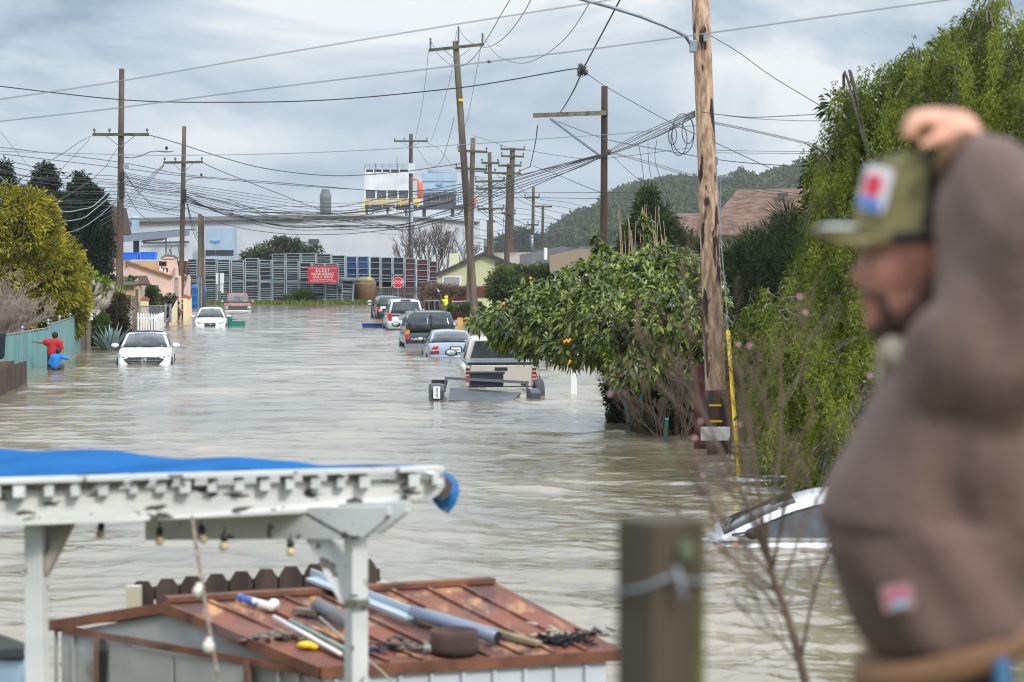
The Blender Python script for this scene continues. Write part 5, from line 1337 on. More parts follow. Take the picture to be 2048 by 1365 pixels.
m_lblue = paint('light_blue_paint', srgb(138, 154, 168), .35, .25)
t_ = car('light_blue_sedan', 'light blue sedan from behind, sunk to its bumper, between green SUV and tan pickup', 897, 712, 87.0, -.48, RR + math.radians(-1))
body_shell(t_, m_lblue, 4.7, [(-1, .68, .52), (-.99, .78, .74), (-.965, .83, .95), (-.93, .85, 1.0), (-.6, .87, 1.02), (0, .88, .98), (.4, .87, .96), (.7, .85, .88), (.95, .78, .72), (1, .6, .5)], .2)
cabin(t_, m_lblue, .80, .6, .97, 1.38, 1.1, .4, -1.05, -1.65)
pane(t_, m_tint, [(-.69, -1.66, 1.02), (.69, -1.66, 1.02), (.55, -1.12, 1.335), (-.55, -1.12, 1.335)], 'rear_window', .03, out=(0, -1, .6))
for s_ in (-1, 1):
    pane(t_, m_tint, [(s_ * .8, -1.2, 1.02), (s_ * .8, .8, 1.02), (s_ * .64, .45, 1.32), (s_ * .64, -.95, 1.32)], 'side_window', .01, out=(s_, 0, .4))
    tl = MB().prism([V((s_ * x, -2.335, z)) for x, z in ((.46, .62), (.77, .6), (.79, .68), (.68, .86), (.5, .88))], (0, -.03, 0)).build('tail_light', m_tail, t_)
    MB().prism([V((s_ * x, -2.367, z)) for x, z in ((.48, .72), (.76, .7), (.75, .745), (.485, .765))], (0, -.006, 0)).build('clear_lens', m_lens, tl)
    MB().prism([V((s_ * x, -2.367, z)) for x, z in ((.47, .63), (.765, .61), (.775, .69), (.478, .71))], (0, -.006, 0)).build('dark_lens', m_taild, tl)
    wheel(t_, s_ * .78, -1.45, .31); wheel(t_, s_ * .78, 1.4, .31); mirror(t_, m_lblue, s_, .88, .75, 1.03)
MB().loft([[V((x * w, y, z)) for x, y in ((-1, -2.2), (-.86, -2.42), (0, -2.46), (.86, -2.42), (1, -2.2))] for w, z in ((.8, .25), (.86, .36), (.86, .5), (.84, .56))]).build('rear_bumper', m_lblue, t_, True)
MB().box((.12, -2.35, .76), (.42, .03, .22)).build('plate_recess', m_trim, t_)
lp = MB().box((.12, -2.372, .75), (.34, .012, .165)).build('licence_plate', m_plate, t_)
tmesh('8GWN517', .1, .002, m_plateink, 'plate_number', lp, (.12, -2.381, .742), RX, sx=.82)
MB().tube([V((.02 + x, -2.36, z + .13)) for x, z in ((-.02, .8), (.02, .8), (.015, .84), (-.015, .84), (-.02, .8))], .004, 4).build('emblem', m_chrome, t_)
MB().box((.1, -1.52, 1.09), (.16, .02, .05)).build('window_sticker', mat('sticker_grey', srgb(150, 160, 166), .5), t_)

# dark SUV and small car ahead of the minivan
m_navy = paint('dark_teal_paint', (0.012, 0.022, 0.026), .2, .2)
t_ = car('dark_suv', 'dark hatchback mostly hidden ahead of the white minivan, left flank and tail lamp showing', 776, 636, 147.0, -.35, RR + math.radians(2))
body_shell(t_, m_navy, 4.5, [(-1, .8, .6), (-.98, .88, 1.0), (-.5, .9, 1.03), (.4, .9, 1.0), (.9, .8, .85), (1, .6, .6)], .3)
cabin(t_, m_navy, .86, .68, 1.0, 1.62, 1.4, .7, -1.95, -2.2)
pane(t_, m_tint, [(-.7, -2.22, 1.08), (.7, -2.22, 1.08), (.58, -2.02, 1.54), (-.58, -2.02, 1.54)], 'rear_window', .02, out=(0, -1, .2))
MB().box((0, -2.24, 1.0), (1.3, .03, .14)).build('white_strip', m_plate, t_)
for s_ in (-1, 1):
    MB().box((s_ * .78, -2.2, .88), (.18, .12, .32)).build('tail_light', m_tail, t_, bevel=.03)
    pane(t_, m_tint, [(s_ * .86, -2.0, 1.08), (s_ * .86, 1.0, 1.08), (s_ * .7, .6, 1.54), (s_ * .7, -1.9, 1.54)], 'side_window', .01, out=(s_, 0, .3))
    wheel(t_, s_ * .8, -1.4, .33); wheel(t_, s_ * .8, 1.4, .33); mirror(t_, m_navy, s_, .9, .9, 1.12, 1.3)
t_ = car('grey_car', 'small grey car farthest in the kerb row, only its mirror and corner showing', 771, 624, 165.0, -.35, RR + math.radians(2))
body_shell(t_, m_navy, 4.3, [(-1, .8, .6), (-.97, .86, .92), (.4, .88, .95), (.9, .8, .8), (1, .6, .6)], .3)
cabin(t_, m_navy, .82, .62, .94, 1.42, 1.2, .6, -1.6, -2.0)
pane(t_, m_tint, [(-.66, -2.02, 1.0), (.66, -2.02, 1.0), (.54, -1.68, 1.36), (-.54, -1.68, 1.36)], 'rear_window', .02, out=(0, -1, .2))
for s_ in (-1, 1): wheel(t_, s_ * .76, -1.3, .32); wheel(t_, s_ * .76, 1.3, .32); mirror(t_, m_silver, s_, .88, .9, 1.02, 1.3)

# --- tan pickup with trailer
m_tan = paint('champagne_paint', srgb(204, 199, 188), .3, .22)
d = 62.5
t_ = car('tan_pickup', 'beige pickup truck from behind, half hidden by the fruit tree, trailer attached', 987, 778, 66.8, -.62, RR + math.radians(-1.5), cat='pickup truck')
body_shell(t_, m_tan, 5.6, [(-1, .94, 1.2), (-.985, .96, 1.235), (-.1, .98, 1.25), (.1, .98, 1.25), (.4, .98, 1.22), (.7, .95, 1.15), (.95, .9, 1.0), (1, .7, .8)], .4, sub=0)
cabin(t_, m_tan, .86, .66, 1.24, 1.9, 1.5, .8, -.62, -.82, r=.14)
MB().prism([V((x, -.9, z)) for x, z in ((-.8, 1.22), (.8, 1.22), (.82, 1.34), (.62, 1.86), (-.62, 1.86), (-.82, 1.34))], (0, .2, 0)).build('rear_cab_frame', m_tan, t_, bevel=.04)
gl = MB().prism([V((x, -.93, z)) for x, z in ((-.7, 1.34), (.7, 1.34), (.56, 1.8), (-.56, 1.8))], (0, .04, 0)).build('rear_window', m_tint, t_, bevel=.01)
MB().bar((.1, -.94, 1.34), (.1, -.94, 1.8), .015, .02, up=(0, 1, 0)).build('window_divider', m_trim, gl)
MB().box((0, -1.85, 1.265), (1.78, 1.86, .07)).build('bed_cover', mat('bed_cover_blue_grey', srgb(92, 108, 122), .35), t_, bevel=.02)
MB().box((0, -2.83, 1.275), (1.74, .1, .05)).build('tailgate_cap', m_trim, t_)
tg = MB().box((0, -2.83, .93), (1.62, .07, .6)).build('tailgate', m_tan, t_, bevel=.015)
MB().box((0, -2.868, 1.12), (.34, .02, .1)).build('tailgate_handle', m_trim, tg, bevel=.01)
MB().lathe((0, 0, 0), [(.0, 0)] * 2, 4) 
el = MB().ball((.62, -2.872, .72), (.105, .012, .042), 18, 8).build('oval_emblem', m_trim, tg, True)
tmesh('F-150', .12, .004, m_trim, 'lettering', tg, (-.52, -2.872, .78), RX, sx=1.1)
for s_ in (-1, 1):
    tl = MB().box((s_ * .885, -2.82, .95), (.12, .08, .54)).build('tail_light', m_tan, t_)
    for z in (1.12, 1.02, .92, .82): MB().box((s_ * .885, -2.87, z), (.11, .03, .06)).build('red_lens', m_tail if z < 1.0 else m_taild, tl, bevel=.01)
    wheel(t_, s_ * .82, -1.8, .38, .25); wheel(t_, s_ * .82, 1.7, .38, .25); mirror(t_, m_trim, s_, .98, 1.0, 1.42, 1.45)
    pane(t_, m_tint, [(s_ * .86, -.6, 1.32), (s_ * .86, 1.0, 1.32), (s_ * .7, .7, 1.8), (s_ * .7, -.5, 1.8)], 'side_window', .01, out=(s_, 0, .3))
MB().box((0, -2.95, .58), (1.84, .2, .12)).build('rear_bumper', m_chrome, t_, bevel=.02)
MB().box((0, -2.86, .645), (1.7, .06, .05)).build('bumper_gap', m_trim, t_)

d = 59.0
t_ = thing('utility_trailer', 'dark flatbed trailer tipped in the water behind the tan pickup', 'trailer', (P(966, 790, d).x, d, -.1), RR)
m_tr = mat('trailer_grey', srgb(54, 57, 62), .6, col2=srgb(78, 83, 88), scale=2.5, bump=.01, bscale=30)
S_ = S(d)
zl = lambda v, dd=d: P(0, v, dd).z + .1
# sloped deck: high at the truck end, dipping under to the rear right
MB().add([(-.95, -1.3, zl(800, d - 1.3)), (.55, -1.3, zl(806, d - 1.3)), (1.05, 1.1, zl(786, d + 1.1)), (-.72, 1.1, zl(775, d + 1.1))] + [(-.95, -1.3, zl(800, d - 1.3) - .06), (.55, -1.3, zl(806, d - 1.3) - .06), (1.05, 1.1, zl(786, d + 1.1) - .06), (-.72, 1.1, zl(775, d + 1.1) - .06)], [(0, 1, 2, 3), (7, 6, 5, 4), (0, 4, 5, 1), (1, 5, 6, 2), (2, 6, 7, 3), (3, 7, 4, 0)]).build('deck', m_tr, t_)
xa, xb = P(896, 770, d + 1.2).x - t_.location.x, P(1066, 770, d + 1.2).x - t_.location.x
MB().bar((xa + .05, .98, zl(756, d + 1)), (xb, .98, zl(766, d + 1)), .07, .07).bar((xa + .08, 1.2, zl(754, d + 1.2)), (xa + .04, 1.2, zl(784, d + 1.2)), .06, .06, up=(0, 1, 0)).bar((xb - .02, 1.2, zl(765, d + 1.2)), (xb, 1.2, zl(790, d + 1.2)), .06, .06, up=(0, 1, 0)).build('front_rail', mat('trailer_rail', srgb(88, 92, 98), .5), t_)
x0, x1 = P(949, 770, d + .9).x - t_.location.x, P(1016, 770, d + .9).x - t_.location.x
bx = MB().box(((x0 + x1) / 2, 1.25, (zl(752) + zl(780)) / 2), (x1 - x0, .42, zl(752) - zl(780))).build('toolbox', mat('toolbox_black', (0.018, 0.022, 0.03), .4), t_, bevel=.01)
MB().box(((x0 + x1) / 2, 1.25, zl(752) + .02), (x1 - x0 + .06, .48, .06)).build('toolbox_lid', _mats['toolbox_black'], bx, bevel=.01)
def fender(u0, u1, v0, v1, dd):
    a, b = P(u0, v1, dd), P(u1, v0, dd); a -= t_.location; b -= t_.location; h = b.z - a.z; w = b.x - a.x
    mb = MB().prism([V((a.x, dd - d - .35, a.z - .2)), V((a.x, dd - d - .35, b.z - h * .35)), V((a.x, dd - d - .15, b.z)), V((a.x, dd - d + .35, b.z)), V((a.x, dd - d + .6, b.z - h * .4)), V((a.x, dd - d + .6, a.z - .2))], (w, 0, 0))
    return mb.build('fender', mat('fender_grey', srgb(62, 66, 72), .5), t_, bevel=.02)
f1 = fender(857, 883, 768, 797, d - .4); fender(1056, 1076, 779, 796, d - .3)
a, b = P(859.5, 797, d - .8) - V(t_.location), P(873, 773, d - .8) - V(t_.location)
lp = MB().box(((a.x + b.x) / 2, a.y, (a.z + b.z) / 2), (b.x - a.x, .012, b.z - a.z)).build('licence_plate', m_plate, f1)
tmesh('4UF7309', .08, .002, m_plateink, 'plate_number', lp, ((a.x + b.x) / 2, a.y - .01, (a.z + b.z) / 2), (math.pi / 2, math.radians(90), 0), sx=.8)
MB().box((P(890, 763, d + 1.3).x - t_.location.x, 1.35, zl(764, d + 1.3)), (.4, .06, .1)).build('side_marker_board', m_trim, t_)
t_ = thing('spare_tyre', 'black spare tyre upright beside the right trailer fender', 'tyre', (P(1077, 785, 60.2).x, 60.2, -.05), math.radians(8))
n = 32; vs = []; fs = []
prof = [(.2, -.1), (.3, -.115), (.345, -.09), (.355, -.03), (.35, 0), (.355, .03), (.345, .09), (.3, .115), (.2, .1)]
for (rr, xx) in prof:
    for k in range(n):
        a = 2 * math.pi * k / n; vs.append(V((xx, rr * math.cos(a), .12 + rr * math.sin(a))))
for i in range(len(prof)):
    i2 = (i + 1) % len(prof)
    for k in range(n): fs.append((i * n + k, i * n + (k + 1) % n, i2 * n + (k + 1) % n, i2 * n + k))
MB().add(vs, fs).build('tyre', mat('old_rubber', srgb(64, 66, 70), .8), t_, True)
MB().tube([(0, -.1, .42), (-.06, -.02, .58), (.02, .06, .6), (.05, .1, .44)], .012, 5).build('strap', m_trim, t_)

# --- near white sunken car, side view, nose to the left
t_ = thing('sunken_white_car', 'white sedan sunk to its doors beneath the weeping tree, seen side-on', 'car', (P(1600, 1090, 28.8).x + .42, 28.8, -.83), math.radians(90 - 3))
body_shell(t_, m_wcar, 4.6, [(-1, .62, .62), (-.98, .78, .86), (-.5, .86, .95), (.1, .87, .95), (.3, .87, .945), (.42, .865, .93), (.6, .855, .88), (.8, .83, .8), (.93, .79, .7), (1, .62, .5)], .2)
# curved roof: side profile stations (y, z, half width of the roof there)
prof = [(1.42, .93, .74), (1.15, 1.06, .71), (.85, 1.2, .68), (.55, 1.32, .64), (.25, 1.405, .61), (-.1, 1.45, .6), (-.5, 1.455, .6), (-.9, 1.42, .6), (-1.3, 1.31, .62), (-1.65, 1.14, .66), (-1.9, .97, .72)]
secs = []
for (y, z, w) in prof:
    ring = [V((-.82, y, .9)), V((-w - .015, y, max(.92, z - .07))), V((-w + .05, y, z - .015)), V((-w * .5, y, z + .01)), V((0, y, z + .02)), V((w * .5, y, z + .01)), V((w - .05, y, z - .015)), V((w + .015, y, max(.92, z - .07))), V((.82, y, .9))]
    secs.append(ring)
MB().loft(secs).build('cabin', m_wcar, t_, True)
for s_ in (-1, 1):
    def sp(y, f):
        z0 = .945; zt = np.interp(-y, [-p_[0] for p_ in prof], [p_[1] for p_ in prof]) - .105; w_ = np.interp(-y, [-p_[0] for p_ in prof], [p_[2] for p_ in prof])
        z = z0 + (max(zt, z0 + .01) - z0) * f; k = (z - .9) / max(zt + .035 - .9, .05)
        return V((s_ * (.835 + (w_ + .035 - .835) * min(1, k)), y, z))
    for (ya, yb, nm) in ((1.22, 1.0, 'quarter_window'), (.96, .02, 'side_window'), (-.06, -1.0, 'side_window'), (-1.05, -1.4, 'quarter_window')):
        ys_ = np.linspace(ya, yb, 8); vs = []; fs = []
        for y_ in ys_: vs += [sp(y_, 0), sp(y_, .5), sp(y_, 1)]
        for k in range(7):
            for j_ in (0, 1): fs.append((k * 3 + j_, k * 3 + j_ + 1, k * 3 + j_ + 4, k * 3 + j_ + 3))
        n0 = len(vs); vs += [p_ - V((s_ * .02, 0, 0)) for p_ in vs]; fs += [tuple(k + n0 for k in reversed(f_)) for f_ in fs]
        MB().add(vs, fs).build(nm, mat('grey_side_glass', (0.06, 0.07, 0.08), .08, spec=.6, col2=(.02, .024, .03), scale=2.5, lo=.42, hi=.6), t_, True)
    MB().tube([sp(y_, 1) + V((s_ * .004, 0, .012)) for y_ in np.linspace(1.26, -1.44, 16)], .011, 5).tube([sp(1.25, 0), sp(-1.42, 0)], .011, 5).build('window_trim', m_trim, t_)
    MB().bar((s_ * .872, .0, .93), (s_ * .875, .0, .5), .004, .01, up=(0, 1, 0)).build('door_seam', m_trim, t_)
    MB().box((s_ * .885, .12, .83), (.03, .16, .03)).build('door_handle', m_wcar, t_, bevel=.008)
    wheel(t_, s_ * .76, 1.45, .32); wheel(t_, s_ * .76, -1.3, .32)
    mo = MB().ball((s_ * .93, 1.02, 1.0), (.09, .1, .07), 12, 8).build('side_mirror', m_trim, t_, True)
    MB().box((s_ * .832, 1.22, .868), (.03, .05, .03)).build('side_marker', m_amber, t_)
pane(t_, m_screen, [(-.66, 1.36, .99), (.66, 1.36, .99), (.55, .52, 1.36), (-.55, .52, 1.36)], 'windscreen', .03, out=(0, 1, .6))
for y_ in (.25, -.75): MB().box((-.35, y_, 1.08), (.4, .12, .3)).build('headrest', m_trim, t_, bevel=.05)

# floating bins
def floatbin(lb, u0, u1, vtop, vw, d, m, rz=0, lidside=None):
    w = (u1 - u0) / S(d); h = (vw - vtop) / S(d)
    t_ = thing('floating_bin', lb, 'bin', (P((u0 + u1) / 2, vw, d).x, d, -.1), rz)
    MB().loft([[V((x * w / 2 * k, y * .3 * k, z)) for x, y in ((-1, -1), (1, -1), (1, 1), (-1, 1))] for z, k in ((-.1, .88), (h * .7 + .1, 1.0), (h * .72 + .1, 1.05), (h * .82 + .1, 1.05))]).build('tub', m, t_, bevel=.015)
    return t_, w, h
m_teal = mat('green_bin_plastic', srgb(20, 120, 104), .45)
t_, w, h = floatbin('green wheeled bin floating on its side next to the far white sedan', 458, 491, 640, 652, 127.5, m_teal, .1)
MB().tube([(-w * .5, -.1, .1), (-w * .42, -.1, h + .28)], [.1, .14], 8).box((-w * .25, -.1, h + .14), (w * .4, .3, .05)).build('lid', m_teal, t_)
MB().bar((-w * .1, -.33, .1), (-w * .02, -.33, h * .8), .03, .03, up=(0, 1, 0)).build('seam', m_teal, t_)
t_, w, h = floatbin('dark blue bin floating beside the white minivan', 725, 766, 645, 655, 125, mat('blue_bin_plastic', srgb(48, 66, 128), .5), -.05)
MB().box((0, 0, h + .02), (w * 1.02, .66, .06)).bar((-w * .2, -.34, .12), (w * .3, -.34, .12), .02, .05).build('lid', mat('blue_bin_lid', srgb(60, 80, 140), .5), t_, bevel=.02)

# white van behind the picket fence
t_ = thing('white_pickup', 'white pickup behind the dark picket fence below the stop sign', 'pickup truck', (P(795, 600, 207).x, 207, .1), math.radians(90))
body_shell(t_, m_wcar, 3.6, [(-1, .85, .9), (.2, .9, .95), (.7, .88, .9), (1, .8, .75)], .3)
cabin(t_, m_wcar, .8, .66, .9, 1.55, .95, .5, -1.5, -1.75)
for s_ in (-1, 1):
    for (y0, y1) in ((.7, -.2), (-.3, -1.3)):
        pane(t_, m_tint, [(s_ * .81, y0, .96), (s_ * .81, y1, .96), (s_ * .69, y1, 1.48), (s_ * .69, y0 - .2, 1.48)], 'side_window', .01, out=(s_, 0, .3))
    wheel(t_, s_ * .78, 1.1, .36); wheel(t_, s_ * .78, -1.1, .36)

# ================================================================ people on the left, worker on the right
def capsules(parts, res=.03, smooth=6, name='body', m=None, parent=None, lvl=0):
    """one continuous surface from overlapping tapered capsules / ellipsoids, joined by voxel remesh"""
    mb = MB()
    for p_ in parts:
        if p_[0] == 'l': mb.loft(p_[1])
        elif p_[0] == 'c':
            _, a, b, ra, rb = p_; a, b = V(a), V(b); n = 6
            pts = [a.lerp(b, k / n) for k in range(n + 1)]
            mb.tube(pts, [ra + (rb - ra) * k / n for k in range(n + 1)], 12); mb.ball(a, ra * .99, 12, 8); mb.ball(b, rb * .99, 12, 8)
        else:
            _, c, r = p_; mb.ball(c, r, 16, 10)
    o = mesh_from('tmp', mb.v, mb.f)
    r = o.modifiers.new('r', 'REMESH'); r.mode = 'VOXEL'; r.voxel_size = res; r.use_smooth_shade = True
    s = o.modifiers.new('s', 'SMOOTH'); s.factor = .5; s.iterations = smooth
    dg = bpy.context.evaluated_depsgraph_get(); dg.update()
    me = bpy.data.meshes.new_from_object(o.evaluated_get(dg)); me.name = name
    COL.objects.unlink(o); bpy.data.objects.remove(o)
    me.materials.clear()
    if m: me.materials.append(m)
    me.polygons.foreach_set('use_smooth', [True] * len(me.polygons))
    return link(bpy.data.objects.new(name, me), parent)
m_skin = mat('brown_skin', srgb(128, 84, 62), .6)
m_hair = mat('black_hair', (0.008, 0.008, 0.009), .7)
# adult in red, turned toward the fence, seen from behind, left arm out
ZG = -.45
t_ = thing('person', 'adult in red T-shirt wading, left arm reaching to the green fence', 'person', (P(106, 742, 76).x, 76, ZG))
px = lambda u, v, dy=0.0: P(u, v, 76 + dy) - V(t_.location)
hd = px(110, 672)
capsules([('c', (-.1, 0, .0), (-.09, .02, .48), .06, .085), ('c', (.1, 0, 0), (.08, .02, .48), .06, .085), ('c', (-.09, .02, .48), (-.05, .03, .88), .085, .12), ('c', (.08, .02, .48), (.07, .03, .88), .085, .12),
          ('e', (.01, .03, .92), (.2, .15, .16)), ('c', (.01, .03, .95), px(108, 688, .06), .17, .15), ('c', px(93, 684), px(118, 686), .1, .1),
          ('c', px(110, 684), hd, .06, .06), ('e', hd, (.085, .1, .115)), ('c', px(94, 684), px(82, 686), .06, .042), ('c', px(82, 686), px(69, 684), .04, .03), ('e', px(66, 684), (.06, .03, .035)),
          ('c', px(120, 688), px(126, 702, -.05), .07, .05), ('c', px(126, 702, -.05), px(125, 712, -.2), .045, .035)], .028, 3, 'body', m_skin, t_)
capsules([('c', (.0, .03, .92), px(107, 690, .06), .2, .185), ('c', px(93, 685), px(119, 687), .12, .12), ('c', px(96, 685), px(90, 686), .085, .066), ('c', px(118, 687), px(124, 697, -.03), .09, .075)], .028, 3, 'red_shirt', mat('red_cloth', srgb(168, 22, 34), .8), t_)
capsules([('c', (-.1, 0, .1), (-.09, .02, .5), .075, .1), ('c', (.1, 0, .1), (.08, .02, .5), .075, .1), ('c', (-.09, .02, .5), (-.05, .03, .9), .1, .135), ('c', (.08, .02, .5), (.07, .03, .9), .1, .135), ('e', (.01, .03, .9), (.205, .165, .15))], .028, 3, 'dark_trousers', mat('black_trousers', (0.012, 0.013, 0.018), .85), t_)
MB().ball(hd + V((0, .0, .02)), (.1, .115, .115), 14, 10).build('hair', m_hair, t_, True)
# child in blue, bending, from behind
t_ = thing('person', 'child in bright blue long-sleeved shirt crouching beside the adult in red', 'person', (P(117, 744, 74.6).x, 74.6, -.4))
px = lambda u, v, dy=0.0: P(u, v, 74.6 + dy) - V(t_.location)
hd = px(116.5, 703.5)
hip = px(113, 733)
capsules([('c', px(108, 742), px(106, 741, .1), .06, .06), ('c', px(107, 752), px(106, 738, .05), .055, .075), ('c', px(124, 752), px(124, 732, .0), .05, .065), ('c', px(106, 738, .05), hip, .075, .1), ('c', px(124, 732), hip, .07, .1),
          ('c', hip, px(113, 716), .13, .12), ('c', px(106, 714), px(121, 712), .08, .08), ('c', px(115, 711), hd, .05, .05), ('e', hd, (.08, .09, .1)),
          ('c', px(122, 712), px(130, 716), .055, .045), ('c', px(130, 716), px(136, 718), .042, .034), ('e', px(138, 718), (.045, .03, .03)), ('c', px(105, 715), px(99, 727), .055, .045)], .026, 3, 'body', m_skin, t_)
capsules([('c', px(111, 731), px(113, 717), .155, .145), ('c', px(106, 714.5), px(121, 713), .095, .095), ('c', px(122, 713), px(130, 716.5), .07, .058), ('c', px(130, 716.5), px(135.5, 718), .056, .046), ('c', px(105, 715), px(99, 727), .07, .06)], .026, 3, 'blue_shirt', mat('blue_cloth', srgb(22, 118, 196), .8), t_)
capsules([('c', px(107, 746), px(106, 738, .05), .07, .09), ('c', px(124, 742), px(124, 732), .065, .08), ('c', px(106, 738, .05), hip, .09, .125), ('c', px(124, 732), hip, .085, .12)], .026, 3, 'grey_shorts', mat('grey_trousers', srgb(70, 72, 80), .85), t_)
MB().ball(hd + V((0, -.005, .015)), (.088, .098, .098), 14, 10).build('hair', m_hair, t_, True)
# worker in hi-vis
t_ = thing('person', 'worker in yellow hi-vis jacket and hood holding a thin flag stick', 'person', (P(893, 640, 156).x, 156, -.4))
px = lambda u, v, dy=0.0: P(u, v, 156 + dy) - V(t_.location)
hd = px(892.5, 595)
m_hv = mat('hivis_yellow', srgb(214, 236, 24), .7)
capsules([('c', (-.08, 0, 0), (-.07, 0, .5), .07, .09), ('c', (.1, 0, 0), (.08, 0, .5), .07, .09), ('c', (-.07, 0, .5), (0, 0, .95), .09, .14), ('c', (.08, 0, .5), (.02, 0, .95), .09, .14), ('c', (.02, 0, .95), px(893, 603), .16, .17), ('e', hd, (.09, .1, .12)), ('c', px(890, 602), px(885, 601), .07, .06), ('c', px(885, 601), px(884, 598, -.1), .05, .04)], .04, 3, 'body', m_skin, t_)
capsules([('c', (.02, 0, .7), px(893.5, 604), .2, .21), ('c', px(890, 602), px(885, 601), .1, .085), ('c', px(897, 604), px(898, 612, -.1), .1, .08)], .04, 3, 'hivis_jacket', m_hv, t_)
MB().ball(hd + V((0, .02, .0)), (.125, .13, .15), 12, 8).build('hood', m_hv, t_, True)
MB().ball(hd + V((0, -.02, .12)), (.1, .1, .05), 12, 6).build('orange_cap', m_orange, t_, True)
fl = thing('flag_stick', 'thin stick with small pale flag held by the hi-vis worker', 'flag', P(884, 598, 155.8)); c0 = V(fl.location)
MB().tube([P(885, 600, 155.8) - c0, P(878, 584, 155.8) - c0], .015, 5).build('stick', m_wood, fl)
MB().prism([P(874.5, 577, 155.8) - c0, P(879.5, 583, 155.8) - c0, P(876.5, 585, 155.8) - c0], (0, .02, 0)).build('flag', m_white, fl)
# ================================================================ vegetation
def unit(a):
    return a / np.maximum(np.linalg.norm(a, axis=1, keepdims=True), 1e-9)
def leaf_mesh(name, m, parent, Pn, Dn, Ln, Wn, droop=0.0, fold=.25, up=None, seed=0, mid=.45):
    """kite leaves: base at Pn, along Dn; two triangles each, folded on the midrib"""
    g = np.random.default_rng(seed); n = len(Pn)
    rnd = unit(g.normal(size=(n, 3)))
    if up is not None: rnd = unit(rnd * .8 + np.array(up))
    side = unit(np.cross(Dn, rnd)); nr = np.cross(side, Dn)
    Ln = np.asarray(Ln).reshape(-1, 1) * np.ones((n, 1)); Wn = np.asarray(Wn).reshape(-1, 1) * np.ones((n, 1))
    midp = Pn + Dn * Ln * mid
    tip = Pn + Dn * Ln - np.array([0, 0, 1.]) * Ln * droop
    l = midp + side * Wn / 2 + nr * Wn * fold; r = midp - side * Wn / 2 + nr * Wn * fold
    vs = np.stack([Pn, r, tip, l], 1).reshape(-1, 3)
    b = (np.arange(n) * 4)[:, None]
    idx = np.concatenate([b, b + 1, b + 2, b, b + 2, b + 3], 1)
    return np_mesh(name, vs, idx, 3, m, parent)

def E(u, v, d, ru, rv, dd, org):
    """ellipsoid blob given by its picture extent at distance d, thickness dd"""
    c = P(u, v, d) - org
    return (np.array(c), np.array((ru / S(d), dd, rv / S(d))))

def clump_points(blobs, nclump, per, csize, shell=.55, seed=1, flat=1.0, zmin=None):
    g = np.random.default_rng(seed); A = np.array([b[1][0] * b[1][2] for b in blobs]); A = A / A.sum()
    out = []; outd = []
    for b, a in zip(blobs, A):
        k = max(3, int(nclump * a))
        d = unit(g.normal(size=(k, 3))); r = shell + (1 - shell) * g.random((k, 1)) ** .6
        c = b[0] + d * r * b[1]
        pts = unit(g.normal(size=(k * per, 3))) * (g.random((k * per, 1)) ** .5) * csize * np.repeat(g.uniform(.6, 1.3, (k, 1)), per, 0)
        pts[:, 2] *= flat
        cc = np.repeat(c, per, 0); dirs = unit(np.repeat(d, per, 0) * .6 + unit(pts) * .9)
        out.append(cc + pts); outd.append(dirs)
    Pn, Dn = np.concatenate(out), np.concatenate(outd)
    if zmin is not None:
        k = Pn[:, 2] > zmin; Pn, Dn = Pn[k], Dn[k]
    return Pn, Dn

def branches(mb, p, d, L_, r, depth, g, spread=.5, kids=3, up=.1, shrink=.68, n=5, minr=.004):
    pts = [V(p)]; dd = V(d).normalized()
    for k in range(3):
        dd = (dd + V((g.uniform(-1, 1), g.uniform(-1, 1), g.uniform(-1, 1))) * .16 + V((0, 0, up * .3))).normalized()
        pts.append(pts[-1] + dd * L_ / 3)
    mb.tube(pts, [max(minr, r), max(minr, r * .88), max(minr, r * .76), max(minr, r * .62)], n, cap=False)
    if depth <= 0: return
    for k in range(kids):
        nd = (dd + V((g.uniform(-1, 1), g.uniform(-1, 1), g.uniform(-.6, 1))) * spread * 1.5 + V((0, 0, up))).normalized()
        q = pts[-1] if k < 2 else pts[2]
        branches(mb, q, nd, L_ * shrink * g.uniform(.8, 1.15), r * .6, depth - 1, g, spread, kids, up, shrink, n if depth > 2 else 4, minr)

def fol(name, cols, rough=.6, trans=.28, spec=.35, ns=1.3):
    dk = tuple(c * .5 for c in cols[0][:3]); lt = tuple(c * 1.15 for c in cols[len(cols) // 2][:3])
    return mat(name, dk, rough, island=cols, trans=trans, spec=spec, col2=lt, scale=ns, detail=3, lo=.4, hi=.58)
m_bark = mat('tree_bark', srgb(98, 84, 70), .95, col2=srgb(66, 56, 48), scale=6, stretch=(1, 1, .3), bump=.01)
m_barkg = mat('pale_bark', srgb(168, 162, 154), .9, col2=srgb(124, 118, 110), scale=5)
m_barkb = mat('twig_brown', srgb(104, 92, 84), .95)

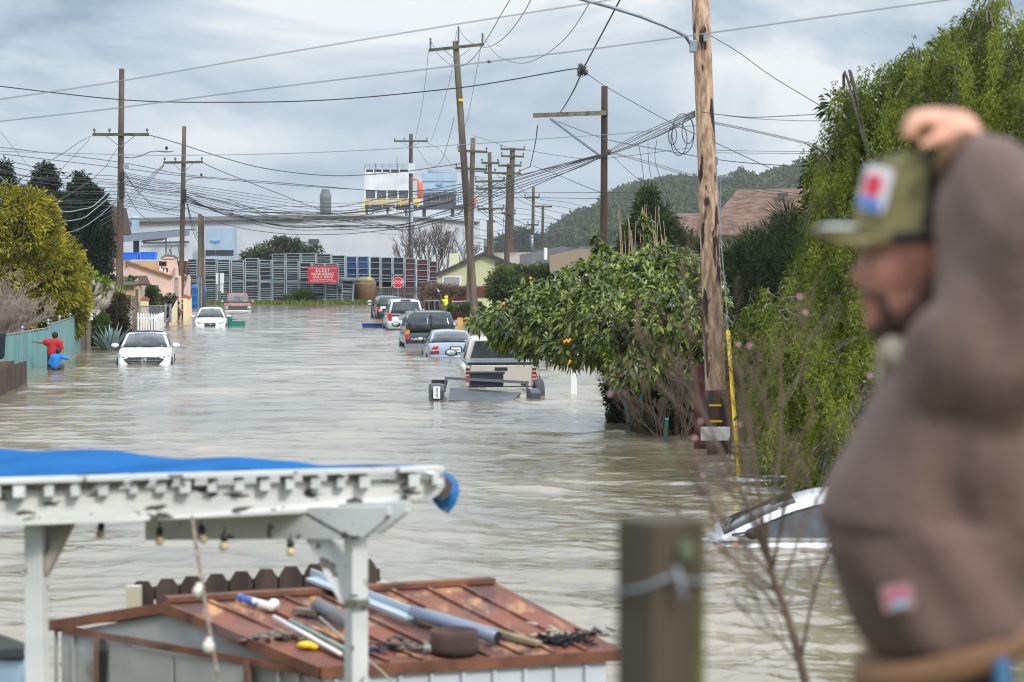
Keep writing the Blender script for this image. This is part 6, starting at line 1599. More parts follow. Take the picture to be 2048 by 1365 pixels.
def leafy_tree(name, lb, base, d, blobs_px, m, nclump, per, cs, Lf, Wf, cat='tree', seed=1, shell=.55, trunk=True, tr=.14, droop=.1, flat=.9, up=(0, 0, .6), group=None, zmin=-.1, bark=None, mid=.45):
    org = V((P(base[0], base[1], d).x, d, -.5))
    t_ = thing(name, lb, cat, org, group=group)
    bl = [E(b[0], b[1], d + (b[5] if len(b) > 5 else 0), b[2], b[3], b[4], org) for b in blobs_px]
    if trunk:
        mb = MB(); g = random.Random(seed)
        low = min(bl, key=lambda b: abs(b[0][0]))
        root = V((0, 0, 0)); top = V(tuple(bl[0][0]))
        mb.tube([root, root.lerp(top, .35) + V((.05, 0, 0)), root.lerp(top, .7), top], [tr, tr * .8, tr * .6, tr * .3], 9)
        for c, r in bl[1:]:
            s_ = root.lerp(top, g.uniform(.25, .6)); e_ = V(tuple(c))
            mb.tube([s_, s_.lerp(e_, .5) + V((0, 0, .1)), e_], [tr * .5, tr * .35, tr * .12], 6)
            for k in range(4):
                q = V(tuple(c + unit(np.random.default_rng(seed + k).normal(size=(1, 3)))[0] * r * .8)); mb.tube([s_.lerp(e_, .7), q], [tr * .15, .008], 4, cap=False)
        mb.build('trunk', bark or m_bark, t_, True)
    Pn, Dn = clump_points(bl, nclump, per, cs, shell, seed, flat, zmin)
    g = np.random.default_rng(seed + 50); n = len(Pn)
    leaf_mesh('crown', m, t_, Pn, Dn, Lf * g.uniform(.7, 1.25, n), Wf * g.uniform(.75, 1.2, n), droop, up=up, seed=seed, mid=mid)
    return t_

# golden conifer on the left
m_gold = fol('golden_foliage', [srgb(66, 76, 20), srgb(124, 126, 30), srgb(180, 168, 48), srgb(92, 102, 26)])
leafy_tree('golden_conifer', 'large yellow-green conifer overhanging the teal fence at the left', (70, 690), 90, [
    (40, 470, 75, 80, 2.2), (90, 560, 75, 90, 2.2), (30, 600, 70, 90, 2.2), (125, 600, 44, 56, 1.6), (60, 425, 45, 40, 1.4), (100, 505, 42, 42, 1.4), (20, 410, 35, 28, 1.2), (140, 645, 26, 28, 1.0), (80, 640, 60, 40, 1.5), (-40, 520, 60, 120, 2), (158, 606, 14, 16, .8), (20, 655, 40, 25, 1)],
    m_gold, 1500, 46, .30, .20, .075, seed=3, shell=.72, droop=.15, tr=.2)
# spruces
m_spruce = fol('spruce_needles', [srgb(24, 38, 26), srgb(38, 54, 34), srgb(50, 66, 42)], trans=.1)
def spruce(lb, u, vt, vb, halfw, d, seed, n=26, lean=0):
    org = V((P(u, 600, d).x, d, -.5)); t_ = thing('spruce_tree', lb, 'tree', org, group='dark spruces on the left')
    g = np.random.default_rng(seed); zt = P(0, vt, d).z + .5; zb = P(0, vb, d).z + .5; hw = halfw / S(d)
    MB().tube([(0, 0, 0), (0, 0, zt)], [.25, .03], 8).build('trunk', m_bark, t_)
    Ps = []; Ds = []
    for k in range(n):
        f = (k + g.uniform(0, .6)) / n; z = zt - (zt - zb) * f
        rad = hw * (f ** .7) * g.uniform(.75, 1.08) + .12
        nb = int(7 + 9 * f)
        for b in range(nb):
            a = g.uniform(0, 6.283); ln = rad * g.uniform(.7, 1.1); m_ = int(16 + 50 * ln)
            s_ = g.random(m_) ** .7; x = s_ * ln
            base = np.stack([np.cos(a) * x, np.sin(a) * x, z - .18 * x + .10 * x ** 2 / max(ln, .3)], -1)
            wd_ = .34 * (1.1 - s_) + .1
            off = g.normal(size=(m_, 3)) * np.stack([wd_ * .55, wd_ * .55, wd_ * .35], -1)
            Ps.append(base + off); Ds.append(unit(np.stack([np.full(m_, np.cos(a)), np.full(m_, np.sin(a)), np.full(m_, -.1)], -1) * .8 + g.normal(size=(m_, 3)) * .45))
    Pn, Dn = np.concatenate(Ps), np.concatenate(Ds)
    leaf_mesh('crown', m_spruce, t_, Pn, Dn, g.uniform(.16, .34, len(Pn)), .085, .1, up=(0, 0, .5), seed=seed)
spruce('dark spruce with a pointed top, middle one behind the golden conifer', 92, 330, 560, 112, 125, 1, 28)
spruce('dark spruce nearest the tall brown roof, its top lower and blunter', 162, 348, 560, 78, 128, 2, 26)
spruce('dark spruce cut by the left edge of the picture', 10, 328, 560, 75, 127, 3, 26)
leafy_tree('spruce_tree', 'bushy dark spruce crown in front of the tall brown roof', (185, 600), 122, [(185, 430, 26, 55, 1), (190, 500, 30, 45, 1.2), (150, 520, 45, 40, 1.2)], m_spruce, 420, 40, .35, .26, .09, seed=9, group='dark spruces on the left')
# grey bare shrub on the far left
def bare(name, lb, u, vb, d, specs, m, depth=5, kids=3, spread=.45, seed=1, r=.05, up=.1, minr=.004, shrink=.68, cat='tree', zb=-.5):
    org = V((P(u, vb, d).x, d, zb)); t_ = thing(name, lb, cat, org); g = random.Random(seed); mb = MB()
    for (dx, dz, L_) in specs: branches(mb, (g.uniform(-.1, .1), g.uniform(-.1, .1), 0), (dx, g.uniform(-.3, .3), dz), L_, r, depth, g, spread, kids, up, shrink, 6, minr)
    mb.build('branches', m, t_, True); return t_
m_greytwig = mat('grey_twigs', srgb(150, 136, 124), .9)
t_ = bare('bare_shrub', 'tangled grey-brown leafless shrub at the left edge before the golden conifer', -15, 720, 80, [(-.2, 1, 1.25), (.2, 1, 1.3), (.45, .8, 1.1), (0, 1, 1.35), (.35, 1, 1.3), (.1, 1, 1.2)], m_greytwig, 5, 4, .6, 5, .035, 0, .005, .66)
m_branch = mat('bare_tree_grey', srgb(92, 82, 78), .9)
bare('bare_tree', 'wide leafless grey tree between the racks and the green house', 868, 610, 212, [(0, 1, 2.5), (-.5, 1, 2.5), (.5, 1, 2.4), (-1.1, .8, 2.5), (1.0, .8, 2.4), (-.2, 1, 2.4), (.25, 1, 2.4)], m_branch, 5, 3, .5, 8, .1, .16, .011, .7, zb=.1)
# dark-leaved tree above racks
m_oak = fol('grey_green_leaves', [srgb(58, 66, 50), srgb(84, 90, 64), srgb(104, 106, 78)], trans=.15)
leafy_tree('round_tree', 'grey-green leafy tree crown showing above the racks before the white factory', (560, 600), 222, [(560, 512, 45, 30, 2), (515, 520, 32, 20, 1.6), (600, 515, 30, 22, 1.6), (575, 495, 26, 15, 1.4), (630, 503, 8, 6, .5)], m_oak, 330, 22, .42, .4, .2, seed=12)
m_weed = fol('weed_green', [srgb(40, 62, 26), srgb(70, 96, 34), srgb(92, 116, 44)])
leafy_tree('weed_bush', 'bright green weeds growing against the racks left of the red sign', (600, 608), 197.4, [(603, 592, 22, 12, .5), (590, 600, 22, 8, .5), (625, 602, 16, 6, .4)], m_weed, 120, 22, .22, .3, .05, 'bush', seed=13, trunk=False)
# left yard plants
t_ = thing('pollarded_tree', 'pale grey pollarded tree with knobbly limbs behind the teal fence', 'tree', (P(180, 660, 97).x, 97, -.5))
c0 = V(t_.location); q = lambda u, v, dy=0.0: P(u, v, 97 + dy) - c0
mb = MB()
for pts, rr in (([(182, 690), (181, 650), (183, 625), (186, 600)], [.22, .2, .2, .17]), ([(184, 640), (200, 622), (212, 608), (222, 582), (224, 572)], [.16, .13, .12, .12, .1]), ([(184, 612), (196, 598), (207, 586), (218, 573)], [.13, .1, .08, .07]), ([(186, 602), (180, 585), (168, 570), (160, 556), (158, 550)], [.14, .12, .1, .1, .07]),
                ([(186, 602), (190, 580), (186, 565), (183, 550)], [.14, .1, .09, .06]), ([(190, 590), (196, 572), (200, 560)], [.1, .08, .07]), ([(180, 586), (172, 580), (168, 574)], [.1, .08, .08]), ([(188, 595), (203, 578), (212, 560)], [.09, .07, .05]), ([(182, 580), (176, 562), (177, 550)], [.08, .06, .05])):
    pp = crom([q(u, v, R.uniform(-.3, .3)) for u, v in pts], 4); n = len(pp)
    mb.tube(pp, [np.interp(k / (n - 1), np.linspace(0, 1, len(rr)), rr) * R.uniform(.9, 1.15) for k in range(n)], 8)
mb.build('trunk', m_barkg, t_, True)
m_lime = fol('lime_leaves', [srgb(110, 134, 30), srgb(150, 168, 48), srgb(84, 112, 30)])
bl = [E(u, v, 97, 11, 9, .4, c0) for u, v in ((163, 550), (178, 548), (196, 556), (210, 556), (200, 584), (214, 578), (172, 548), (188, 556))]
Pn, Dn = clump_points(bl, 34, 9, .16, .3, 4)
leaf_mesh('crown', m_lime, t_, Pn, Dn, .22, .1, .1, seed=4)
m_redsh = fol('dark_red_leaves', [srgb(46, 34, 26), srgb(92, 46, 34), srgb(60, 60, 30), srgb(34, 44, 24)], trans=.15)
leafy_tree('red_shrub', 'dark reddish shrub behind the grey-blue agave', (222, 690), 99, [(222, 650, 26, 34, .9), (238, 620, 14, 34, .9), (190, 655, 20, 22, .6), (240, 660, 15, 36, .7), (228, 676, 26, 24, .8)], m_redsh, 480, 26, .22, .13, .06, 'shrub', seed=15, droop=.05)
leafy_tree('green_shrub', 'green shrub between the mailbox and the agave', (194, 690), 97, [(193, 668, 16, 30, .6), (200, 645, 14, 15, .5)], m_weed, 160, 24, .18, .12, .06, 'shrub', seed=16)
# yucca
def blades(name, lb, c, n, L_, w, m, cat, elev=(.1, 1.3), curve=.3, seed=1, z0=0.0, group=None, thick=.0):
    t_ = thing(name, lb, cat, c, group=group); g = random.Random(seed); mb = MB()
    for k in range(n):
        a = g.uniform(0, 6.283); el = g.uniform(*elev); l = L_ * g.uniform(.7, 1.1)
        dirh = V((math.cos(a), math.sin(a), 0)); d_ = dirh * math.cos(el) + V((0, 0, math.sin(el))); sd = V((-math.sin(a), math.cos(a), 0))
        pts = [V((0, 0, z0)) + d_ * l * f - V((0, 0, 1)) * curve * l * f * f for f in (0, .35, .7, 1.0)]
        ws = [w * .55, w, w * .75, .004]; off = [sd * x / 2 for x in ws]
        up_ = V((0, 0, 1)) * w * .25
        vs = []
        for p_, o_ in zip(pts, off): vs += [p_ - o_ + up_ * (o_.length / w), p_ - V((0, 0, thick)), p_ + o_ + up_ * (o_.length / w)]
        fs = []
        for i in range(3): fs += [(i * 3, i * 3 + 1, i * 3 + 4, i * 3 + 3), (i * 3 + 1, i * 3 + 2, i * 3 + 5, i * 3 + 4)]
        mb.add(vs, fs)
    mb.build('leaves', m, t_); return t_
m_agave = mat('agave_blue', srgb(112, 142, 142), .55, island=[srgb(96, 128, 130), srgb(134, 160, 156)], col2=srgb(140, 160, 150), scale=2)
c = W(222, 700); c.z = -.25
blades('agave_plant', 'large blue-grey agave at the water edge behind the nearest white sedan', c, 46, 1.35, .17, m_agave, 'agave', (.55, 1.45), .06, 3, thick=.03)
c = P(237, 630, 112); c.z = 1.0
t_ = blades('yucca_plant', 'spiky bright green yucca beside the timber pole in the left yard', P(236, 612, 112), 70, 1.1, .07, mat('yucca_green', srgb(120, 148, 48), .5, island=[srgb(84, 110, 40), srgb(150, 172, 60)]), 'yucca', (.3, 1.5), .1, 4)
MB().tube([(0, 0, .1), (0, 0, -2.6)], [.1, .14], 8).build('trunk', m_bark, t_)
leafy_tree('corner_bush', 'small round green bush before the iron window grille', (304, 640), 136, [(303, 598, 13, 22, .5), (303, 612, 16, 16, .5), (303, 582, 8, 9, .3)], fol('bush_mid', [srgb(40, 58, 24), srgb(84, 100, 34), srgb(56, 76, 28)]), 130, 24, .2, .16, .08, 'bush', seed=17, bark=m_barkb)
leafy_tree('dark_hedge', 'dark round hedge left of the banded pole', (338, 640), 139, [(338, 606, 17, 16, .5), (345, 622, 12, 18, .4)], fol('hedge_dark', [srgb(42, 46, 28), srgb(66, 62, 42), srgb(36, 44, 24)]), 110, 24, .18, .14, .06, 'hedge', seed=18, trunk=False)
t_ = bare('climbing_twigs', 'thin brown climbing plant on the second left pole', 352, 640, 147, [(0, 1, 1.4), (.2, 1, 1.5), (-.1, 1, 1.6)], mat('brown_twigs', srgb(74, 54, 46), .9), 4, 3, .3, 6, .03, .3, .008, .75, 'climbing plant')
t_ = bare('bare_vine', 'arching leafless vine over the cream pier beside the chain-link gate', 300, 655, 131, [(-.4, 1, .9), (.4, .6, .9), (.1, 1, .8)], mat('vine_brown', srgb(120, 92, 72), .9), 3, 3, .5, 7, .02, -.1, .006, .7, 'vine')
for (u, vv, lb) in ((258, 548, 'leafy shoot poking above the mossy shed roof, left'), (270, 546, 'broad-leafed shoot above the mossy shed roof, right')):
    blades('roof_shoot', lb, P(u, 560, 133.6), 9, .5, .12, m_weed, 'plant', (.3, 1.3), .3, int(u))

# ---- left fences
m_slat = mat('teal_slats', srgb(104, 152, 150), .6, col2=srgb(76, 122, 122), scale=9, stretch=(1, 1, 3), island=[srgb(88, 136, 138), srgb(128, 170, 166), srgb(104, 150, 150)])
def slat_fence(lb, u0, d0, u1, d1, v0, v1, n):
    A = P(u0, 700, d0); B = P(u1, 700, d1); A.z = B.z = -.5
    t_ = thing('slatted_fence', lb, 'fence', A); dv = B - A
    z0 = P(0, v0, d0).z + .5; z1 = P(0, v1, d1).z + .5; mb = MB()
    for k in range(n):
        f = (k + .5) / n; q = dv * f; zt = z0 * (1 - f) + z1 * f
        w = dv.length / n * .8
        dn = dv.normalized()
        mb.bar(q + V((0, 0, 0)), q + V((0, 0, zt - .05 + R.uniform(-.02, .03))), w, .02, up=V((dn.y, -dn.x, 0)))
    mb.build('slats', m_slat, t_)
    n_ = max(2, int(dv.length / 3.6))
    for k in range(n_ + 1):
        f = k / n_; q = dv * f; zt = z0 * (1 - f) + z1 * f
        pm = MB().tube([q + V((0, -.04, 0)), q + V((0, -.04, zt + .1))], .035, 8).ball(q + V((0, -.04, zt + .14)), .055, 8, 6); pm.build('fence_post', m_galv, t_)
    MB().tube([V((0, -.04, z0)), dv + V((0, -.04, z1))], .025, 6).build('top_rail', m_galv, t_)
slat_fence('teal slatted chain-link fence beside the two wading people', -12, 71.5, 97, 79.5, 674, 656, 46)
slat_fence('higher teal slatted fence beyond the wading people', 97, 80, 160, 91.5, 650, 631, 62)
picket('grey_fence', 'old grey timber fence panel between the teal fence and the mailbox', 161, 179, 92, 95.5, (645, 645), 10, .3, 0, m_wood, zb=-.5, thick=.04)
t_ = thing('mailbox', 'white mailbox on the grey timber fence', 'mailbox', P(176, 640, 92.6)); c0 = V(t_.location)
MB().prism([V((math.cos(a) * .11, 0, .12 + math.sin(a) * .11)) for a in np.linspace(0, math.pi, 9)] + [V((-.11, 0, -.02)), V((.11, 0, -.02))], (0, .45, 0)).build('box', m_white, t_)
MB().box((-.24, .1, .1), (.2, .4, .2)).build('side_box', m_white, t_, bevel=.02)
MB().tube([(-.1, .1, -1.4), (-.1, .1, 0)], .03, 6).build('post', m_wood, t_)
# near brown fence with rail
t_, A, B = picket('board_fence', 'low dark brown board fence at the left edge of the flood', -70, 51, 54, 66.5, (748, 722), 46, .19, 0, mat('dark_board', srgb(82, 64, 56), .85, col2=srgb(56, 44, 40), scale=2.2, stretch=(1, 1, .3)), zb=-.5, thick=.025)
t_, A, B = picket('board_fence', 'stub of brown board fence set back behind the low one, with its top rail', -40, 26, 66, 68, (728, 722), 16, .15, 0, mat('brown_board', srgb(104, 80, 62), .85, col2=srgb(74, 56, 46), scale=2.2), zb=-.5, thick=.025)
t_ = thing('hanging_jacket', 'dark navy cloth hanging on the fence post at the left edge', 'cloth', P(4, 690, 70))
capsules([('c', (-.05, 0, -.3), (.0, 0, .25), .13, .11), ('c', (-.25, 0, .1), (.05, 0, .28), .1, .08)], .03, 3, 'cloth', mat('navy_cloth', srgb(26, 28, 46), .9), t_)
# chain-link gate frame + white pickets
t_ = thing('chain_link_fence', 'galvanised chain-link fence behind the white picket fence', 'fence', (P(290, 660, 128).x, 128, -.5)); c0 = V(t_.location); q = lambda u, v, dy=0.0: P(u, v, 128 + dy) - c0
mb = MB().tube([q(246, 614), q(340, 612)], .035, 6).tube([q(273, 614), q(273, 660)], .035, 6).tube([q(321, 612), q(321, 655)], .035, 6)
for u in (330.5, 340.5): mb.tube([q(u, 608), q(u, 646)], .075, 8)
mb.build('pipes', m_galv, t_)
mb = MB()
for k in range(60):
    u = 247 + k * 1.55
    if u > 329: break
    mb.tube([q(u, 614), q(u + 5, 640)], .006, 3, cap=False).tube([q(u + 5, 614), q(u, 640)], .006, 3, cap=False)
mb.build('wire_mesh', m_galv, t_)
picket('white_picket_fence', 'white picket fence facing the street, open-gapped left run', 273, 311, 116.5, 117.5, (625, 628), 7, .09, 0, m_white, pointed=True, zb=-.5)
picket('white_picket_fence', 'white picket fence running away from the street, seen nearly edge-on', 311, 330, 118, 130, (630, 624), 26, .17, 0, m_white, pointed=True, zb=-.5)
picket('white_picket_fence', 'short white picket run left of the timber gate post', 250, 266, 116.5, 116.5, (624, 626), 3, .13, 0, m_white, pointed=True, zb=-.5)
o = MB().box((0, 0, .65), (.2, .2, 2.2)).build('gate_post', m_wood); o.location = (P(269, 660, 116).x, 116, 0); tag(o, 'grey timber gate post between the white picket runs', 'post')

# ---- hill woodland: lumpy crowns of leaf clumps
g = np.random.default_rng(21); cs = []
for k in range(1500):
    u = g.uniform(930, 1720); f = g.random() ** .8
    top = ridge(u, HILL)
    if top > 480 and u > 1100: continue
    dd = dH - 340 * (1 - f) if u > 1085 else 900
    if u <= 1085 and g.random() < .6: continue
    tq = (dd - 760) / (dH - 760) / 1.35
    prof = math.sin(min(tq * 1.12, 1.0) * math.pi / 2)
    zt = max(0.1, (CAMZ + (HZ - top) / F * dH - 7.5)) * prof
    cs.append(((u - CX) / F * dd, dd, zt + 2.4, g.uniform(2.2, 6.4) * g.uniform(.8, 1.1)))
cs = np.array(cs); nt = len(cs); per = 150
dirs = unit(g.normal(size=(nt * per, 3))); dirs[:, 2] = np.abs(dirs[:, 2]) * 1.1 - .25; dirs = unit(dirs)
lump = 1 + .22 * np.sin(dirs[:, 0] * 7 + np.repeat(cs[:, 0], per)) * np.sin(dirs[:, 2] * 6 + 1) 
rad = np.repeat(cs[:, 3], per)[:, None] * (g.uniform(.78, 1.06, (nt * per, 1))) * lump[:, None]
Pn = np.repeat(cs[:, :3], per, 0) + dirs * rad * np.array([1, 1, .85])
m_wood_l = fol('hill_foliage', [srgb(34, 48, 24), srgb(54, 70, 32), srgb(76, 92, 42), srgb(42, 56, 28)], rough=.8, trans=.1, ns=.14)
o = leaf_mesh('woodland', m_wood_l, None, Pn, unit(dirs + g.normal(size=dirs.shape) * .5), g.uniform(1.0, 2.0, len(Pn)), 1.1, 0, up=(0, -.3, .5), seed=3)
tag(o, 'hazy green woodland covering the far hill', 'woodland', kind='stuff')
spr = leafy_tree('hilltop_conifer', 'single darker conifer standing above the hill ridge', (1482, 345), 1150, [(1482, 338, 9, 10, 2.5), (1482, 328, 5, 6, 1.5)], m_spruce, 60, 26, 1.2, 1.2, .6, seed=31)
spr.location.z = -4.0
leafy_tree('tree_clump', 'bluish dark tree clump beyond the far poles, left of the hill', (1040, 505), 900, [(1040, 482, 22, 18, 5), (1070, 490, 20, 14, 5), (1010, 490, 14, 12, 4)], m_wood_l, 120, 26, 2.2, 1.8, 1, seed=32, trunk=False)

# ---- shrubs and fences on the right bank
m_dry = fol('dry_brown_leaves', [srgb(104, 84, 74), srgb(134, 112, 96), srgb(84, 74, 56)], trans=.1)
leafy_tree('brown_bush', 'brown twiggy bush in front of the green house', (895, 610), 158, [(895, 590, 34, 16, 1), (870, 588, 16, 16, .8), (925, 595, 18, 13, .8)], m_dry, 420, 26, .3, .24, .05, 'bush', seed=33, bark=m_barkb)
leafy_tree('olive_bush', 'small olive-green bush left of the brown bush', (862, 606), 160, [(860, 588, 12, 20, .5)], m_oak, 90, 22, .25, .22, .08, 'bush', seed=34, trunk=False)
m_mid = fol('mid_green_leaves', [srgb(44, 60, 28), srgb(72, 92, 36), srgb(98, 116, 50), srgb(124, 96, 82)])
leafy_tree('garden_bush', 'dark green bush with a few pink flowers beside the green house gable', (1020, 620), 128, [(1022, 565, 40, 32, 1.4), (1000, 578, 24, 26, 1), (1075, 560, 30, 26, 1.2), (1115, 558, 36, 28, 1.2), (1150, 570, 36, 30, 1)], m_mid, 700, 26, .3, .18, .09, 'bush', seed=35)
leafy_tree('bank_weeds', 'green weeds on the bank under the leaning pole', (925, 622), 140, [(915, 622, 22, 8, .6), (945, 618, 20, 10, .6)], m_weed, 160, 20, .2, .25, .05, 'plants', seed=36, trunk=False)
m_bush_dk = fol('dark_bank_leaves', [srgb(34, 48, 26), srgb(56, 74, 34), srgb(80, 96, 44)])
leafy_tree('tall_shrub', 'tall dark loose shrub rising between the fruit tree and the brown roof', (1310, 560), 76, [(1312, 470, 38, 55, 1.4), (1292, 425, 16, 38, .7), (1355, 505, 38, 36, 1.2), (1270, 490, 26, 45, 1.2), (1298, 395, 7, 20, .3), (1400, 520, 34, 36, 1.0)], m_bush_dk, 900, 30, .28, .15, .05, 'shrub', seed=37)
mb = MB(); gg = random.Random(3); c0 = P(1275, 520, 74)
for k in range(26):
    u = gg.uniform(1235, 1330); mb.tube([P(u + gg.uniform(-15, 15), 560, 74) - c0, P(u, gg.uniform(405, 470), 74) - c0], [.02, .008], 4)
o = mb.build('cane_clump', mat('dry_cane', srgb(150, 132, 104), .8)); o.location = c0; tag(o, 'dry tan canes standing up among the leaves behind the fruit tree', 'canes')
# red-brown pier and fences
m_redf = mat('maroon_fence', srgb(120, 44, 50), .7, col2=srgb(96, 36, 42), scale=2)
o = MB().box((0, 0, .4), (.42, .42, 1.9)).box((0, 0, 1.38), (.5, .5, .08)).build('brick_pier', mat('brick_red', srgb(120, 64, 58), .9, col2=srgb(92, 50, 46), scale=6)); o.location = (P(903, 605, 152).x, 152, -.3); tag(o, 'red brick pier just right of the hi-vis worker', 'pier')
picket('maroon_fence', 'maroon picket fence between brick pier and leaning pole', 910, 952, 151, 150, (592, 594), 22, .1, 0, m_redf, zb=-.3)
picket('maroon_fence', 'maroon board fence behind the dark green SUV, white rails before it', 893, 932, 132, 131, (625, 628), 26, .17, 0, m_redf, zb=-.3)
picket('white_iron_fence', 'thin white iron fence below the maroon boards', 893, 926, 120, 119, (640, 641), 12, .025, 0, m_white, zb=-.3, thick=.02)
o = MB().box((0, 0, .1), (.3, .2, .6)).box((0, 0, .42), (.24, .2, .08)).build('orange_barrier', mat('barrier_orange', srgb(206, 166, 104), .6, col2=srgb(190, 136, 70), scale=3)); o.location = P(920, 655, 116); tag(o, 'orange-yellow plastic barrier by the fruit tree edge', 'barrier')
picket('grey_gate', 'small grey board gate right of the minivan roof', 879, 893, 141, 139, (606, 612), 9, .13, 0, m_wood, zb=-.3)
t_ = thing('chain_link_fence', 'short chain-link fence with brown growth behind the minivan', 'fence', (P(863, 625, 143).x, 143, -.3)); c0 = V(t_.location); q = lambda u, v, dy=0.0: P(u, v, 143 + dy) - c0
mb = MB().tube([q(848, 602), q(879, 602)], .03, 5)
for u in (848, 858, 869, 879): mb.tube([q(u, 601), q(u, 640)], .03, 5)
mb.build('pipes', m_galv, t_)
leafy_tree('fence_growth', 'brown vine growth filling the chain-link fence by the minivan', (863, 640), 143.6, [(856, 613, 12, 12, .3), (871, 614, 10, 10, .3)], m_dry, 130, 22, .2, .18, .05, 'vine', seed=38, trunk=False)
t_ = thing('pipe_railing', 'white pipe railing before the bank right of the hi-vis worker', 'railing', (P(930, 620, 146).x, 146, -.3)); c0 = V(t_.location); q = lambda u, v, dy=0.0: P(u, v, 146 + dy) - c0
MB().tube([q(905, 604), q(945, 602)], .03, 5).tube([q(905, 612), q(945, 614)], .03, 5).tube([q(910, 622), q(940, 621)], .03, 5).tube([q(905, 600), q(905, 640)], .04, 5).tube([q(940, 600), q(940, 640)], .04, 5).build('pipes', mat('pipe_pale', srgb(176, 170, 166), .5), t_)

# ================================================================ loquat tree
def rosettes(cent, outd, per, L_, W_, m, parent, name, seed, droop=.55):
    """large ribbed leaves in whorls at branch tips; 8 verts each"""
    g = np.random.default_rng(seed); n = len(cent) * per
    c = np.repeat(cent, per, 0); o_ = np.repeat(outd, per, 0)
    d = unit(o_ * .75 + unit(g.normal(size=(n, 3))) * .95)
    L__ = L_ * g.uniform(.65, 1.2, (n, 1)); W__ = W_ * g.uniform(.8, 1.15, (n, 1))
    upv = np.tile(np.array([[0, 0, 1.]]), (n, 1)) + g.normal(size=(n, 3)) * .35
    side = unit(np.cross(d, upv)); nr = np.cross(side, d)
    z = np.array([[0, 0, 1.]])
    def pt(f): return c + d * L__ * (f + .04) - z * L__ * droop * f * f
    p0, p1, p2, p3 = pt(0), pt(.35), pt(.75), pt(1.0)
    w1, w2 = W__ * .42, W__ * .46
    V8 = [p0, p1 - side * w1 + nr * w1 * .3, p1, p1 + side * w1 + nr * w1 * .3, p2 - side * w2 + nr * w2 * .2, p2, p2 + side * w2 + nr * w2 * .2, p3]
    vs = np.stack(V8, 1).reshape(-1, 3); b = (np.arange(n) * 8)[:, None]
    tr = [(0, 1, 2), (0, 2, 3), (1, 4, 5), (1, 5, 2), (2, 5, 6), (2, 6, 3), (4, 7, 5), (5, 7, 6)]
    idx = np.concatenate([b + np.array(t).reshape(1, 3) for t in tr], 1)
    return np_mesh(name, vs, idx, 3, m, parent)
t_ = thing('fruit_tree', 'big-leaved fruit tree leaning over the flood, small orange fruit, before the big near pole', 'tree', (P(1300, 850, 49).x, 49, -.6)); c0 = V(t_.location)
blp = [(1022, 640, 55, 34, 1.3, 3), (968, 640, 26, 20, .7, 4), (1100, 645, 80, 58, 2.0, 2), (1220, 640, 100, 85, 2.4, 0), (1330, 640, 95, 95, 2.2, -1), (1400, 640, 50, 85, 1.6, -1), (1085, 595, 60, 32, 1.6, 3), (1180, 560, 75, 38, 1.6, 2), (1290, 560, 85, 45, 1.8, 1),
       (1380, 550, 55, 50, 1.4, 0), (1320, 525, 45, 34, 1.2, 1), (1425, 600, 26, 60, .9, -1), (1150, 700, 75, 26, 1.4, 0), (1280, 730, 75, 44, 1.6, -2), (1350, 760, 55, 50, 1.2, -2), (1300, 800, 40, 30, .8, -1.5), (1200, 510, 20, 22, .6, 3), (1250, 540, 28, 26, .8, 2), (1065, 700, 36, 14, .8, 2), (1000, 678, 22, 12, .5, 3)]
bl = [E(b[0], b[1], 49 + b[5], b[2], b[3], b[4], c0) for b in blp]
g = np.random.default_rng(77); cc = []; oo = []
A = np.array([b[1][0] * b[1][2] for b in bl]); A /= A.sum()
for b, a in zip(bl, A):
    k = int(2500 * a) + 6; d_ = unit(g.normal(size=(k, 3))); r_ = .45 + .57 * g.random((k, 1)) ** .6
    cc.append(b[0] + d_ * r_ * b[1]); oo.append(unit(d_ + np.array([[0, 0, .55]])))
for (u, v, dd) in ((1197, 478, 52), (1203, 505, 52), (1290, 440, 53), (1293, 462, 53), (1285, 490, 53), (1260, 520, 51), (1320, 505, 51), (1160, 545, 51), (1340, 530, 50)):
    for k in range(5): cc.append(np.array([P(u + R.uniform(-8, 8), v + R.uniform(-8, 8), dd) - c0])); oo.append(np.array([[R.uniform(-.5, .5), R.uniform(-.5, .5), .8]]))
cc = np.concatenate(cc); oo = unit(np.concatenate(oo))
m_loq = fol('loquat_leaves', [srgb(34, 46, 20), srgb(62, 80, 28), srgb(100, 118, 38), srgb(152, 156, 64), srgb(46, 62, 24)], rough=.38, trans=.2, spec=.5)
rosettes(cc, oo, 9, .2, .068, m_loq, t_, 'crown', 5)
sel = (g.random(len(cc)) < .2) & (cc[:, 2] > .9)
m_new = fol('young_leaves', [srgb(150, 158, 96), srgb(178, 184, 122), srgb(120, 140, 60)], rough=.6, trans=.3)
rosettes(cc[sel] + oo[sel] * .05, unit(oo[sel] * .3 + np.array([[0, 0, 1.]])), 5, .17, .05, m_new, t_, 'young_leaves', 6, droop=-.05)
sel = (g.random(len(cc)) < .10) & (cc[:, 2] > 1.2)
rosettes(cc[sel], oo[sel], 8, .24, .085, fol('bright_leaves', [srgb(124, 140, 44), srgb(150, 160, 62)], rough=.4, trans=.35), t_, 'bright_leaves', 8)
mb = MB()
root = V((0, 0, 0))
gg = random.Random(9)
for (u, v, dd, r0) in ((1230, 690, 49, .06), (1290, 640, 49, .07), (1350, 660, 48, .06), (1120, 640, 51, .07), (1380, 600, 48, .05), (1320, 560, 50, .06), (1200, 560, 51, .05), (1260, 470, 52, .04), (1300, 720, 48.5, .05), (1360, 740, 48, .05)):
    e_ = P(u, v, dd) - c0; s_ = V((gg.uniform(-.7, .8), gg.uniform(-.3, .3), 0))
    pts = crom([s_, s_.lerp(e_, .4) + V((gg.uniform(-.2, .2), 0, .25)), e_], 5); n = len(pts)
    mb.tube(pts, [r0 * (1 - .7 * k / n) for k in range(n)], 7)
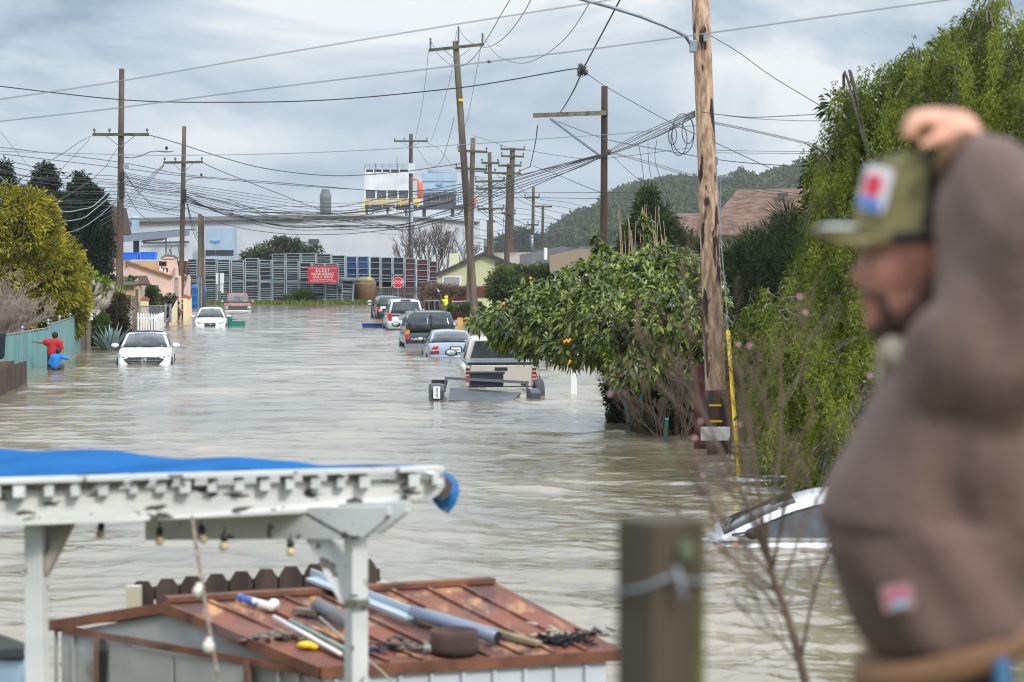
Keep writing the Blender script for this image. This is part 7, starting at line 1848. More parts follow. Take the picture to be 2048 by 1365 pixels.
for k in range(70):
    b = bl[gg.randrange(len(bl))]; d_ = V((gg.uniform(-1, 1), gg.uniform(-1, 1), gg.uniform(-.6, 1))).normalized()
    s_ = V(tuple(b[0])); e_ = s_ + V((d_.x * b[1][0], d_.y * b[1][1], d_.z * b[1][2])); mb.tube([s_, s_.lerp(e_, .5) + V((0, 0, .08)), e_], [.022, .016, .008], 5)
mb.build('trunk', mat('loquat_bark', srgb(110, 100, 90), .9, col2=srgb(74, 66, 58), scale=6), t_, True)
mb = MB()
for (u, v) in ((1133, 681), (1137, 684), (1129, 684), (1140, 680), (1140, 723), (1061, 557), (1007, 608), (1139, 726)):
    mb.ball(P(u, v, 47.2 + R.uniform(-.1, .1)) - c0, .028, 8, 6)
mb.build('orange_fruit', mat('fruit_orange', srgb(236, 160, 24), .5), t_, True)
# ivy and stems at the foot
leafy_tree('ivy_shrub', 'low ivy-like shrub at the water line under the fruit tree, by the teal stake', (1255, 860), 50.4, [(1240, 800, 22, 45, .5), (1262, 820, 30, 36, .6), (1225, 770, 14, 24, .4), (1240, 840, 22, 18, .4)], fol('ivy_leaves', [srgb(30, 48, 22), srgb(56, 84, 30), srgb(78, 104, 40)], rough=.4), 380, 22, .13, .06, .055, 'shrub', seed=40, tr=.03)
leafy_tree('dark_undergrowth', 'dark tangled undergrowth between the teal stakes and the big near pole', (1340, 870), 47, [(1340, 790, 50, 60, .7), (1310, 830, 46, 44, .7), (1375, 830, 34, 60, .7), (1350, 740, 50, 40, .7), (1390, 860, 24, 34, .5), (1300, 780, 40, 40, .6)], fol('undergrowth', [srgb(22, 30, 16), srgb(40, 52, 24), srgb(66, 62, 40)], rough=.6), 560, 26, .2, .12, .05, 'undergrowth', seed=41, tr=.04)
bare('stem_thicket', 'thicket of thin bare brown stems beside the big near pole', 1350, 880, 45.5, [(-.4, 1, .55), (.1, 1, .7), (.3, 1, .6), (-.7, .9, .6), (.5, 1, .6)], mat('stem_brown', srgb(96, 80, 70), .9), 4, 3, .4, 12, .02, .15, .005, .75, 'shrub')

# ================================================================ right side trees
m_con = fol('fine_conifer', [srgb(30, 46, 26), srgb(50, 68, 34), srgb(74, 92, 44)], trans=.15)
leafy_tree('dark_conifer', 'dark feathery conifer right of the big near pole', (1540, 700), 58, [(1520, 560, 70, 70, 1.6), (1480, 600, 55, 70, 1.4), (1585, 510, 45, 60, 1.2), (1600, 560, 80, 90, 1.8), (1500, 680, 60, 90, 1.4), (1570, 660, 80, 90, 1.6), (1538, 482, 16, 36, .5), (1465, 530, 20, 34, .6), (1500, 500, 12, 30, .4), (1575, 455, 12, 34, .4), (1450, 650, 22, 60, .6), (1480, 760, 50, 70, 1.2), (1560, 780, 60, 70, 1.2)],
           m_con, 3000, 26, .34, .28, .022, seed=50, shell=.5, droop=.0, tr=.16, up=(0, 0, .3))
# weeping tree
t_ = thing('weeping_tree', 'tall weeping tree with hanging bright green strands filling the right side', 'tree', (P(1850, 1000, 37).x, 37, -.6)); c0 = V(t_.location)
g = np.random.default_rng(88)
wb = [(1700, 330, 75, 90, 1.5, 1), (1650, 420, 40, 60, .9, 0), (1760, 220, 90, 90, 1.8, 1), (1850, 190, 110, 110, 2.0, 0), (1960, 150, 110, 110, 2.0, 0), (2040, 200, 100, 160, 2, 0), (1960, 70, 70, 50, 1.2, 0), (1990, 25, 40, 26, .8, 0), (1830, 130, 40, 30, .8, 0), (1700, 180, 16, 14, .3, 0),
      (1720, 470, 90, 110, 1.6, 0), (1655, 560, 62, 85, 1.4, 0), (1560, 640, 75, 80, 1.3, -1), (1700, 640, 110, 100, 1.6, -1), (1630, 740, 110, 90, 1.5, -1.5), (1560, 800, 60, 80, 1.0, -1.5), (1700, 820, 90, 100, 1.4, -2), (1660, 900, 60, 80, 1.0, -2.5), (1800, 420, 90, 120, 1.6, 0), (1900, 320, 120, 110, 1.8, 0), (1960, 420, 120, 120, 1.8, 0), (1640, 960, 40, 60, .7, -3), (1690, 280, 40, 40, .8, 1), (1650, 350, 26, 40, .5, .5)]
bl = [E(b[0], b[1], 37 + b[5], b[2], b[3], b[4], c0) for b in wb]
A = np.array([b[1][0] * b[1][2] for b in bl]); A /= A.sum()
starts = []; outs = []
for b, a in zip(bl, A):
    k = int(6000 * a) + 12; d_ = unit(g.normal(size=(k, 3))); r_ = .35 + .65 * g.random((k, 1)) ** .6
    starts.append(b[0] + d_ * r_ * b[1]); outs.append(d_)
starts = np.concatenate(starts); outs = np.concatenate(outs)
kt = len(starts) // 6; pick = g.permutation(len(starts))[:kt]; starts = np.repeat(starts[pick], 6, 0) + g.normal(size=(kt * 6, 3)) * np.array([.05, .09, .10]); outs = np.repeat(outs[pick], 6, 0); ns = len(starts); lp = 30
slen = g.uniform(.45, 1.35, (ns, 1))
f = np.linspace(0, 1, lp)[None, :, None]
oh = outs.copy(); oh[:, 2] = 0
sw = g.normal(size=(ns, 2)) * .12
path = starts[:, None, :] + oh[:, None, :] * .28 * slen[:, None] * (f * (1.6 - .6 * f))
path[..., 0] += sw[:, None, 0] * f[..., 0] ** 2; path[..., 1] += sw[:, None, 1] * f[..., 0] ** 2
path[..., 2] += (.10 * f[..., 0] - .95 * f[..., 0] ** 1.7) * slen
Pn = path.reshape(-1, 3) + g.normal(size=(ns * lp, 3)) * .016
Dn = unit(g.normal(size=Pn.shape) * np.array([1, 1, .35]) + np.array([0, 0, -.75]))
keep = Pn[:, 2] > .75; Pn, Dn = Pn[keep], Dn[keep]
m_weep = fol('weeping_leaves', [srgb(60, 76, 22), srgb(98, 114, 32), srgb(142, 150, 50), srgb(74, 92, 26), srgb(118, 132, 40)], trans=.4)
leaf_mesh('crown', m_weep, t_, Pn, Dn, g.uniform(.055, .09, len(Pn)), .019, .1, seed=6)
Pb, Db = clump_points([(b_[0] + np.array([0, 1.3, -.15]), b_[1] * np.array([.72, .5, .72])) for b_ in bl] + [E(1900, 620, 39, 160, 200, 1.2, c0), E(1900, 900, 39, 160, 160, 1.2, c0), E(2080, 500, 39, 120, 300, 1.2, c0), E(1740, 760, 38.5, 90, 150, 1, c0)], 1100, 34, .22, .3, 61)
leaf_mesh('inner_foliage', fol('weeping_inner', [srgb(26, 36, 12), srgb(40, 52, 18), srgb(54, 68, 22)], trans=.1), t_, Pb, Db, .16, .045, .3, seed=7)  # leaves coloured dark to put shaded gaps behind the bright strands
mb = MB(); gg = random.Random(4)
mb.tube([V((0, 0, 0)), V((-.1, 0, 1.2)), V((.1, 0, 2.6)), P(1880, 350, 37) - c0, P(1920, 150, 37) - c0], [.24, .2, .17, .12, .05], 10)
for b in bl:
    e_ = V(tuple(b[0])); s_ = V((0, 0, gg.uniform(1.2, 3.4))); mid_ = s_.lerp(e_, .55) + V((0, 0, .35))
    pts = crom([s_, mid_, e_], 5); n = len(pts); mb.tube(pts, [.07 * (1 - .75 * k / n) for k in range(n)], 6)
    for q_ in range(6):
        d_ = V((gg.uniform(-1, 1), gg.uniform(-1, 1), gg.uniform(-.3, 1))).normalized(); e2 = e_ + V((d_.x * b[1][0], d_.y * b[1][1], d_.z * b[1][2])) * .85
        mb.tube(crom([mid_, e_.lerp(e2, .4) + V((0, 0, .15)), e2], 4), .014, 4, cap=False)
mb.build('trunk', mat('grey_bark', srgb(112, 106, 98), .9, col2=srgb(80, 74, 68), scale=5), t_, True)
# low bright shrub at waterline between pole and weeping tree
leafy_tree('water_shrub', 'fresh green feathery shrub at the water line right of the yellow guard', (1530, 870), 43, [(1530, 790, 30, 50, .5), (1510, 830, 26, 40, .5), (1560, 830, 36, 46, .5)], fol('fresh_fern', [srgb(58, 88, 30), srgb(88, 120, 40), srgb(44, 66, 26)]), 420, 26, .17, .12, .03, 'shrub', seed=52, tr=.03)
# ================================================================ foreground
m_peel = mat('peeling_white_paint', srgb(222, 222, 218), .7, col2=srgb(200, 201, 198), scale=3, col3=srgb(78, 72, 66), scale3=8, lo3=.585, hi3=.6, stretch=(.7, .7, 2.2), bump=.004, bscale=20)
m_white2 = mat('old_white_paint', srgb(208, 210, 208), .7, col2=srgb(186, 188, 184), scale=2, col3=srgb(110, 104, 96), scale3=9, lo3=.62, hi3=.64)
o_ = P(712, 1365, 11.9); o_.z = -.62
t_ = thing('pergola', 'white painted timber pergola with peeling beam and blue tarp roof at lower left', 'pergola', o_)
def q(u, v, d, dz=0.0): return P(u, v, d) - o_ + V((0, 0, dz))
# front beam
a0, a1 = q(-120, 1012, 11.3), q(845, 962, 12.35)
def beamface(pts_d, th, name, m, parent=t_):
    """pts (u,v,d) polygon extruded straight back"""
    return MB().prism([q(*p_) for p_ in pts_d], (0, th, 0)).build(name, m, parent)
beamface([(-140, 1058, 11.25), (230, 1044, 11.62), (590, 1028, 12.02), (735, 1010, 12.18), (858, 994, 12.35), (866, 985, 12.36), (880, 965, 12.38), (872, 958, 12.37), (590, 966, 12.02), (230, 980, 11.62), (-140, 986, 11.25)], .045, 'front_beam', m_peel)
# top lath + slats under the tarp
MB().bar(q(-140, 966, 11.18), q(882, 937, 12.32), .09, .022).build('edge_lath', m_white2, t_)
us = [40, 99, 152, 207, 268, 322, 371, 424, 479, 530, 580, 631, 682, 729, 827, 874]
ddir = V((-.25, 2.1, -.13)).normalized()
for i, u in enumerate([-60, -10] + us):
    f = (u + 140) / 1020.; d_ = 11.2 + f * 1.14; v_ = 978 - f * 29
    p0 = q(u, v_ + 10, d_ - .02); p1 = p0 + ddir * (2.2 - 1.2 * f)
    MB().bar(p0 - ddir * R.uniform(.02, .07), p1, .05 * R.uniform(.8, 1.1), R.uniform(.05, .062)).build('roof_slat', m_white2, t_)
# tarp: draped sheet
m_tarp = mat('blue_tarp', srgb(8, 82, 140), .8, col2=srgb(16, 96, 156), scale=1.5, bump=.03, bscale=3, spec=.08, col3=srgb(90, 130, 176), scale3=.9, lo3=.64, hi3=.8)
nx, ny = 60, 14; vs = []; fs = []
for j in range(ny):
    g_ = j / (ny - 1)
    for i in range(nx):
        f = i / (nx - 1); u0 = -150 + f * 1000
        A_ = q(u0, 961 - (f) * 27, 11.22 + f * 1.1); 
        ub = -200 + f * 1020
        vb = float(np.interp(ub, [-200, 0, 100, 230, 380, 560, 720, 820], [888, 897, 899, 905, 915, 922, 932, 936]))
        B_ = q(ub, vb, 14.6 - f * 1.6)
        p_ = A_.lerp(B_, g_) + V((0, 0, .018 * math.sin(f * 60) * (1 - abs(2 * g_ - 1)) * .35 + .012 * math.sin(f * 23 + g_ * 5)))
        vs.append(p_)
for j in range(ny - 1):
    for i in range(nx - 1): fs.append((j * nx + i, j * nx + i + 1, (j + 1) * nx + i + 1, (j + 1) * nx + i))
n0 = len(vs); vs += [p_ - V((0, 0, .012)) for p_ in vs]; fs += [tuple(k + n0 for k in reversed(f_)) for f_ in fs]
tp = MB().add(vs, fs).build('tarp', m_tarp, t_, True)
# hanging tarp corner
cpts = [(884, 941), (905, 952), (917, 966), (919, 985), (912, 1008), (896, 1029), (878, 1018), (863, 999), (884, 985), (894, 966)]
vs = [q(u, v, 12.42 + .05 * math.sin(k)) for k, (u, v) in enumerate(cpts)]
c_ = q(900, 985, 12.36)
fs = [(k, (k + 1) % len(vs), len(vs)) for k in range(len(vs))]
n = len(vs) + 1; vs2 = vs + [c_]; back = [p_ + V((0, .012, 0)) for p_ in vs2]
fs += [tuple(x + n for x in reversed(f_)) for f_ in fs[:len(vs)]]
MB().add(vs2 + back, fs).build('tarp_corner', mat('tarp_plain_blue', srgb(6, 92, 150), .5), tp, False)
MB().prism([q(889, 950, 12.33), q(906, 968, 12.33), q(900, 990, 12.32), (q(884, 1003, 12.33)), q(872, 995, 12.35), q(890, 974, 12.33)], (0, .006, 0)).build('tarp_underside', mat('tarp_brown', srgb(84, 76, 74), .8), tp)
MB().tube([q(892, 1020, 12.3), q(893, 1021, 12.29)], .012, 8).build('eyelet', m_chrome, tp)
# header beams running back-left
for k, (u_end, v0, dd) in enumerate(((775, 1022, 11.72), (812, 1013, 11.86))):
    e0 = q(u_end, v0, dd); e1 = q(290 + 30 * k, 1030 - 4 * k, 12.75 + .1 * k); dv = (e1 - e0).normalized(); H_ = .135
    MB().prism([e0 + V((0, 0, .02)), e0 - V((0, 0, .03)), e0 + dv * .17 - V((0, 0, H_)), e1 - V((0, 0, H_)), e1 + V((0, 0, .02))], (0.018, .038, 0)).build('header_beam', m_white2, t_)
# posts and braces
def post(u, v, d, w, rz, name='post'):
    top = q(u, v, d); return MB().box((top.x, top.y, top.z / 2), (w, w, top.z), rz=rz).build(name, m_white2, t_, bevel=.004)
post(712, 1062, 11.95, .089, math.radians(31))
post(72, 1046, 11.75, .089, math.radians(-12) )
def brace(a, b, w, dep, poly=None):
    MB().bar(a, b, dep, w, up=(0, 0, 1)).build('brace', m_white2, t_)
MB().prism([q(597, 1052, 12.1), q(650, 1058, 12.1), q(691, 1130, 12.0), q(691, 1212, 11.98), q(680, 1205, 11.98)], (.02, .05, 0)).build('brace', m_white2, t_)
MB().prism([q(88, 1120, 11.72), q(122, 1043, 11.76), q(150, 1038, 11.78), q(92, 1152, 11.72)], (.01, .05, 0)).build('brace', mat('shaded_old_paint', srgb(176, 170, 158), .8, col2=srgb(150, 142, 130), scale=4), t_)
MB().prism([q(64, 1052, 11.8), q(148, 1042, 11.8), q(90, 1150, 11.78), q(66, 1150, 11.78)], (.01, .03, 0)).build('corner_gusset', m_white2, t_)
MB().tube([q(692, 1204, 11.88), q(712, 1203, 11.84), q(736, 1204, 11.9), q(735, 1210, 11.9), q(712, 1209, 11.84), q(690, 1212, 11.88)], .012, 6).build('rope_tie', mat('old_rope', srgb(104, 104, 90), .9), t_)
MB().tube([q(612, 1028, 11.95), q(650, 1050, 11.9), q(690, 1072, 11.86), q(712, 1076, 11.82), q(735, 1072, 11.86)], .008, 6).build('cable', m_iron, t_)
MB().box(q(708, 1192, 11.86), (.035, .01, .01)).build('nail_plate', m_iron, t_)
# festoon bulbs
def bulb(lb, u, v0, v1, d, tilt=0):
    b_ = thing('festoon_bulb', lb, 'light bulb', P(u, v0, d), group='festoon bulbs under the pergola'); L_ = (v1 - v0) / S(d)
    MB().tube([(0, 0, .03), (0, 0, 0)], .004, 5).lathe((0, 0, 0), [(.012, -L_ * .48), (.019, -L_ * .42), (.018, -L_ * .1), (.010, 0)], 12).build('socket', m_blackp, b_, True)
    MB().lathe((0, 0, 0), [(.004, -L_), (.016, -L_ * .95), (.023, -L_ * .78), (.021, -L_ * .62), (.013, -L_ * .47)], 12).build('glass', mat('bulb_glass', srgb(214, 196, 150), .12, col2=srgb(170, 150, 110), scale=20, spec=.6), b_, True)
    b_.rotation_euler = (0, tilt, 0); return b_
for (u, v0, v1, d, tl, lb) in ((203, 1046, 1078, 11.9, .12, 'leftmost hanging festoon bulb under the white beam'), (319, 1055, 1092, 11.9, 0, 'festoon bulb hanging left of the thin rope'), (402, 1050, 1089, 12.0, -.15, 'festoon bulb just right of the thin rope, tilted'), (449, 1067, 1103, 12.0, .05, 'lower festoon bulb right of the tilted one'), (580, 1044, 1082, 12.2, .1, 'upper of two festoon bulbs beside the brace'), (581, 1080, 1113, 12.0, 0, 'lower of two festoon bulbs beside the brace')):
    bulb(lb, u, v0, v1, d, tl)
tr_ = thing('bulb_rope', 'thin frayed rope with two pale bulbs hanging from the pergola', 'rope', P(385, 1032, 11.6)); c0 = V(tr_.location)
MB().tube(crom([P(384, 1034, 11.6) - c0, P(392, 1090, 11.5) - c0, P(402, 1150, 11.3) - c0, P(414, 1230, 11.0) - c0, P(428, 1310, 10.8) - c0, P(446, 1400, 10.6) - c0], 5), .008, 6).build('rope', mat('rope_tan', srgb(148, 132, 116), .9, col2=srgb(96, 86, 78), scale=30), tr_)
for u, v, d in ((397, 1184, 11.2), (417, 1294, 10.8)):
    MB().ball(P(u, v, d) - c0, (.028, .028, .032), 10, 8).tube([P(u, v, d) - c0, P(u + 1, v - 18, d) - c0], .014, 8).build('bulb', mat('bulb_pale', srgb(206, 200, 186), .3), tr_, True)

# ---- dog-eared fence behind the shed
t_ = thing('dog_eared_fence', 'dark brown dog-eared board fence behind the rusty shed', 'fence', (P(450, 1200, 17.6).x, 17.6, -.62)); o_ = V(t_.location)
m_drk = mat('dark_wet_boards', srgb(78, 64, 56), .9, col2=srgb(46, 38, 34), scale=5, stretch=(1, 1, .2))
for i in range(10):
    u0 = 262 + i * 49.5; u1 = u0 + 45; vt = 1163 - i * 4.9; dd = 17.0 + i * .02
    a = P(u0, vt + 16, dd) - o_; b = P(u1, vt + 15, dd) - o_; zt = P(0, vt, dd).z - o_.z; k = (b.x - a.x) * .24
    MB().prism([V((a.x, a.y, 0)), V((b.x, a.y, 0)), V((b.x, a.y, zt - .06)), V((b.x - k, a.y, zt)), V((a.x + k, a.y, zt)), V((a.x, a.y, zt - .06))], (0, .02, 0)).build('board', m_drk, t_)
a = P(260, 1170, 16.9) - o_; MB().box((a.x + .035, -.75, a.z / 2), (.1, .1, a.z)).build('corner_post', mat('pale_post', srgb(170, 168, 146), .8), t_)
MB().bar(P(262, 1190, 17.1) - o_, P(760, 1150, 17.3) - o_, .04, .09).build('rail', m_drk, t_)
MB().prism([P(735, 1160, 17.5) - o_, P(800, 1170, 17.5) - o_, P(800, 1185, 17.5) - o_, P(735, 1185, 17.5) - o_], (0, .05, 0)).build('pale_panel', mat('pale_panel', srgb(188, 186, 160), .8), t_)

# ---- rusty shed
ze = .8
def WZ_(u, v, z): return P(u, v, Wd(v, z))
FR_, FL_, BR_ = WZ_(640, 1333, ze), WZ_(93, 1243, ze), WZ_(1236, 1300, ze)
RF = P(332, 1205, 16.1); zr = RF.z; RB = WZ_(985, 1166, zr); BL_ = FL_ + (BR_ - FR_)
t_ = thing('tin_shed', 'pale metal garden shed with rusty ribbed roof at the bottom of the picture', 'shed', (FR_.x, FR_.y, -.62)); o_ = V(t_.location)
m_rustr = mat('rusty_roof', srgb(124, 74, 54), .8, col2=srgb(86, 56, 50), scale=1.6, lo=.42, hi=.58, col3=srgb(182, 134, 92), scale3=3.2, lo3=.54, hi3=.7, stretch=(2.2, .7, 1), bump=.006, bscale=14)
m_rusttrim = mat('rusty_trim', srgb(122, 78, 54), .85, col2=srgb(82, 52, 40), scale=5)
m_tin = mat('tin_wall_lit', srgb(190, 198, 206), .5, col2=srgb(170, 176, 180), scale=1.2, col3=srgb(140, 96, 66), scale3=1.6, lo3=.68, hi3=.74)  # side wall: the brightness of the lit side is put into its colour
m_tin2 = mat('tin_wall_shaded', srgb(164, 166, 160), .6, col2=srgb(142, 142, 136), scale=1.5, col3=srgb(128, 96, 72), scale3=2.4, lo3=.66, hi3=.74)  # gable wall: same tin painted greyer for the side away from the light
L3 = lambda p_: V(p_) - o_
nrm = (BR_ - FR_).cross(RF - FR_).normalized()
if nrm.z < 0: nrm = -nrm
th = V((0, 0, -.03))
MB().prism([L3(FR_), L3(BR_), L3(RB), L3(RF)], th).build('roof_right', m_rustr, t_)
MB().prism([L3(FL_), L3(RF), L3(RB), L3(BL_)], th).build('roof_left', m_rustr, t_)
for k in range(1, 9):          # ribs down the slope
    f = k / 9.; e = FR_.lerp(BR_, f); r = RF.lerp(RB, f)
    MB().bar(L3(e) + V((0, 0, .012)), L3(r) + V((0, 0, .012)), .03, .012).build('roof_rib', m_rustr, t_)
MB().bar(L3(RF) + V((0, 0, .02)), L3(RB) + V((0, 0, .02)), .12, .035).build('ridge_cap', m_rusttrim, t_)
for a, b in ((FR_, BR_), (FR_, RF), (FL_, RF), (BR_, RB)):
    MB().bar(L3(a) + V((0, 0, -.035)), L3(b) + V((0, 0, -.035)), .05, .07).build('edge_trim', m_rusttrim, t_)
ins = .05
def wallpoly(pts, name, m, off):
    return MB().prism([L3(p_) for p_ in pts], off).build(name, m, t_)
gd = (FR_ - FL_).normalized(); ld = (BR_ - FR_).normalized()
z0_ = lambda p_: V((p_.x, p_.y, -.62))
A1 = FL_ + gd * .12 + ld * .03; A2 = FR_ - gd * .04 + ld * .03; A3 = RF + ld * .03
wallpoly([z0_(A1), z0_(A2), A2 - V((0, 0, .09)), A3 - V((0, 0, .07)), A1 - V((0, 0, .07))], 'gable_wall', m_tin2, ld * .03)
B1 = FR_ + ld * .05 - gd * .03; B2 = BR_ - ld * .06 - gd * .03
wallpoly([z0_(B1), z0_(B2), B2 - V((0, 0, .07)), B1 - V((0, 0, .07))], 'side_wall', m_tin, -gd * .03)
for k in range(9):
    p_ = B1.lerp(B2, (k + .3) / 9.); MB().bar(L3(z0_(p_)) + gd * .012, L3(p_) - V((0, 0, .08)) + gd * .012, .03, .02, up=tuple(gd)).build('wall_rib', m_tin, t_)
# gable details: header trim, door frame and doors
hA, hB = P(100, 1250, 16.85), P(636, 1343, 14.95)
def gp(u, v, off=.0):      # point on the gable wall plane through FL_, FR_
    n_ = gd.cross(V((0, 0, 1))); r0 = V((0, 0, CAMZ)); r1 = P(u, v, 10.0) - r0; tt_ = (A1 - r0).dot(n_) / r1.dot(n_); return L3(r0 + r1 * tt_) - ld * off
MB().bar(gp(100, 1252, .02), gp(634, 1345, .02), .03, .045).build('header_trim', m_rusttrim, t_)
dz = V((0, 0, -1.2))
for (u, v, w, m) in ((204, 1275, .055, mat('brown_frame', srgb(112, 84, 66), .8)), (214, 1277, .03, mat('black_gap', (.01, .01, .01), .9)), (504, 1320, .05, _mats['brown_frame'])):
    a = gp(u, v, .03); MB().bar(a, a + dz, w, .03, up=tuple(gd.cross(V((0, 0, 1))))).build('door_frame', m, t_)
for (u0, v0, u1, v1) in ((222, 1288, 348, 1312), (354, 1312, 496, 1330)):
    a, b = gp(u0, v0, .012), gp(u1, v1, .012); MB().prism([a, b, b + dz, a + dz], ld * .01).build('door', mat('grey_door', srgb(170, 170, 164), .6, col2=srgb(146, 146, 140), scale=2), t_)
for u, v in ((115, 1262), (150, 1272), (560, 1338), (600, 1344)):
    a = gp(u, v, .01); MB().bar(a, a + dz, .02, .02, up=tuple(gd)).build('wall_rib', m_tin2, t_)

def roofpt(u, v, h=0.0):
    r0 = V((0, 0, CAMZ)); r1 = P(u, v, 10.0) - r0; tt_ = (FR_ - r0).dot(nrm) / r1.dot(nrm); return r0 + r1 * tt_ + V((0, 0, h))
def onroof(name, lb, cat, mbf, m, u, v, smooth=False, group=None):
    c = roofpt(u, v); mb = MB(); mbf(mb, c); o = mb.build(name, m, None, smooth); o.location = c; return tag(o, lb, cat, group)
rp = lambda u, v, h, c: roofpt(u, v, h) - c
m_steel = mat('pale_steel_channel', srgb(176, 190, 200), .4, metal=.4)
onroof('steel_channel', 'long pale steel channel lying across the rusty roof behind the white post', 'metal channel', lambda mb, c: mb.bar(rp(622, 1172, .05, c), rp(822, 1252, .05, c), .09, .02).bar(rp(622, 1165, .07, c), rp(826, 1244, .07, c), .015, .05), m_steel, 720, 1212)
o = onroof('grey_pipe', 'fat grey plastic pipe lying down the rusty roof, its open end by the eave', 'pipe', lambda mb, c: mb.tube([rp(825, 1246, .07, c), rp(995, 1296, .07, c)], .045, 14, cap=True), mat('pvc_grey', srgb(112, 126, 146), .4), 910, 1270, True)
MB().tube([rp(994, 1295.5, .07, o.location), rp(996.5, 1296.3, .07, o.location)], .037, 14).build('open_end', m_trim, o)
onroof('weathered_plank', 'weathered lichen-covered plank on the roof above the grey pipe', 'plank', lambda mb, c: mb.bar(rp(846, 1230, .03, c), rp(1078, 1297, .03, c), .07, .025), mat('lichen_plank', srgb(150, 134, 106), .9, col2=srgb(112, 98, 78), scale=8), 960, 1265)
o = onroof('rusty_tub', 'round dark rusty tub standing near the shed eave', 'tub', lambda mb, c: mb.lathe((0, 0, 0), [(.15, 0), (.16, .05), (.15, .1), (.155, .145), (.14, .15), (.13, .08)], 22), mat('tub_rust', srgb(84, 62, 56), .85, col2=srgb(62, 46, 42), scale=4), 908, 1306, True)
def heap(n, s, h):
    def f(mb, c):
        g_ = random.Random(n)
        for k in range(n):
            a = V((g_.gauss(0, s), g_.gauss(0, s * .5), abs(g_.gauss(0, h)))); b = a + V((g_.uniform(-.1, .1), g_.uniform(-.06, .06), g_.uniform(-.02, .04))); mb.bar(a, b, g_.uniform(.01, .04), g_.uniform(.004, .02))
    return f
onroof('black_netting', 'crumpled heap of black netting at the right eave', 'netting', heap(60, .09, .02), mat('net_black', (.012, .013, .015), .9), 1120, 1287, True)
onroof('pale_rag', 'pale crumpled rag behind the black netting', 'rag', heap(12, .05, .03), mat('rag_pale', srgb(176, 170, 150), .9), 1112, 1272, True)
onroof('metal_scrap', 'scrap metal bits near the far right corner of the rusty roof', 'scrap', heap(14, .08, .015), mat('scrap_dark', srgb(70, 58, 52), .6, metal=.3), 1198, 1270, True)
onroof('grey_stones', 'two pale mottled stones beside the rusty tub', 'stones', lambda mb, c: mb.ball((-.03, 0, .03), (.045, .04, .035), 10, 7).ball((.05, 0, .025), (.04, .03, .03), 10, 7), mat('stone_mottled', srgb(168, 168, 160), .8, col2=srgb(60, 62, 60), scale=26), 866, 1307, True)
onroof('tool_scrap', 'dark tools and cloth heap right of the white post', 'tools', heap(22, .07, .02), mat('tool_dark', srgb(44, 48, 56), .7, col2=srgb(120, 112, 100), scale=12), 795, 1300, True)
onroof('blue_bucket_scrap', 'dark navy bundle wedged behind the white post on the roof', 'bundle', heap(16, .05, .03), mat('navy_plastic', srgb(34, 44, 66), .6), 750, 1306, True)
onroof('grey_duct', 'short fat grey duct on the roof left of the white post', 'duct', lambda mb, c: mb.tube([rp(635, 1232, .07, c), rp(690, 1262, .07, c)], .048, 14), mat('duct_grey', srgb(96, 98, 100), .5), 660, 1250, True)
onroof('flat_board', 'flat grey board on the roof left of the fat duct', 'board', lambda mb, c: mb.bar(rp(590, 1228, .03, c), rp(640, 1236, .03, c), .1, .03), m_wood, 615, 1234)
onroof('white_tube', 'long white tube lying down to the eave corner left of the post', 'tube', lambda mb, c: mb.tube([rp(548, 1246, .04, c), rp(682, 1322, .04, c)], .014, 8), m_white, 610, 1285, True)
onroof('green_tube', 'thin pale green tube beside the white tube on the roof', 'tube', lambda mb, c: mb.tube([rp(580, 1250, .03, c), rp(690, 1308, .03, c)], .014, 8), mat('tube_green', srgb(120, 150, 140), .5), 640, 1285, True)
onroof('yellow_glove', 'small yellow glove-like scrap near the gable edge of the roof', 'scrap', lambda mb, c: mb.ball((0, 0, .03), (.06, .04, .025), 10, 6).ball((.05, -.01, .02), (.03, .02, .02), 8, 6), m_yel, 612, 1300, True)
onroof('blue_tool', 'blue and white tool lying high on the roof near the ridge', 'tool', lambda mb, c: mb.tube([rp(478, 1208, .04, c), rp(548, 1228, .04, c)], .03, 8).ball(rp(548, 1224, .05, c), .04, 8, 6), mat('tool_blue', srgb(60, 90, 170), .5, col2=srgb(210, 206, 196), scale=9, lo=.45, hi=.5), 512, 1220, True)
onroof('clutter', 'small pale and dark clutter along the gable edge of the roof', 'clutter', heap(24, .09, .02), mat('clutter_mix', srgb(150, 140, 126), .7, col2=srgb(60, 52, 48), scale=14), 560, 1280, True)
o = MB().tube([P(640, 1235, 14.4), P(700, 1290, 14.0), P(760, 1340, 13.4), P(820, 1400, 12.9)], .007, 5).build('thin_cord', mat('cord_pale', srgb(170, 160, 140), .8)); recenter(o); tag(o, 'thin pale cord slanting down past the white post over the shed', 'cord')

# ---- pale vehicle-like tank at the lower-left edge
t_ = thing('covered_tank', 'pale blue rounded tank under a sloping grey cover at the lower-left edge', 'tank', (P(-10, 1365, 14.5).x, 14.6, -.62)); o_ = V(t_.location); q2 = lambda u, v, d=14.5: P(u, v, d) - o_
MB().loft([[q2(u, v, 14.5 + (0 if k == 0 else 1.4)) for (u, v) in ((-160, 1262), (0, 1268), (30, 1278), (56, 1288), (56, 1300), (-160, 1304))] for k in (0, 1)]).build('cover', mat('cover_grey', srgb(136, 136, 128), .6, col2=srgb(116, 116, 110), scale=2), t_, bevel=.02)
MB().loft([[q2(u, v, 14.55 + (0 if k == 0 else 1.2)) for (u, v) in ((-160, 1304), (48, 1300), (50, 1318), (-160, 1318))] for k in (0, 1)]).build('shadow_block', m_dgrey, t_)  # solid dark block put in for the shadow between cover and tank
zc = q2(0, 1342, 14.5).z
MB().tube([V((q2(-200, 1342).x, .1, zc - .25)), V((q2(30, 1342).x, .1, zc - .25)), V((q2(48, 1342).x, .1, zc - .25))], [.33, .33, .28], 24).build('tank_body', mat('tank_pale_blue', srgb(168, 190, 204), .4), t_, True)
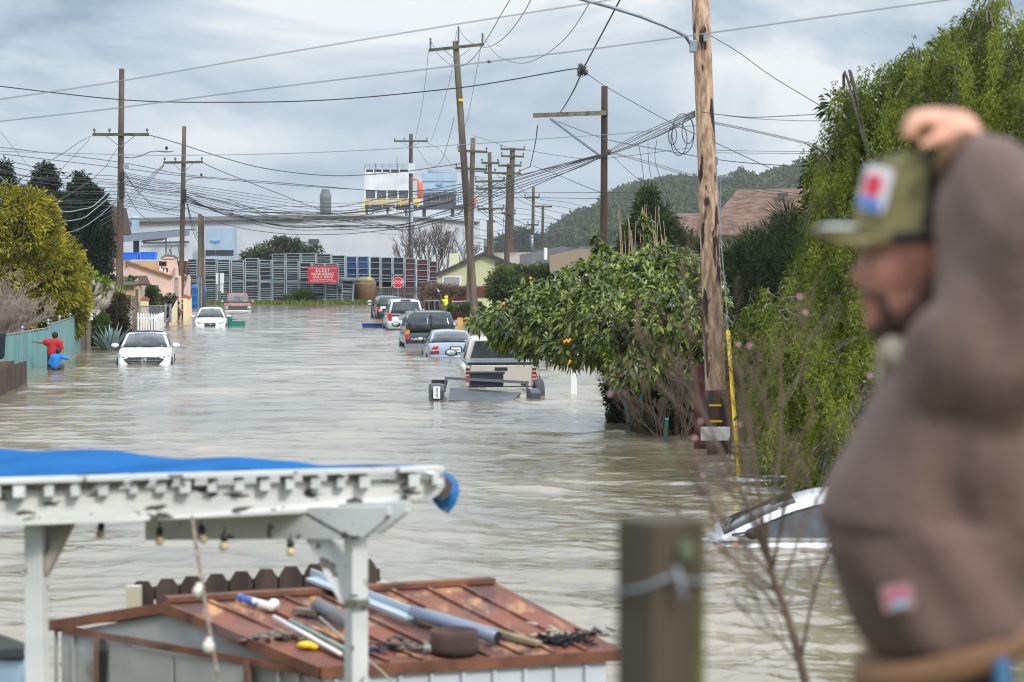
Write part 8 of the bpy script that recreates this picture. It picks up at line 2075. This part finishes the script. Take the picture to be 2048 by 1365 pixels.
for x in (-200, 10): MB().box((q2(x, 1342).x, .1, (zc - .5) / 2), (.1, .3, zc - .5)).build('stand', m_dgrey, t_)

# ---- mossy near post with wire
c = P(1322, 1040, 4.0); c.z = 1.6
t_ = thing('mossy_post', 'blurred mossy square timber post close to the camera, bottom centre-right', 'post', c)
h = P(0, 1036, 4.0).z - 1.6
MB().box((0, 0, h / 2), (.108, .108, h), rz=math.radians(32)).build('timber', mat('mossy_post_wood', srgb(78, 69, 54), .9, col2=srgb(48, 42, 34), scale=6, stretch=(1, 1, .2), col3=srgb(98, 112, 30), scale3=6, lo3=.45, hi3=.58), t_, bevel=.006)
rw = .0795
wp = [V((-.078, -.02, h - .125)), V((-.03, -.082, h - .105)), V((.008, -.083, h - .088)), V((.05, -.05, h - .1)), V((.08, -.01, h - .1)), V((.03, .08, h - .11)), V((-.06, .06, h - .12)), V((-.078, -.02, h - .125))]
MB().tube(wp, .0034, 6).tube([V((.02, -.085, h - .07)), V((.03, -.085, h - .11)), V((.035, -.08, h - .13))], .0045, 6).build('wire_wrap', m_wireg, t_, True)
MB().ball((.037, -.061, h - .05), (.016, .004, .022), 10, 6).build('lichen_spot', mat('lichen_pale', srgb(104, 110, 86), .9, col2=srgb(70, 74, 56), scale=60), t_, True)
o = MB().tube([P(1236, 1186, 3.97), P(900, 1230, 3.6), P(500, 1262, 3.3), P(100, 1292, 3.0), P(-200, 1310, 2.9)], .0013, 5).build('fence_wire', m_wireg); recenter(o); tag(o, 'out-of-focus fence wire running left from the mossy post', 'wire')

# ---- blossom shrub between post and man
t_ = thing('blossom_shrub', 'bare twiggy shrub with a few pink blossoms in front of the sunken white car', 'shrub', (P(1640, 1500, 9.0).x, 9.0, -.1)); o_ = V(t_.location); q3 = lambda u, v, d=9.0: P(u, v, d) - o_
mb = MB(); gg = random.Random(17); tips = []
main = crom([q3(1650, 1560), q3(1612, 1370), q3(1578, 1240), q3(1545, 1150), q3(1528, 1060)], 5)
mb.tube(main, [.020 - .010 * k / (len(main) - 1) for k in range(len(main))], 8)
def twig(p, e, r, depth):
    p, e = V(p), V(e); m_ = p.lerp(e, .5) + V((gg.uniform(-.03, .03), gg.uniform(-.03, .03), gg.uniform(-.01, .03)))
    pts = crom([p, m_, e], 3); n = len(pts); mb.tube(pts, [max(.0016, r * (1 - .65 * k / (n - 1))) for k in range(n)], 5, cap=False)
    tips.append(e)
    if depth == 0: return
    for k in range(gg.choice([2, 3, 3])):
        f = gg.uniform(.3, .95); s = p.lerp(e, f) if gg.random() < .5 else pts[int(f * (n - 1))]
        dv = (e - p); L_ = dv.length * gg.uniform(.35, .7)
        nd = (dv.normalized() + V((gg.uniform(-.8, .8), gg.uniform(-.6, .6), gg.uniform(-.25, .7)))).normalized()
        twig(s, s + nd * L_, r * .5, depth - 1)
for (s, e, r) in (((1545, 1150), (1430, 930), .012), ((1540, 1120), (1330, 690), .014), ((1530, 1070), (1480, 720), .014), ((1532, 1080), (1560, 700), .012), ((1560, 1190), (1690, 900), .012), ((1545, 1140), (1640, 760), .012), ((1575, 1240), (1420, 1080), .01), ((1560, 1190), (1380, 1040), .01), ((1600, 1330), (1680, 1050), .013), ((1530, 1080), (1400, 850), .01), ((1545, 1130), (1590, 860), .012), ((1535, 1090), (1440, 760), .01), ((1570, 1220), (1650, 1120), .01), ((1550, 1160), (1330, 880), .01), ((1600, 1330), (1500, 1180), .009)):
    twig(q3(*s), q3(e[0], e[1], 9.0 + gg.uniform(-.4, .4)), r * .62, 3)
mb.build('branches', mat('reddish_twig', srgb(112, 94, 76), .85, col2=srgb(84, 66, 56), scale=8), t_, True)
mb = MB()
for k in range(16):
    p_ = gg.choice(tips)
    for j in range(5):
        a = j * 1.257; mb.ball(p_ + V((.004 * math.cos(a), -.002, .004 * math.sin(a))), (.0034, .003, .0034), 6, 4)
mb.build('blossoms', mat('blossom_pink', srgb(232, 176, 196), .6), t_, True)

# ================================================================ the man
t_ = thing('person', 'man in brown jacket and olive cap seen from the side, hand on his head', 'person', (P(1880, 1300, 4.0).x, 4.0, 1.65)); mo_ = V(t_.location)
q = lambda u, v, d=4.0: P(u, v, d) - mo_
m_face = mat('face_skin', srgb(186, 134, 114), .5, col2=srgb(170, 108, 94), scale=18, lo=.3, hi=.7)
m_handsk = mat('hand_skin', srgb(218, 166, 138), .5, col2=srgb(206, 146, 122), scale=20)
parts = [('e', q(1838, 480), (.092, .076, .112)), ('e', q(1790, 545), (.062, .062, .07)), ('e', q(1800, 600), (.058, .056, .05)), ('c', q(1762, 640), q(1830, 625), .027, .045), ('e', q(1752, 640), (.02, .022, .02)),
         ('c', q(1742, 512), q(1714, 553), .011, .0135), ('e', q(1716, 556), (.011, .016, .009)), ('e', q(1742, 497), (.018, .05, .011)), ('e', q(1737, 592), (.013, .022, .007)), ('e', q(1738, 607), (.012, .02, .0075)), ('e', q(1750, 575), (.025, .036, .03)),
         ('e', q(1768, 555), (.034, .052, .03)), ('c', q(1850, 600), q(1900, 730), .055, .07), ('e', q(1735, 520), (.012, .034, .02))]
head = capsules(parts, .0065, 3, 'head', m_face, t_)
for dy in (-.036, .036):
    e_ = MB().ball(q(1749, 522) + V((0, dy, 0)), .0125, 12, 8).build('eye', mat('eye_white', srgb(150, 130, 122), .3), head, True)
    MB().ball(q(1749, 522) + V((-.0085, dy * 1.02, 0)), .006, 10, 6).build('iris', mat('iris_dark', (.02, .012, .008), .1), e_, True)
    MB().tube([q(1736, 502) + V((0, dy * .5, 0)), q(1741, 497) + V((0, dy * 1.0, 0)), q(1756, 501) + V((0, dy * 1.35, 0))], [.004, .005, .003], 6).build('eyebrow', mat('brow_dark', srgb(44, 32, 28), .9), head, True)
    MB().tube([q(1864, 525) + V((0, dy * 1.9, 0)), q(1876, 535) + V((0, dy * 2.2, 0)), q(1870, 560) + V((0, dy * 2.15, 0)), q(1858, 575) + V((0, dy * 1.9, 0))], [.009, .012, .011, .008], 8).ball(q(1864, 552) + V((0, dy * 1.95, 0)), (.012, .008, .02), 8, 6).build('ear', m_face, head, True)
capsules([('c', q(1731, 585, 3.99), q(1762, 592, 3.955), .009, .009), ('c', q(1731, 585, 4.01), q(1762, 592, 4.045), .009, .009), ('c', q(1748, 622), q(1760, 655), .011, .022), ('c', q(1765, 655, 3.985), q(1845, 622, 3.945), .017, .022), ('c', q(1765, 655, 4.015), q(1845, 622, 4.055), .017, .022), ('c', q(1845, 620, 3.945), q(1862, 560, 3.93), .018, .012), ('c', q(1762, 592, 3.956), q(1775, 640, 3.962), .009, .012), ('c', q(1762, 592, 4.044), q(1775, 640, 4.038), .009, .012)], .005, 2, 'beard', mat('beard_brown', srgb(92, 64, 54), .9, col2=srgb(66, 46, 40), scale=60), head)
capsules([('e', q(1872, 500), (.07, .074, .085)), ('c', q(1870, 540), q(1900, 600), .06, .05)], .008, 3, 'hair', mat('dark_hair', srgb(26, 20, 18), .8), head)
# cap
m_olive = mat('cap_olive', srgb(118, 110, 70), .85, col2=srgb(96, 90, 56), scale=14, col3=srgb(142, 134, 92), scale3=9, lo3=.5, hi3=.6)
m_mesh = mat('cap_mesh_black', (.014, .016, .022), .9)
capt = thing('cap', 'olive trucker cap with white, red and blue patch and flat brim on the man', 'cap', mo_ + q(1806, 470)); co = V(capt.location)
def dome(x0, x1, name, m):
    secs = []; nA_ = 15
    # rings from rim to crown; each ring is an arc of the oval between the x limits
    for (f, k) in ((0, 1.0), (.2, 1.0), (.4, .985), (.6, .94), (.78, .83), (.9, .66), (.97, .42), (1.0, .12)):
        ring = []
        for i in range(nA_):
            a = x0 + (x1 - x0) * i / (nA_ - 1); ring.append(V((-.086 * k * math.cos(a) + .012 * f, .078 * k * math.sin(a), -.005 + .142 * f - .0 * f)))
        secs.append(ring)
    inn = [[p_ * .97 for p_ in r_] for r_ in secs]
    mb = MB(); mb.loft(secs, cap=False, closed=False); mb.loft(inn, cap=False, closed=False)
    o = mb.build(name, m, capt, True); o.rotation_euler = (0, math.radians(5), 0); return o
hi_ = math.radians(100)
dome(-hi_, hi_, 'front_panels', m_olive); dome(hi_, 2 * math.pi - hi_, 'mesh_back', m_mesh)
vs = []; fs = []
nb = 15
for j in range(5):
    f = j / 4.
    for i in range(nb):
        a = math.radians(-76 + 152 * i / (nb - 1)); bx = -.086 * math.cos(a); by = .078 * math.sin(a)
        ex = -.086 - .073 * math.cos(a * .95) ** .6 if abs(a) < 1.3 else -.086 - .02; ey = .082 * math.sin(a)
        ex = -.05 - .112 * math.cos(a) ** .7
        vs.append(V((bx + (ex - bx) * f, by + (ey - by) * f, .002 + .012 * f * 1.0 - .03 * (by / .078) ** 2 * (.3 + .7 * f))))
for j in range(4):
    for i in range(nb - 1): fs.append((j * nb + i, j * nb + i + 1, (j + 1) * nb + i + 1, (j + 1) * nb + i))
n0 = len(vs); vs += [p_ - V((0, 0, .005)) for p_ in vs]; fs += [tuple(k + n0 for k in reversed(f_)) for f_ in fs]
fs += [(i + 4 * nb, i + 1 + 4 * nb, i + 1 + 4 * nb + n0, i + 4 * nb + n0) for i in range(nb - 1)]
br = MB().add(vs, fs).build('brim', m_olive, capt, True)
MB().ball((-.112, -.035, .0115), (.036, .03, .0045), 14, 6).build('white_print', mat('print_white', srgb(226, 226, 224), .7), br, True)
MB().tube([(-.03, -.081, -.004), (.03, -.083, -.004), (.07, -.05, -.004)], .008, 8).build('sweatband', m_mesh, capt, True)
pz = thing('x', '', '') if False else None
pa = MB()
def patch(w, h_, y, m, name, cz=0.0, cx_=0.0, parent=None):
    r_ = min(w, h_) * .18; pts = []
    for (sx, sz, a0) in ((1, 1, 0), (-1, 1, 90), (-1, -1, 180), (1, -1, 270)):
        for k in range(4):
            a = math.radians(a0 + 30 * k); pts.append(V((cx_ + sx * (w / 2 - r_) + r_ * math.cos(a), y, cz + sz * (h_ / 2 - r_) + r_ * math.sin(a))))
    return MB().prism(pts, (0, .004, 0)).build(name, m, parent or capt)
p0 = patch(.062, .086, 0, mat('patch_white', srgb(224, 224, 228), .7), 'patch')
p0.location = (-.056, -.058, .074); p0.scale = (.86, 1, .86); p0.rotation_euler = (math.radians(-4), math.radians(14), math.radians(-43))
patch(.036, .042, -.003, mat('patch_red', srgb(214, 60, 84), .7), 'red_mark', .006, -.004, p0)
patch(.05, .018, -.003, mat('patch_blue', srgb(70, 120, 196), .7), 'blue_mark', -.03, -.002, p0)
# jacket
m_jkt = mat('brown_jacket', srgb(120, 98, 90), .85, col2=srgb(96, 76, 68), scale=5, bump=.004, bscale=60)
key_ = [(1905, 690, .07, .09), (1898, 720, .115, .15), (1893, 780, .142, .195), (1885, 860, .155, .213), (1872, 940, .166, .215), (1862, 1030, .168, .2), (1860, 1110, .166, .195), (1866, 1190, .156, .185), (1880, 1250, .146, .176), (1888, 1290, .13, .16)]
kv = np.array(key_, float); rings_ = []
for v in np.linspace(690, 1290, 26):
    u_, rx_, ry_ = (float(np.interp(v, kv[:, 1], kv[:, c])) for c in (0, 2, 3)); c_ = q(u_, v)
    rings_.append([c_ + V((rx_ * math.cos(a), ry_ * math.sin(a), .1 * rx_ * math.cos(a))) for a in np.linspace(0, 2 * math.pi, 25)[:-1]])
jp = [('l', rings_)]
jp += [('c', q(1935, 770, 3.88), q(1990, 690, 3.82), .115, .112), ('c', q(1990, 690, 3.82), q(2065, 480, 3.8), .108, .104), ('c', q(1970, 640, 3.86), q(1950, 420, 3.88), .08, .07), ('c', q(1900, 790, 3.92), q(1975, 720, 3.9), .1, .09), ('c', q(2070, 470, 3.78), q(2000, 390, 3.84), .1, .082), ('c', q(2000, 390, 3.84), q(1925, 325, 3.9), .08, .046),
       ('c', q(1900, 760, 4.17), q(1930, 980, 4.22), .1, .085), ('c', q(1930, 980, 4.22), q(1870, 1190, 4.2), .08, .06)]
jk = capsules(jp, .012, 8, 'jacket', m_jkt, t_)
me = jk.data; n = len(me.vertices); co_ = np.empty(n * 3, np.float32); me.vertices.foreach_get('co', co_); co_ = co_.reshape(-1, 3)
no_ = np.empty(n * 3, np.float32); me.vertices.foreach_get('normal', no_); no_ = no_.reshape(-1, 3)
x, y, z = co_[:, 0], co_[:, 1], co_[:, 2]
s1 = .85 * x - .5 * z; s2 = .55 * x + .83 * z
env = np.clip((z - .72) * 3, 0, 1)
wv = .75 * np.sin(s1 * 20 + 1.7 * np.sin(z * 5 + x * 4) + 1.2 * np.sin(y * 7)) * (.5 + .5 * np.sin(s2 * 6 + 1)) + .5 * np.sin(s2 * 17 + 2 * np.sin(x * 7)) * (z > 1.22) + .25 * np.sin(x * 44 + z * 12 + 2 * np.sin(z * 11))
wv = np.sign(wv) * np.abs(wv) ** 1.3
co_ += no_ * (wv * .023)[:, None]; me.vertices.foreach_set('co', co_.reshape(-1)); me.update()
m_rib = mat('tan_rib_knit', srgb(134, 100, 72), .9, wave=(60, 'X', .003))
secs = []
for k in range(5):
    f = k / 4.; ring = []
    for i in range(28):
        a = 2 * math.pi * i / 28; xx = .152 * math.cos(a); ring.append(V((xx + .005, .182 * math.sin(a), 0)) * (1 - .03 * math.cos(f * 6.28)) + V((q(1884, 1300).x, 0, q(0, 1330 - 62 * f).z + xx * .3)))
    secs.append(ring)
MB().loft(secs).build('hem_rib', m_rib, jk, True)
capsules([('c', q(1785, 700, 3.95), q(1860, 735, 3.87), .024, .03), ('c', q(1785, 700, 4.05), q(1860, 735, 4.13), .024, .03), ('c', q(1785, 700, 3.95), q(1785, 700, 4.05), .024, .024), ('c', q(1782, 705), q(1772, 760), .025, .02)], .008, 3, 'collar', mat('collar_beige', srgb(170, 156, 136), .9), jk)
MB().tube([q(1778, 745, 3.96), q(1735, 830, 3.95), q(1712, 930, 3.94)], .004, 5).build('zip', m_iron, jk)
MB().tube([q(1925, 318, 3.89), q(1906, 303, 3.9)], [.05, .045], 14).build('cuff', m_rib, jk, True)
b0 = patch(.05, .04, 0, mat('badge_ground', srgb(160, 128, 130), .8), 'jacket_badge', parent=jk); b0.location = q(1796, 1196, 3.8) + V((0, .001, 0)); b0.rotation_euler = (0, math.radians(-12), math.radians(-14))
patch(.036, .016, -.003, mat('badge_red', srgb(176, 96, 112), .8), 'red_mark', .006, 0, b0); patch(.022, .01, -.0045, mat('badge_blue', srgb(150, 180, 200), .8), 'blue_mark', -.009, .002, b0)
# trousers and shoes
capsules([('e', q(1886, 1352), (.12, .15, .075)), ('c', q(1885, 1380, 3.93), V((-.02, -.1, .5)), .085, .07), ('c', V((-.02, -.1, .5)), V((0, -.1, .08)), .07, .055), ('c', q(1880, 1370, 4.1), V((.02, .1, .5)), .1, .07), ('c', V((.02, .1, .5)), V((.04, .1, .08)), .07, .055)], .014, 5, 'trousers', mat('charcoal_trousers', srgb(38, 34, 36), .85), t_)
for s_ in (-.1, .1): MB().ball((-.04 + (.03 if s_ > 0 else 0), s_, .045), (.14, .05, .05), 14, 8).build('shoe', m_trim, t_, True)
MB().tube([q(2000, 1316, 3.83), q(2008, 1400, 3.83)], .014, 8).build('blue_strap', mat('strap_blue', srgb(70, 110, 150), .7), t_)
# hand resting on top of the head, fingers over the cap
hp = [('c', q(1945, 315, 3.9), q(1918, 272, 3.93), .034, .037), ('e', q(1898, 256, 3.95), (.05, .047, .03)), ('e', q(1868, 246, 3.96), (.038, .044, .024))]
kn = [(1852, 238, 3.925), (1846, 234, 3.95), (1848, 236, 3.975), (1856, 240, 4.0)]
mid_ = [(1830, 244, 3.912), (1824, 240, 3.945), (1827, 242, 3.978), (1838, 246, 4.008)]
tip_ = [(1820, 270, 3.908), (1811, 268, 3.943), (1815, 269, 3.98), (1828, 268, 4.01)]
for a, b, c_ in zip(kn, mid_, tip_):
    hp += [('c', q(*a), q(*b), .0125, .0112), ('c', q(*b), q(*c_), .0112, .009), ('c', q(1880, 248, a[2]), q(*a), .016, .0135)]
hp += [('c', q(1895, 268, 3.915), q(1868, 282, 3.9), .013, .011), ('c', q(1868, 282, 3.9), q(1846, 290, 3.895), .0105, .0085)]
capsules(hp, .0045, 2, 'hand', m_handsk, t_)
capsules([('c', q(1872, 1185, 4.2), q(1840, 1215, 4.15), .03, .03), ('e', q(1822, 1225, 4.12), (.04, .02, .03))], .008, 2, 'hand', m_handsk, t_)
